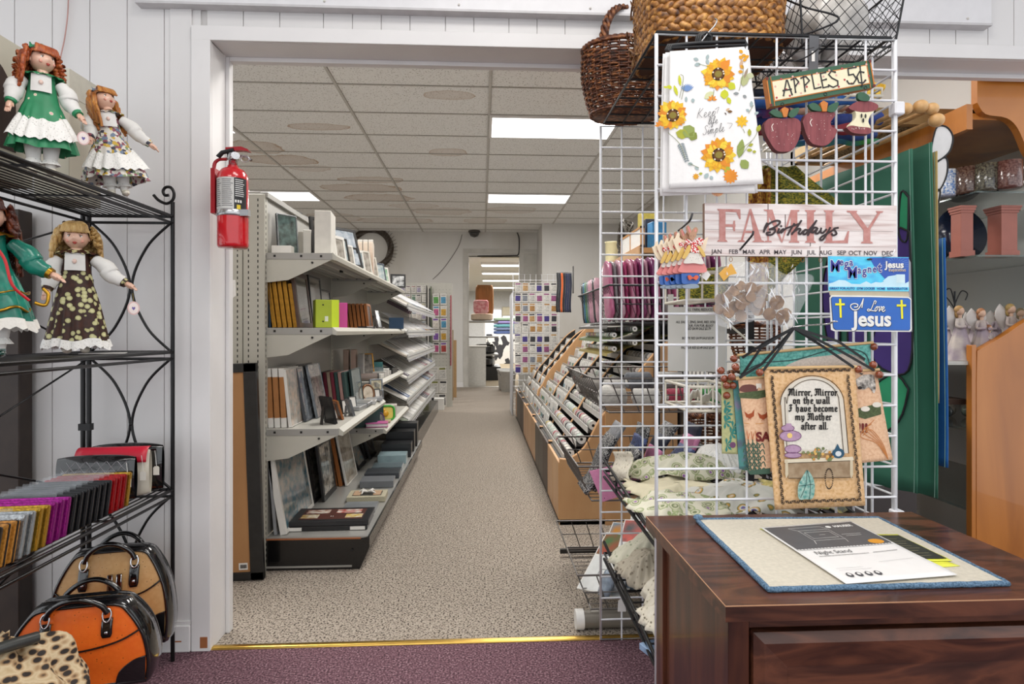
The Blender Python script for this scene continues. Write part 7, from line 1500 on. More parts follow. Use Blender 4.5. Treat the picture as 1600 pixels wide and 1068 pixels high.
# ---- stepped cabinets along the aisle
CX0, STX, STZ = .44, .068, .078; DY = [3.38, 3.95, 4.55, 5.2, 5.95, 6.55, 7.15, 7.7]
side_out = lambda: [(CX0, .37)]+[(v.x, v.y) for v in spline([(CX0+.0, .37), (CX0+.06, .372), (CX0+.15, .44), (CX0+.24, .60), (CX0+.36, .74), (CX0+.56, .98), (CX0+.68, 1.07)], 4)][1:]+[(CX0+.68, 0.0), (CX0, 0)]
XY = lambda y: Matrix(((1, 0, 0, 0), (0, 0, 1, y), (0, 1, 0, 0), (0, 0, 0, 1)))
spool0 = card0 = None
for k in range(7):
    y0, y1 = DY[k], DY[k+1]; wdp = k in (0, 4)
    t = thing('thread_cabinet', ['nearest stepped cabinet, light wood end panel, holding ribbon spools', 'second stepped cabinet from the doorway, black dividers and spools', 'third stepped cabinet, holding small spools and cards', 'fourth stepped cabinet, holding card packs', 'fifth stepped cabinet with pale wood divider', 'sixth stepped cabinet with black divider', 'farthest stepped cabinet beside the grid display'][k], 'display cabinet', (CX0, y0, 0)); LC = T(-CX0, -y0, 0)
    ra = .10 if k == 4 else .045; so = [(x, z+(ra if z > .4 and k else 0)) for x, z in side_out()]
    MB().prism(so, y0, y0+.018, maple if wdp else dkp, X=LC @ XY(0)).build('side_panel', t)
    b = MB(); b.tube([(x, y0+.009, z) for x, z in so[:-2]], .010, maple, 5, X=LC); b.build('wood_edging', t)
    b = MB(); b.box(CX0+.01, CX0+.68, y0+.018, y1, .03, .36, dkp, LC); b.build('carcass', t)
    n2 = 2 if y1-y0 > .5 else 1
    for j in range(2):
        ya, yb2 = y0+.004+(y1-y0)*j/2, y0+(y1-y0)*(j+1)/2-.004; MB().cbox(CX0-.006, CX0+.012, ya, yb2, .03, .355, .002, [maple, dbr, M('#5d544b', .5), maple][(k+j) % 4] if k else maple, LC).build('door', t)
    MB().box(CX0+.002, CX0+.66, y0, y1, 0, .03, dkp, LC).build('plinth', t)
    for r_ in range(9):
        x, z = CX0+.03+STX*r_, .375+STZ*r_
        b = MB(); b.box(x, x+STX*1.05, y0+.018, y1, z-.012, z, M('#3a3735', .5), LC); b.box(x-.004, x, y0+.018, y1, z-.014, z+.022, M('#cfcdc8', .35) if k < 3 else M('#a9a39a', .4), LC); b.build('step', t)
        if k < 2 and r_ < 8:
            for i in range(7):
                y = y0+.055+i*.075
                if spool0 is None:
                    b = MB(); b.tube([(0, -.026, 0), (0, .026, 0)], .025, ramp_mat('ribbon_spool', [(.4, '#d6d3cc'), (.5, '#5a6660')], 8, 0, aniso=(0, 9, 0), r=.4, interp='CONSTANT'), 14); b.tube([(0, -.0285, 0), (0, -.026, 0)], .027, M('#e3e1db', .5), 14); b.tube([(0, .026, 0), (0, .0285, 0)], .027, M('#e3e1db', .5), 14); b.tube([(0, -.029, 0), (0, .029, 0)], .009, hole, 8)
                    spool0 = tag(b.build('ribbon_spool'), 'ribbon spool lying on a step of the near cabinets', 'ribbon spool', 'ribbon spools in the stepped cabinets'); o = spool0; SPM = {}
                else: o = spool0.copy(); COL.objects.link(o)
                hc = R.choice(['#3d6b4c', '#8f3140', '#5d7f8c', '#6a6a6c', '#20242a', '#a08c3c', '#7a3f66', '#9fb0a4', '#c9c4b8'])
                if hc not in SPM: me = spool0.data.copy(); me.materials[0] = M(hc, .4, var=.0, h2='#c9c6bf' if len(SPM) % 2 else hc, s=60); SPM[hc] = me
                o.data = SPM[hc]; o.location = (x+.032, y, z+.027)
        elif r_ < 8:
            for i in range(8 if k < 5 else 6):
                y = y0+.05+i*(y1-y0-.06)/8
                if card0 is None:
                    b = MB(); b.box(-.004, .004, -.028, .028, 0, .075, M('#dcdad4', .45)); b.box(-.0046, -.004, -.022, .022, .012, .040, M('#bb3399', .4)); b.prism(circ(0, 0, .012, 8), -.003, .003, M('#dcdad4', .45), X=T(0, 0, .077, PI/2, 0, PI/2)); card0 = b.build('card_pack'); tag(card0, 'small card pack standing on a step of the far cabinets', 'card pack', 'card packs in the stepped cabinets'); o = card0; CM = {}
                else: o = card0.copy(); COL.objects.link(o)
                hc = R.choice(['#d8c7c4', '#e3e0da', '#c9c3b9', '#e6e4df'] if k > 3 else ['#c25a5a', '#4a7f6a', '#d8d5ce', '#b3a24a', '#3d3d42', '#dcd9d2', '#7a9fb0', '#c98aa0', '#e3e0da'])
                if hc not in CM: me = card0.data.copy(); me.materials[1] = M(hc, .4, var=.4, s=90); CM[hc] = me
                o.data = CM[hc]; o.location = (x+.030, y, z); o.rotation_euler = (R.uniform(-.1, .1), .20, R.uniform(-.15, .15))
# back wall of the cabinets with embroidery reel shelves and wooden top shelf
t = thing('reel_shelf_unit', 'tall unit of dark reel shelves under a wooden canopy along the right of the aisle', 'display rack', (1.14, 3.36, 0)); LU = T(-1.14, -3.36, 0)
MB().box(1.13, 1.17, 3.36, 4.45, 0, 1.55, M('#2c241f', .6), LU).build('back_panel', t); MB().box(.70, 1.0, 3.36, 3.38, 0, .80, maple, LU).build('end_panel', t)
MB().box(.98, 1.01, 3.35, 3.38, 0, 1.55, dkp, LU).build('post', t)
MB().box(.90, 1.30, 3.36, 4.45, 1.545, 1.575, M('#c08a4c', .4, var=.15, s=6), LU).build('canopy', t); MB().box(.89, .905, 3.36, 4.45, 1.50, 1.58, maple, LU).build('fascia', t)
for i, z in enumerate((1.02, 1.10, 1.18)): MB().add([(.72, 3.40, z-.05), (.72, 4.4, z-.05), (1.1, 4.4, z+.06), (1.1, 3.4, z+.06), (.715, 3.40, z-.066), (.715, 4.4, z-.066)], [(0, 1, 2, 3), (4, 5, 1, 0)], [M('#8f7f3c', .4), M('#5f7040', .4), M('#3a3734', .4)][i], X=LU).build('reel_tray', t)
for z in range(2):
    for i in range(16):
        for c_i in range(2): o = spool0.copy(); COL.objects.link(o); o.data = SPM[R.choice(list(SPM))]; o.scale = (.55, .8, .55); o.location = (.76+.12*c_i, 3.43+i*.055, 1.02+.08*z-.05+.11*(.04+.12*c_i)/.38+.016); o['label'] = 'small embroidery reel on the dark trays behind the baskets'; o['group'] = 'embroidery reels on the dark trays'; o['category'] = 'thread reel'
t = thing('wire_wreath', 'tangled grey wire wreath standing on the wooden canopy', 'wreath', (1.0, 4.12, 1.577))
b = MB()
for i in range(26): rr0 = R.uniform(.10, .145); ph = R.uniform(0, 6); b.tube([(.03*math.sin(a*3+ph), rr0*math.cos(a)*1.0, .15+rr0*math.sin(a)+.008*math.sin(a*5+ph)) for a in [2*PI*j/30 for j in range(30)]], .003, M('#5d5850', .5, .4, var=.3), 4, True)
b.build('wire_coils', t)
tag(MB().lathe([(.05, 0), (.052, .01), (.048, .03), (.05, .17), (.055, .18), (.05, .18), (.045, .02), (0, .02)], M('#cdc49b', .4), 20).build('vase', None, (.96, 4.38, 1.577)), 'cream cylinder vase on the wooden canopy, left of the wreath', 'vase')
for i, (y, c_, h_) in enumerate([(4.27, '#2f6fae', .09), (4.17, '#d8dad6', .06), (3.98, '#3c4a8a', .10), (3.93, '#b5452f', .08), (3.84, '#3f7a3c', .11), (3.70, '#b8a84a', .26), (3.60, '#242a3c', .20), (3.48, '#2f7fb5', .16)]): carton(['blue', 'white', 'navy', 'red', 'green', 'olive yellow', 'black', 'bright blue'][i]+' craft box standing on the wooden canopy', (1.03, y, 1.577), .09, .07, h_, M(c_, .4, var=.3, s=30), R.uniform(-.3, .3), 0, 'box', 'craft_box')
t = thing('white_signboard', 'wood edged white panel standing on the front of the wooden canopy', 'signboard', (.915, 3.62, 1.58)); MB().box(-.008, .008, -.24, .24, .01, .11, white).build('panel_face', t); b = MB()
for y0, y1, z0, z1 in ((-.25, .25, 0, .012), (-.25, .25, .108, .12), (-.25, -.236, 0, .12), (.236, .25, 0, .12), (-.007, .007, 0, .12)): b.box(-.011, .011, y0, y1, z0, z1, M('#c08a4c', .4, var=.15, s=6))
b.build('wood_frame', t)
# ---- gridwall end display with packets, tote strips, buckets
GYd = 7.78
grid_panel('far white grid panel hung with card packets, facing the doorway', (.405, GYd, 0), 0, w=.60, h=1.84)
grid_panel('far white grid panel standing side on at the aisle edge', (.395, GYd-.02, 0), PI/2, w=.6, h=1.6)
packets('small packet hanging on the far grid display', 'packets on the far grid', .42, .98, .55, 1.74, GYd-.02, 6, 9, .085, .12, ['#b98a50', '#4a3a8a', '#d8d6d0', '#c9a06a', '#8a8f9a', '#3a3a40', '#a35a8a', '#cfcdc8', '#e2e0da'], name='card_packet')
for i, c_ in enumerate(['#1d1f24', '#20242c', '#d8642a', '#1a1c22', '#232a48', '#262d4c', '#1c2238']):
    x = .86+.027*i; b = MB(); b.grid(lambda u, v: (.012*(u-.5)*2+.006*math.sin(v*6), .004*math.sin(v*9), -.46*v), 2, 12, M(c_, .6), .003); tag(b.build('belt_strap', None, (x+.02, 6.95+.01*i, 1.78)), ['black strap hanging at the left of the wire hooks', 'dark strap beside the orange one', 'orange strap hanging among dark ones', 'black strap right of the orange one', 'navy strap, first of the wide ones', 'navy strap, middle of the wide ones', 'navy strap, last on the hooks'][i], 'strap')
t = thing('hook_rack', 'wire hook rack carrying the dark straps above the far cabinets', 'display rack', (.98, 7.02, 1.545)); b = MB()
b.box(.09, .10, -.02, .02, 0, .32, dkp)
for i in range(7): b.tube([(-.10+.027*i, -.08+.01*i, .255), (-.10+.027*i, -.03, .25), (.09, 0, .24)], .0025, wire, 5)
b.build('hooks', t)
for i, (x, y) in enumerate(((.47, 10.9), (.44, 11.3))):
    t = thing('bucket', ['white plastic bucket with wire handle by the far doorway, nearer one', 'white plastic bucket standing behind the nearer one'][i], 'bucket', (x, y, 0)); MB().lathe([(.12, 0), (.15, .36), (.16, .36), (.16, .39), (.15, .39), (.12, .02), (0, .02)], M('#d9d9d6', .4), 20).build('tub', t)
    MB().tube([(.155*math.cos(a), -.06, .36-.12*math.sin(a)) for a in [PI*j/12 for j in range(13)]], .004, silv, 6).build('handle', t)
# ---- through the far doorway
for i in range(5):
    t = thing('strip_light', ['unlit wide strip light nearest the far doorway', 'lit strip light, first behind the unlit one', 'lit strip light in the middle of the far room', 'fourth strip light of the far room', 'farthest strip light of the far room'][i], 'ceiling light', (.55+.02*i, [13.2, 14.9, 17.0, 19.4, 22.6][i], 2.8))
    MB().box(-.6, .6, -.12, .12, -.06, 0, white if i else M('#a59f8e', .5)).build('housing', t); MB().cbox(-.58, .58, -.09, .09, -.09, -.06, .02, lit if i else M('#cfc9b6', .4)).build('diffuser', t)
t = thing('half_wall_counter', 'white low counter just inside the far doorway', 'counter', (-.10, 12.4, 0)); MB().box(-.25, .18, -.4, .4, 0, .78, M('#c9c6bf', .6)).build('body', t); MB().box(-.27, .2, -.42, .42, .78, .80, M('#b5b1a8', .5)).build('worktop', t)
t = thing('goods_rack', 'dark rack of folded goods behind the white counter in the far room', 'display rack', (.12, 14.0, 0)); MB().box(-.45, .30, -.6, .6, 0, .30, dkp).build('base', t)
for z in (.55, .95, 1.3): MB().box(-.45, .25, -.6, .6, z, z+.03, M('#9a9894', .5)).build('shelf', t)
for i in range(10): soft('dark or pale plastic wrapped bundle on the rack in the far room', 'wrapped_bundle', 'bundle', (.05+.05*(i % 2), 13.6+.17*(i % 5), [.31, .59][i//5]), .4, .16, .2, M(['#1f1e20', '#d0cecb', '#2c2a2c', '#b9b5b0', '#3a3634'][i % 5], .2, coat=.6, var=.3), 0, 0, 0, 'wrapped bundles in the far room')
soft('cream folded quilt on top of the far room rack', 'folded_quilt', 'quilt', (.0, 13.7, 1.34), .5, .4, .16, M('#cdb9a3', .9)); soft('pink patterned cushion on the far room rack', 'cushion', 'cushion', (-.02, 13.5, 1.50), .34, .16, .30, ramp_mat('pink_print', [(.4, '#c9737a'), (.6, '#e0a9a8')], 14, r=.9)); soft('golden brown cloth draped tall behind the pink cushion', 'draped_cloth', 'cloth', (.06, 13.9, 1.45), .42, .12, .72, M('#9c6a3c', .8, var=.3, s=8, aniso=(6, 6, .4)))
for i in range(5): soft('folded quilt in the striped stack by the far window', 'folded_quilt', 'quilt', (.95, 20.5, 1.002+.112*i), 1.1, .6, .11, M(['#39486e', '#55607a', '#4d7f86', '#6a5f8a', '#6d7f6a'][i], .9, var=.2), group='quilts stacked by the far window')
tag(MB().box(-.7, .8, -.4, .4, 0, 1.0, ramp_mat('black_white_quilt', [(.4, '#3a3a3e'), (.48, '#d9d8d5')], 7, 1, kind='cells', r=.9, interp='CONSTANT')).build('display_table', None, (.85, 20.5, 0)), 'table draped in black and white patterned quilt in the far room', 'table')
tag(MB().cbox(-.6, .6, -.1, .1, 0, .38, .03, M('#d0c7ae', .5)).build('air_conditioner', None, (1.45, 25.39, 1.75)), 'beige air conditioner on the end wall above the window', 'air conditioner')
# wreath on far wall seen over the shelving
t = thing('twig_wreath', 'round wire wreath hanging on the far wall above the left shelving', 'wreath', (at(580, 400, 11.7).x, 11.74, at(580, 420, 11.7).z)); b = MB()
for i in range(8): rr0 = .42-.015*i; b.tube([(rr0*math.cos(a), .02*math.sin(a*9+i), .40+rr0*math.sin(a)) for a in [2*PI*j/36 for j in range(36)]], .007, M('#4d4238', .8), 5, True)
for j in range(44): a = 2*PI*j/44; b.bar((.33*math.cos(a), 0, .40+.33*math.sin(a)), (.50*math.cos(a+.08), -.01, .40+.50*math.sin(a+.08)), .004, b.mats[0], 4)
b.build('twigs', t)
# ================================================================ nightstand with the mat, leaflet and chalk card
NX0, NX1, NY0, NY1, NZ = .393, 1.055, .948, 1.42, .656
wood = ramp_mat('walnut_veneer', [(.25, '#1d110c'), (.40, '#40241a'), (.52, '#623a29'), (.62, '#472a20'), (.80, '#281711')], 3.2, 9, r=.30, aniso=(1, 5, 5), dist=1.2, coat=.15)
woodv = ramp_mat('walnut_veneer_upright', [(.25, '#1a0e0a'), (.45, '#3c2017'), (.6, '#56301f'), (.8, '#2b1810')], 3.2, 9, r=.30, aniso=(6, 6, .8), dist=1.0, coat=.15)
edge = M('#b88a68', .5)
t = thing('nightstand', 'dark walnut nightstand with panelled drawer in the right foreground', 'nightstand', ((NX0+NX1)/2, (NY0+NY1)/2, 0))
hw, hd = (NX1-NX0)/2, (NY1-NY0)/2
b = MB(); b.box(-hw, hw, -hd, hd, NZ-.026, NZ, wood); b.box(-hw-.0004, hw, -hd-.0005, -hd+.001, NZ-.0012, NZ+.0003, edge); b.box(-hw-.0005, -hw+.0008, -hd, hd, NZ-.0012, NZ+.0003, edge); b.build('top', t)
iw, idp = hw-.035, hd-.03
b = MB()
for sg in (-1, 1):
    b.box(sg*iw-.018, sg*iw+.018, -idp, -idp+.05, 0, NZ-.026, woodv); b.box(sg*iw-.018, sg*iw+.018, idp-.05, idp, 0, NZ-.026, woodv)
    b.box(sg*iw-.010, sg*iw+.008, -idp+.05, idp-.05, .06, NZ-.026, woodv); b.box(sg*iw-.016, sg*iw+.016, -idp+.05, idp-.05, .06, .11, woodv)
b.box(-iw+.018, iw-.018, idp-.012, idp-.002, .06, NZ-.026, woodv); b.box(-iw, iw, -idp, idp-.01, .06, .075, wood); b.box(-iw+.018, iw-.018, -idp+.001, -idp+.02, NZ-.052, NZ-.026, wood)
b.box(-iw+.018, iw-.018, -idp+.001, -idp+.02, .06, .09, wood); b.box(-iw+.02, iw-.02, -idp+.001, -idp+.02, .32, .335, M('#120b08', .6)); b.build('carcass', t, bev=.0015)
def drawer(z0, z1):
    x0, x1 = -iw+.022, iw-.022; y = -idp-.004
    b = MB(); b.box(x0, x1, y, y+.03, z0, z1, wood)
    bw = .058; i0, i1, j0, j1 = x0+bw, x1-bw, z0+bw, z1-bw; yf = y-.012; yb = y-.002
    o = [(x0, yb, z0), (x1, yb, z0), (x1, yb, z1), (x0, yb, z1)]; i_ = [(x0+bw*.25, yf, z0+bw*.25), (x1-bw*.25, yf, z0+bw*.25), (x1-bw*.25, yf, z1-bw*.25), (x0+bw*.25, yf, z1-bw*.25)]; k = [(i0, yb, j0), (i1, yb, j0), (i1, yb, j1), (i0, yb, j1)]
    for a, c in ((o, i_), (i_, k)): b.add(a+c, [(q, (q+1) % 4, 4+(q+1) % 4, 4+q) for q in range(4)], wood)
    d = b.build('drawer', t)
    kb = MB(); kb.lathe([(.013, 0), (.013, .003), (.007, .006), (.007, .014), (.014, .018), (.0175, .024), (.0165, .030), (.010, .034), (.009, .0345), (0, .036)], M('#221f1f', .22, .8, var=.2), 28, X=T((x0+x1)/2-.02, yb, (z0+z1)/2-.01, PI/2, 0, 0))
    kb.build('knob', d)
drawer(.345, NZ-.056); drawer(.095, .318)
# carpet sample mat
c0, c1, c2, c3 = atz(1087, 815, NZ), atz(1373, 812, NZ), atz(1578, 916, NZ), atz(1200, 926, NZ)
mc = (c0+c1+c2+c3)/4
P4 = [Vector((p.x-mc.x, p.y-mc.y)) for p in (c3, c2, c1, c0)]
def quad(u, v): a = P4[0].lerp(P4[1], u); b_ = P4[3].lerp(P4[2], u); return a.lerp(b_, v)
t = thing('carpet_sample', 'cream carpet sample mat with blue bound edge lying on the nightstand', 'mat', (mc.x, mc.y, NZ))
b = MB(); b.prism([tuple(quad(*q)) for q in ((.012, .02), (.988, .02), (.988, .98), (.012, .98))], .0005, .0075, M('#cbc4b4', .9, var=.12, s=120, bump=.4)); b.build('backing', t)
ring = []
for (u0, v0), (u1, v1) in (((0, 0), (1, 0)), ((1, 0), (1, 1)), ((1, 1), (0, 1)), ((0, 1), (0, 0))):
    for i in range(30): q = quad(.006+.988*(u0+(u1-u0)*i/30), .006+.988*(v0+(v1-v0)*i/30)); ring.append((q.x, q.y, .005+.0006*R.uniform(-1, 1)))
MB().tube(ring, .0052, ramp_mat('blue_yarn_binding', [(.35, '#3a566e'), (.65, '#6d8ba6')], 300, r=.9, bump=.8), 8, closed=True).build('bound_edge', t)
q = quad(.01, .99); MB().ball((q.x, q.y, .012), (.012, .009, .007), ramp_mat('blue_tuft', [(.35, '#3a566e'), (.65, '#7d9bb6')], 300, r=.9, bump=1), 10, 8).build('tuft', t)
# leaflet: quad corners
def sheet(name, label, cat, cs, z, draw, m, wav=.0012):
    P = [atz(x, y, z) for x, y in cs]; c = sum(P, Vector())/4; P = [p-c for p in P]    # BL BR TR TL
    def f(u, v, e=0): a = P[0].lerp(P[1], u); b_ = P[3].lerp(P[2], u); q = a.lerp(b_, v); return (q.x, q.y, wav*math.sin(u*5+v*3)+wav+e+(.0 if wav > .0001 else .006*max(0, u-.85)**1.5*(1+math.sin(v*14)))+wav*2*max(0, u-.8)*math.sin(v*9))
    b = MB(); b.grid(lambda u, v: f(u, v), 16, 16, m, -.0006); draw(b, lambda x, y: f(x, y, .0016)); o = b.build(name, None, c)
    return tag(o, label, cat)
pap = M('#e6e4e2', .6, var=.03)
dkg = M('#55565a', .5, var=.08); ink = M('#4a4a4e', .6); wht = M('#ecebe8', .6); yel = M('#dfe04a', .5); org = M('#e09a2c', .5)
def rect(b, x0, x1, y0, y1, m, f, k=6):
    for i in range(k):
        for j in range(k):
            a, c = x0+(x1-x0)*i/k, x0+(x1-x0)*(i+1)/k; d, e = y0+(y1-y0)*j/k, y0+(y1-y0)*(j+1)/k
            b.add([f(a, d), f(c, d), f(c, e), f(a, e)], [(0, 1, 2, 3)], m)
def leaflet(b, f):
    g = lambda x, y: (lambda p: (p[0], p[1], p[2]+.0003))(f(x, y))
    rect(b, .02, .98, .52, .97, dkg, f, 8)
    for i in range(30): b.flat(circ(.03+i*.0325, .52, .014, 8, .008), pap, g)
    b.strokes([[(.30, .66), (.62, .66), (.62, .86), (.30, .86), (.30, .66)], [(.30, .86), (.24, .92), (.58, .92), (.62, .86)], [(.33, .70), (.59, .70), (.59, .82), (.33, .82), (.33, .70)], [(.44, .76), (.50, .76)], [(.30, .66), (.27, .60)], [(.62, .66), (.60, .60)]], .004, wht, g)
    b.flat(circ(.86, .575, .075, 18, .042), org, g)
    put_text(b, 'HAUSER', .82, .90, .055, wht, g, .002); b.flat(circ(.66, .90, .028, 12, .022), wht, g)
    b.strokes([[(.66, .74), (.86, .74)], [(.68, .71), (.84, .71)]], .004, wht, g)
    put_text(b, 'Night Stand', .30, .45, .075, ink, g, 0, .15); b.strokes([[(.12, .395), (.60, .395)], [(.65, .40), (.9, .41)]], .006, ink, g)
    for i in range(4): b.flat(circ(.13+.085*i, .10, .028, 12, .03), ink, g); b.flat(circ(.13+.085*i, .105, .014, 8, .016), pap, lambda x, y: (lambda p: (p[0], p[1], p[2]+.0002))(g(x, y)))
    b.strokes([[(.1, .17), (.4, .17)], [(.1, .2), (.35, .2)], [(.55, .25), (.9, .27)]], .003, M('#a9a9ac', .6), g)
sheet('catalogue_sheet', 'yellow edged booklet sticking out from under the white leaflet', 'leaflet', [(1372, 892), (1500, 884), (1320, 818), (1187, 826)], NZ+.0080, lambda b, f: None, yel, .0002)
sheet('chalkboard_card', 'small black printed card with yellow border beside the white leaflet', 'card', [(1418, 877), (1488, 876), (1402, 835), (1350, 834)], NZ+.0095, lambda b, f: (rect(b, .04, .96, .06, .94, M('#35362f', .5, var=.3, s=60), f, 4), b.strokes([[(.2+.02*math.sin(i*2), .15+.7*i/24), (.75+.08*math.sin(i*5), .17+.7*i/24)] for i in range(0, 24, 3)], .012, M('#8d8a6a', .6), lambda x, y: (lambda p: (p[0], p[1], p[2]+.0003))(f(x, y)))), yel, .0001)
sheet('leaflet', 'white and dark grey night stand leaflet lying on the cream mat', 'leaflet', [(1322, 912), (1496, 898), (1328, 814), (1188, 824)], NZ+.0112, leaflet, pap, .0001)
# ================================================================ goods inside the grid tower
# cream wire baskets, rolled flags, woven mats
cw_ = M('#d6cfbf', .4)
def cbasket(label, px0, px1, py, y0, y1, h_):
    a = at(px0+8, py, y1); c_ = at(px1, py, y0); t = thing('cream_wire_basket', label, 'wire basket', ((a.x+c_.x)/2, (y0+y1)/2, a.z)); hx = (c_.x-a.x)/2; hy = (y1-y0)/2
    b = MB(); b.tube([(-hx, -hy, 0), (hx, -hy, 0), (hx, hy, 0), (-hx, hy, 0)], .004, cw_, 6, True); b.tube([(-hx, -hy, h_), (hx, -hy, h_), (hx, hy, h_), (-hx, hy, h_)], .004, cw_, 6, True); b.build('rims', t)
    b = MB(); n = int(hx*2/.028)
    for i in range(n+1): x = -hx+2*hx*i/n; b.tube([(x, -hy, h_), (x, -hy, .006), (x, -hy+.006, 0), (x, hy, 0), (x, hy, h_)], .0028, cw_, 6)
    b.build('wires', t); return t
cbasket('cream wire basket holding the green woven mat, behind the bunny ornaments', 1032, 1118, 474, 1.47, 1.66, .07)
cbasket('cream wire basket with lace, left of the tapestries', 1032, 1152, 628, 1.47, 1.66, .06)
cbasket('long white wire shelf basket carrying the rolled flags', 1185, 1378, 236, 1.56, 2.06, .02)
tag(wb(MB().grid(lambda u, v: at(1068+84*u, 612+12*v+5*math.sin(u*20), 1.50+.12*v)+Vector((0, 0, .004*math.sin(u*50))), 40, 6, lace, .002), 'lace_cloth'), 'white lace cloth lying in the cream wire basket', 'lace')
mats_ = ramp_mat('green_gold_weave', [(.35, '#2c3014'), (.5, '#6a6f22'), (.62, '#a8962f')], 120, 3, r=.8, bump=.8, aniso=(1, 1, 2.2)); matb = ramp_mat('amber_weave', [(.35, '#5a2a12'), (.5, '#a0641e'), (.65, '#b9a03a')], 110, 3, r=.8, bump=.8)
def hang(label, name, cat, P, Y, m, th=.01, d=0, seg=14):
    def f(u, v): ax = P[0][0]*(1-u)+P[1][0]*u; ay = P[0][1]*(1-u)+P[1][1]*u; bx = P[3][0]*(1-u)+P[2][0]*u; by = P[3][1]*(1-u)+P[2][1]*u; return at(ax*(1-v)+bx*v, ay*(1-v)+by*v, Y+d*u+.012*math.sin(u*11)*math.sin(v*4+1))
    return tag(wb(MB().grid(f, seg, seg, m, -th), name), label, cat)
hang('green and gold woven mat hanging behind the FAMILY board', 'woven_mat', 'woven mat', [(1196, 258), (1245, 262), (1330, 330), (1190, 470)], 1.74, mats_)
hang('amber woven strip at the left of the green mat, behind the towels', 'woven_mat', 'woven mat', [(1176, 268), (1202, 262), (1200, 470), (1170, 470)], 1.72, matb)
hang('green woven mat end resting in the cream basket behind the bunnies', 'woven_mat', 'woven mat', [(1058, 425), (1140, 415), (1135, 472), (1062, 472)], 1.80, mats_)
for i, (x0, x1, y, r, h, h2, lb) in enumerate([(1178, 1335, 161, .017, '#1c5aa0', '#274f94', 'bright blue rolled flag, uppermost of the rolls'), (1176, 1230, 176, .018, '#a8202c', '#1f4f9c', 'red and blue rolled flag behind the left apple'), (1178, 1375, 190, .019, '#1f2f6e', '#3553a8', 'navy rolled flag across the middle of the rolls'), (1205, 1345, 174, .015, '#9c6a50', '#c99a80', 'copper pink rolled flag'), (1180, 1340, 205, .017, '#7d1a26', '#5c1220', 'dark red rolled flag'), (1195, 1368, 214, .017, '#24407c', '#1a2a58', 'blue rolled flag with green end'), (1215, 1372, 224, .013, '#3f8a3a', '#1f4f9c', 'thin green and blue rolled flag, lowest'), (1178, 1330, 146, .012, '#20283c', '#151a28', 'dark rolled flag under the sign')]):
    Y = 1.60+.04*(i % 4); a, c_ = at(x0, y, Y), at(x1, y-4, Y); b = MB(); n = 14
    b.tube([a.lerp(c_, j/n)+Vector((0, 0, .002*math.sin(j*1.7+i))) for j in range(n+1)], [r*(.8+.2*math.sin(j*1.3+i)) for j in range(n+1)], M(h, .7, h2=h2, s=14), 10); tag(wb(b, 'rolled_flag'), lb, 'rolled flag')
hang('yellow cloth corner showing above the rolled flags', 'cloth', 'cloth', [(1355, 126), (1384, 132), (1376, 155), (1352, 150)], 1.62, M('#e2b93c', .6), .003)
# tilted support wires
tag(wb(MB().bar(at(1184, 246, 1.54), at(1300, 322, 1.54), .0035, wire), 'support_wire'), 'white support wire slanting down behind the apples', 'wire')
tag(wb(MB().bar(at(1118, 488, 1.56), at(1178, 540, 1.56), .003, cw_), 'support_wire'), 'cream support wire slanting past the paper price notice', 'wire')
# paper notice
Yp = 1.95; zn = ZM(1030, 440, 6.675, Yp)
t = wt('price_notice', 'white paper price notice with black print hanging inside the grid tower', 'notice', at(1088, 582, Yp))
b = MB(); zp(b, [(92, 130), (150, 130), (150, 262), (690, 262), (695, 940), (92, 930)], zn, .002, M('#d3d0cb', .6, var=.04, s=5)); wb(b, 'paper', t)
b = MB()
for s_, x, y, sz in (('ALL YARN, REDUCED', 425, 292, 40), ('ALL EAGLE, ZING, SAVE, RED, SOLO', 385, 420, 36), ('FOUR, FUN FUR, BULKY', 420, 458, 36), ('RED $4.99 SALE $2.79', 410, 490, 36), ('BOUTIE RED $4.99 SALE $3.39', 400, 588, 34), ('FALL FUR RED $3.49 SALE $2.49', 400, 688, 34)): put_text(b, s_, 0, 0, sz, inkb, lambda a, c_, x=x, y=y: zn(x+a, y-c_)-Vector((0, .001, 0)), .5, .2, sx=.74)
wb(b, 'printed_lines', t)
# brown baskets behind, at floor of rear
for i, (px, py, r, h_, lb) in enumerate([(1180, 520, .10, .14, 'brown willow basket seen below the bags of discs'), (1150, 640, .11, .16, 'brown willow basket behind the green leafy tapestry'), (1110, 660, .10, .15, 'dark willow basket above the embroidered linen')]):
    c_ = at(px, py+40, 2.45+.1*i); wicker(lb, c_, r, r*.8, h_, (r*.8, .12, .2), rows=12, n=18)
tag(MB().box(0, .9, 0, .5, 0, .02, M('#3a2a20', .6)).build('shelf_board', None, (1.10, 2.35, .80)), 'dark shelf board carrying brown baskets behind the tower', 'shelf board')
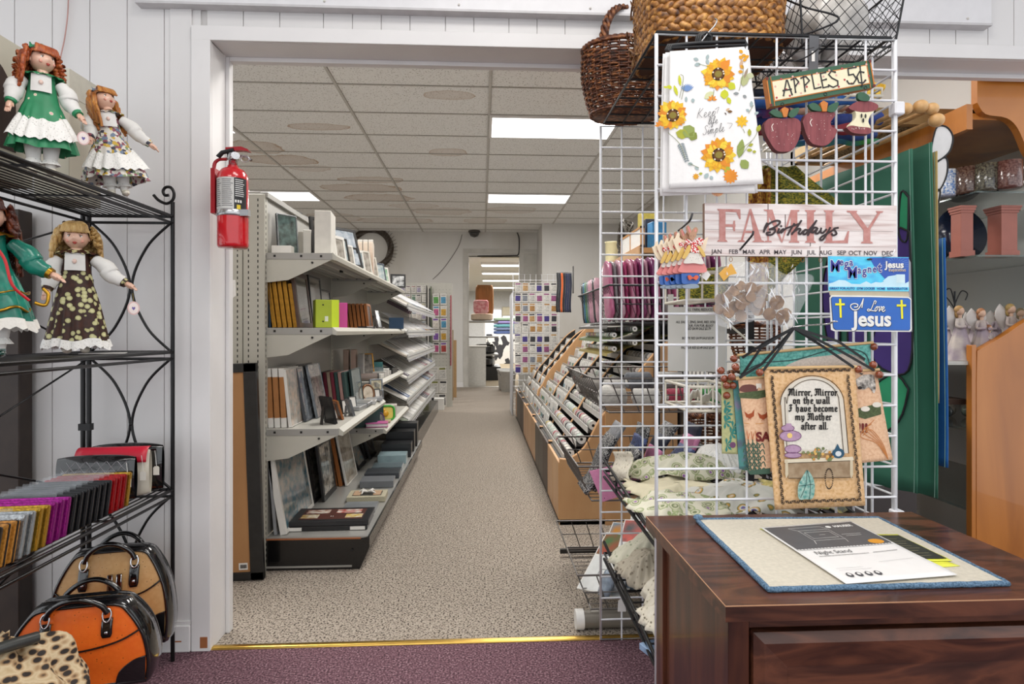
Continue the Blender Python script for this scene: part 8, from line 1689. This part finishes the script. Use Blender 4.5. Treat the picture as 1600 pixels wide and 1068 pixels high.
# linens
lin1 = ramp_mat('embroidered_linen', [(0, '#6f3f7a'), (.13, '#9a6ab0'), (.17, '#cfc9b0'), (.30, '#5f7040'), (.37, '#cfcab2'), (.5, '#8a9a66'), (.54, '#d3cfbb')], 30, kind='voronoi', r=.85); lin2 = ramp_mat('floral_linen', [(0, '#b5433a'), (.12, '#3f5f9c'), (.2, '#cfcdc3'), (.3, '#c7943a'), (.36, '#5f7048'), (.40, '#cfcdc5')], 22, kind='voronoi', r=.85); lin3 = M('#d8cfb2', .85, var=.1); croc = ramp_mat('crochet', [(0, '#6a6353'), (.18, '#8a826f'), (.28, '#e0d8c4'), (1, '#e8e2d2')], 75, kind='voronoi', r=.9, bump=.6)
def heap(label, name, cat, c_, rx, ry, h_, m, seed, sc_=True, rot=(0, 0, 0)):
    RR = random.Random(seed); ph = [RR.uniform(0, 6) for _ in range(6)]
    def f(u, v):
        a = 2*PI*u; s_ = v; edge = 1+.05*math.sin(a*22) if sc_ else 1
        return (rx*s_*edge*math.cos(a), ry*s_*edge*math.sin(a), h_*(1-s_**2.2)+.010*math.sin(a*3+ph[0]+s_*6)*s_+.007*math.sin(a*7+ph[1]+s_*9)*s_)
    return tag(MB().grid(f, 88, 12, m, -.003).build(name, None, c_, rot=rot), label, cat)
for i, a_ in enumerate([('embroidered linen with green scallops and purple flowers at the shelf front', .56, 1.68, .15, .16, .055, lin1), ('white linen with blue and red flowers in the middle of the linen shelf', .76, 1.72, .17, .17, .070, lin2), ('cream folded linen under the embroidered ones', .60, 1.82, .16, .15, .03, lin3), ('yellow grey printed linen at the right of the shelf', .92, 1.70, .10, .16, .06, ramp_mat('grey_print', [(.4, '#5d5f58'), (.5, '#b9a960'), (.6, '#cfcabb')], 14, r=.85)), ('rear linen with lilac sprigs at the back of the linen shelf', .68, 1.97, .20, .10, .10, lin1), ('white cut lace linen standing at the back of the shelf', .80, 2.0, .10, .08, .13, lace)]): heap(a_[0], 'table_linen', 'table linen', (a_[1], a_[2], .600+.007*i), a_[3], a_[4], a_[5]*.62, a_[6], i)
for i, a_ in enumerate([('cream crocheted doily draped at the front of the low black shelf', .55, 1.62, .12, .13, .07, croc), ('round crocheted doily on top of the doily heap', .60, 1.72, .13, .13, .10, croc), ('green edged scalloped doily at the back of the low shelf', .58, 1.95, .16, .12, .10, ramp_mat('sage_doily', [(0, '#5f6a4a'), (.2, '#a9ad93'), (.3, '#cfccb8')], 60, kind='voronoi', r=.9)), ('grey brown doily left in the heap', .52, 1.84, .10, .10, .07, ramp_mat('taupe_doily', [(0, '#5a5248'), (.2, '#8f8574'), (.35, '#b3aa98')], 70, kind='voronoi', r=.9))]): heap(a_[0], 'doily', 'doily', (a_[1], a_[2], .305+.014*i), a_[3], a_[4], a_[5], a_[6], 20+i)
for i in range(4): carton(['blue and white wrapped runner low on the doily shelf', 'white folded runner at the low shelf edge', 'tan folded cloth near the post foot', 'blue printed cloth near the post foot'][i], (.50+.03*i, 1.55+.03*i, .19+.022*(3-i)), .14, .10, .018, M(['#8fa9c9', '#dedbd2', '#a08f78', '#4f7fae'][i], .6, var=.3, s=40), .4, 0, 'cloth', 'folded_cloth')
tag(wb(MB().grid(lambda u, v: at(958+28*u+4*math.sin(v*6), 705+45*v, 2.08-.2*u), 8, 12, croc, .003), 'doily'), 'white crocheted doily hanging over the left end of the linen shelf', 'doily')
# ================================================================ garden flags on wooden dowels
fg = M('#36705a', .75, var=.10, s=8); stitch = M('#7fa394', .8)
def flag(label, top, bot, y0, y1, m, art=None, fold=.022, xoff=0):
    t = thing('garden_flag', label, 'flag', ((top[0]+top[1])/2, (y0+y1)/2, bot)); c = Vector(t.location)
    def f(u, v, e=0):     # u along depth from near (0) to far (1), v down
        y = y0+(y1-y0)*u; x = top[0]+(top[1]-top[0])*u+fold*math.sin(u*9+v*2.2)*(.35+.65*v)+fold*.5*math.sin(u*21)*v; return Vector((x-e, y+.02*v*math.sin(u*6), top[2]+(bot-top[2])*v))-c
    b = MB(); b.grid(lambda u, v: f(u, v), 50, 24, m, .0015); b.build('cloth', t)
    if art: b = MB(); art(b, f); b.build('applique', t)
    b = MB()
    for u0 in (.015, .985): MB().tube([f(u0, v/20, .0022) for v in range(21)], .0009, stitch, 4).build('stitching', t)
    return t
ppl = M('#46307c', .75, var=.12, s=10); lg = M('#2f9a6c', .7); blk2 = M('#14161a', .7)
def applique(b, f):
    def patch(pts, m):
        P = [tuple(v) for v in spline(pts+[pts[0]], 4)][:-1]; cx = sum(p[0] for p in P)/len(P); cy_ = sum(p[1] for p in P)/len(P)
        K = 6; vs = []
        for i in range(K+1): q = 1-i/K; vs += [f(cx+(x-cx)*q, cy_+(y-cy_)*q, .004) for x, y in P]
        N = len(P); b.add(vs, [(i*N+j, i*N+(j+1) % N, (i+1)*N+(j+1) % N, (i+1)*N+j) for i in range(K) for j in range(N)], m, True)
        b.tube([f(x, y, .0045) for x, y in P], .003, blk2, 5, True)
    patch([(.02, .24), (.16, .22), (.22, .34), (.20, .46), (.24, .60), (.10, .66), (.02, .58)], ppl); patch([(.26, .25), (.40, .22), (.44, .4), (.42, .66), (.30, .62)], ppl); patch([(.48, .3), (.62, .24), (.75, .38), (.7, .60), (.55, .64)], ppl)
    patch([(.05, .70), (.14, .66), (.30, .78), (.22, .86), (.10, .80)], lg); patch([(.25, .70), (.42, .68), (.62, .80), (.50, .88), (.32, .82)], lg); patch([(.60, .70), (.8, .68), (.92, .82), (.75, .84)], lg)
    patch([(.02, .14), (.08, .12), (.10, .24), (.04, .26)], lg)
A = atx(1415, 190, 1.16)
flag('green garden flag with purple iris petals, nearest the grid tower', (1.175, 1.10, 1.60), .655, 1.58, 2.05, fg, applique, .018)
flag('green garden flag layered behind the purple iris one', (1.235, 1.17, 1.62), .64, 1.585, 2.0, fg, None, .020)
flag('tan garden flag showing as a narrow strip between green and blue', (1.262, 1.22, 1.60), .9, 1.60, 2.0, M('#c2a66c', .8, var=.12), None, .006)
flag('blue garden flag with white petal, rearmost of the hanging flags', (1.285, 1.25, 1.36), .72, 1.60, 2.05, M('#1e62ac', .75, var=.12), lambda b, f: None, .010)
t = wt('petal_banner', 'white banner petals outlined in black beside the wooden knobs', 'flag', at(1470, 330, 1.63)); b = MB()
zpx = ZM(1380, 100, 3.56, 1.63)
for P in ([(278, 410), (300, 350), (350, 350), (385, 400), (375, 470), (340, 515), (270, 555), (268, 470)], [(268, 565), (345, 520), (355, 600), (320, 690), (270, 710)], [(270, 715), (315, 700), (300, 790), (270, 830)]): q = [tuple(v) for v in spline(P+[P[0]], 4)][:-1]; zp(b, q, zpx, .002, M('#d8d8d8', .7)); b.tube([zpx(x, y)-Vector((0, .001, 0)) for x, y in q], .0022, blk2, 5, True)
wb(b, 'petals', t)
knob = ramp_mat('birch_knob', [(.3, '#b98a52'), (.7, '#d6ad76')], 40, 4, r=.45)
for i, (zx, zy, r, lb) in enumerate([(123, 250, .0165, 'leftmost birch knob over the green flag'), (208, 237, .018, 'highest birch knob, second from the left'), (270, 250, .0165, 'darker birch knob behind the highest one'), (296, 312, .0185, 'lowest birch knob over the tan flag')]):
    c_ = ZM(1380, 100, 3.56, 1.57)(zx, zy); t = thing('dowel', lb+', on its dowel', 'dowel', c_); MB().ball((0, 0, 0), (r*1.12, r, r), knob, 16, 12).build('knob', t); MB().bar((0, .0, 0), (-.045, .45, -.0), .007, knob, 8).build('rod', t)
# ================================================================ orange wood hutch with figurines
om = ramp_mat('honey_maple', [(.28, '#8a4f1c'), (.5, '#b5702c'), (.7, '#c8823a')], 3, 8, r=.32, aniso=(1.2, 1.2, .35), dist=.8, coat=.3)
HX, HY0 = 1.965, 2.28
t = thing('hutch', 'honey orange wooden hutch with curved side brackets and mirrored glass shelves', 'hutch', (HX, HY0, 0)); LH = T(-HX, -HY0, 0)
ZH = 2.10
p2 = lambda px, py: (lambda v: (v.x, v.z))(at(px, py, HY0))
lowo = [p2(1526, 900), p2(1526, 595), p2(1527, 548)]+[(v.x, v.y) for v in spline([p2(1532, 545), p2(1555, 532), p2(1575, 520), p2(1600, 503), p2(1640, 480)], 4)]+[p2(1700, 470), p2(1700, 900)]
lowo[0] = (lowo[0][0], .0); lowo[-1] = (lowo[-1][0], 0.)
MB().prism(lowo, HY0, HY0+.03, om, X=LH @ XY(0)).build('lower_side', t, bev=.003)
MB().box(HX-.022, HX-.002, HY0+.002, HY0+.03, 0, 1.045, om, LH).build('edge_strip', t, bev=.002)
upo = [p2(1527, 117), p2(1527, 160)]+[(v.x, v.y) for v in spline([p2(1527, 160), p2(1540, 178), p2(1572, 184), p2(1590, 200), p2(1605, 235)], 4)][1:]+[p2(1640, 290), p2(1700, 290), p2(1700, 60), p2(1527, 60)]
MB().prism(upo, HY0, HY0+.03, om, X=LH @ XY(0)).build('upper_bracket', t, bev=.003)
cv = M('#a8642c', .4, var=.1, s=6)
q = [at(1520, 150, 2.27), at(1462, 190, 3.2)]
MB().box(HX-.02, HX+.6, HY0+.03, 3.6, 1.95, 1.975, om, LH).build('canopy_board', t); MB().box(HX-.045, HX-.02, HY0+.0, 3.6, 1.90, 2.0, om, LH).build('crown_rail', t)
MB().box(HX-.02, HX+.6, 3.58, 3.6, 0, 2.0, M('#6b4a30', .5), LH).build('back_board', t)
gls = M('#5a6a64', .08, .2, alpha=.55, coat=1, var=0)
for z in (1.67, 1.41): MB().cbox(HX+.04, HX+.55, HY0+.05, 3.5, z-.008, z, .001, gls, LH).build('glass_shelf', t)
MB().box(HX-.11, HX+.55, HY0+.02, 3.5, .965, .98, M('#b9b6ae', .3, var=.1), LH).build('middle_shelf', t); MB().box(HX-.02, HX+.6, HY0+.04, 3.4, .70, .71, gls, LH).build('glass_shelf', t); MB().box(HX-.02, HX+.6, HY0+.04, 3.4, .38, .39, gls, LH).build('glass_shelf', t)
MB().box(HX+.56, HX+.59, HY0+.04, 3.5, 1.0, 1.95, M('#c3c7c4', .2, .25, var=0), LH).build('mirror', t)  # reflection of the lit room painted as pale grey
for i, (px, h, h2, lb) in enumerate([(1478, '#3a6fae', '#e0e0dc', 'blue and white mug with red lettering, leftmost on the glass shelf'), (1511, '#3a1f1c', '#6f5a4c', 'dark brown printed mug second from the left'), (1541, '#2a2626', '#6a6654', 'black printed mug with coloured picture'), (1577, '#4a2420', '#7a5a52', 'maroon printed mug at the right of the row')]):
    c_ = at(px, 300-12*i, 2.45-.05*i); c_.z = 1.671; t = thing('mug', lb, 'mug', c_); t.scale = (1.12, 1.12, 1.15); MB().lathe([(.036, 0), (.039, .006), (.039, .095), (.0365, .095), (.036, .01), (0, .01)], M(h, .2, var=0, h2=h2, s=170, coat=.6), 20).build('body', t)
    MB().tube(spline([(.037, -.0, .075), (.062, -.0, .07), (.062, 0, .03), (.037, 0, .022)], 5), .005, M('#dcdad5', .2), 8).build('handle', t)
cp_ = M('#9c5b4c', .45, var=.08)
for i, (px, py, lb) in enumerate([(1503, 398, 'terracotta coloured pillar stand, left one on the glass shelf'), (1566, 388, 'terracotta coloured pillar stand, right one on the glass shelf')]):
    c_ = at(px, py, 2.42); c_.z = 1.411; t = thing('pillar_stand', lb, 'pillar stand', c_); w_ = .027+.008*i
    MB().cbox(-w_, w_, -w_, w_, .025, .19, .001, cp_).build('shaft', t); b = MB(); b.box(-w_*1.15, w_*1.15, -w_*1.15, w_*1.15, 0, .025, cp_); b.build('foot', t)
    b = MB(); b.box(-w_*1.1, w_*1.1, -w_*1.1, w_*1.1, .182, .192, cp_); b.box(-w_*1.22, w_*1.22, -w_*1.22, w_*1.22, .192, .203, cp_); b.box(-w_*1.3, w_*1.3, -w_*1.3, w_*1.3, .203, .211, cp_); b.build('capital', t)
tag(MB().lathe([(0, 0), (.08, .004), (.115, .02), (.118, .024), (0, .012)], M('#1f2a40', .2, coat=.6), 28, X=T(0, 0, .118, PI/2-.15)).build('plate', None, (2.13, 2.58, 1.412)), 'dark blue round plate standing between the terracotta pillars', 'plate')
tag(MB().lathe([(0, 0), (.08, .004), (.10, .02), (0, .012)], M('#26282a', .3), 24, X=T(0, 0, .10, PI/2-.15)).build('plate', None, (2.06, 2.66, 1.412)), 'black round plate standing behind the left terracotta pillar', 'plate')
angm = M('#b5a695', .5, var=.25, s=20, h2='#8f7f86'); 
def angel(label, loc, h_, rz, hairh, gown='#b5a695'):
    t = thing('angel_figurine', label, 'figurine', loc, rz); s_ = h_/.2; S = Matrix.Diagonal((s_, s_, s_, 1)); g = M(gown, .5, h2='#8d7f88', s=12)
    MB().grid(lambda u, v: ((.045*(1-v)**1.3+.012+.003*math.sin(2*PI*u*8)*(1-v))*math.cos(2*PI*u), (.036*(1-v)**1.3+.011)*math.sin(2*PI*u), .15*v), 48, 10, g, X=S).build('gown', t)
    b = MB(); b.ball((0, 0, .175), (.0125, .013, .016), M('#c9a58c', .5), 12, 10, X=S); b.tube([(0, 0, .145), (0, 0, .165)], .006, M('#c9a58c', .5), 8, X=S)
    for sg in (-1, 1): b.tube(spline([(sg*.014, 0, .145), (sg*.026, -.008, .12), (sg*.008, -.026, .118)], 4), .0055, g, 8, X=S)
    b.build('upper_body', t)
    b = MB(); b.ball((0, .004, .18), (.0145, .0145, .0155), M(hairh, .6), 12, 8, X=S); b.ball((0, .010, .165), (.011, .008, .016), M(hairh, .6), 10, 6, X=S); b.build('hair', t)
    for sg in (-1, 1): MB().grid(lambda u, v, sg=sg: (sg*(.006+.036*v*math.sin(PI*min(1, u+.12))), .014+.012*v, .175-.10*u+.02*v), 12, 6, M('#c9c2bc', .35, var=.15), .002, X=S).build('wing', t)
    return t
AG = [(1500, 552, 2.36, .20, .3, '#a8834f', 'tall angel figurine in lilac grey gown, leftmost on the hutch'), (1487, 552, 2.6, .19, -.3, '#8f6a3c', 'angel figurine turned aside behind the leftmost one'), (1523, 545, 2.45, .18, .5, '#7d4a2a', 'small angel figurine in blue grey dress between two larger ones'), (1534, 545, 2.34, .19, 0, '#9c6a44', 'cream gowned angel figurine embracing a child'), (1546, 545, 2.33, .13, .4, '#8a5a3a', 'short praying figurine beside the cream gowned angel'), (1560, 530, 2.55, .19, -.5, '#6d4326', 'grey angel figurine with raised wing'), (1580, 530, 2.42, .21, .2, '#a08550', 'large lilac angel figurine at the right, holding flowers'), (1595, 520, 2.6, .2, -.4, '#8a7a5a', 'silver angel figurine with disc halo at the right edge')]
for px, py, Y, h_, rz, hh_, lb in AG: c_ = at(px, py, Y); c_.z = .981; angel(lb, c_, h_*1.15, rz, hh_, R.choice(['#b5a695', '#c2b8a8', '#a89aa0', '#c9bfae']))
t = thing('scroll_hook', 'black wire stand with curled arms behind the angel figurines', 'wire stand', (2.15, 2.62, .981)); b = MB()
b.bar((0, 0, 0), (0, 0, .30), .004, bw); b.tube(spline([(0, 0, .22), (-.05, 0, .28), (-.12, 0, .27), (-.13, 0, .23), (-.10, 0, .225)], 6), .0028, bw, 6); b.tube(spline([(0, 0, .24), (.03, 0, .30), (.06, 0, .29), (.05, 0, .26)], 5), .0028, bw, 6); b.tube(spline([(0, 0, .24), (-.02, 0, .31), (-.05, 0, .30)], 5), .0028, bw, 6); b.build('stand', t)
for i in range(7): px = 1488+11*i; tag(MB().ball((0, 0, .028), (.03, .03, .028), M(['#8f9c8c', '#b5a58f', '#7a8a8f', '#c0b8a8'][i % 4], .1, coat=1, var=.4, s=50), 14, 10).build('glass_ornament', None, (1.98+.055*i, 2.6+.05*(i % 2), .711)), 'glass ornament on the lower glass shelf of the hutch', 'ornament', 'glass ornaments in the hutch')
t = thing('birdhouse', 'small green and white birdhouse low behind the flags', 'birdhouse', (1.52, 2.30, .50)); MB().box(-.05, .05, -.05, .05, 0, .11, white).build('walls', t); b = MB(); b.prism([(-.075, .10), (0, .17), (.075, .10), (.065, .09), (0, .15), (-.065, .09)][::-1], -.06, .06, M('#2f5a3c', .6), X=T(0, 0, 0, PI/2)); b.build('roof', t); b = MB(); b.prism(circ(0, .06, .016, 14), .05, .052, hole, X=T(0, 0, 0, PI/2)); b.build('entrance', t)
tag(MB().box(-.25, .12, -.2, .3, 0, .5, M('#3a3330', .6)).build('display_plinth', None, (1.55, 2.42, 0)), 'dark plinth under the birdhouse behind the flags', 'plinth')
# hanging basket seen top right through the opening
t = thing('wicker_tray', 'pale wicker tray with wood rim hanging behind the opening at upper right', 'wicker tray', (1.93, 2.85, 2.022)); b = MB()
for i in range(16): b.bar((-.22+.028*i, -.3, 0), (-.22+.028*i, .3, 0), .011, ramp_mat('dry_wicker', [(.35, '#4a3d2a'), (.6, '#9a8660')], 120, r=.8, bump=.6) if i == 0 else b.mats[0], 6)
for j in range(12): b.tube([(-.22+.028*i, -.3+.054*j, .008*(1 if (i+j) % 2 else -1)) for i in range(16)], .009, b.mats[0], 6)
b.build('woven_base', t); b = MB(); b.box(-.25, -.22, -.33, .33, -.02, .05, M('#a58a5c', .5)); b.box(.22, .25, -.33, .33, -.02, .05, M('#a58a5c', .5)); b.box(-.25, .25, -.33, -.30, -.02, .05, M('#a58a5c', .5)); b.box(-.25, .25, .30, .33, -.02, .05, M('#a58a5c', .5)); b.build('wood_rim', t)
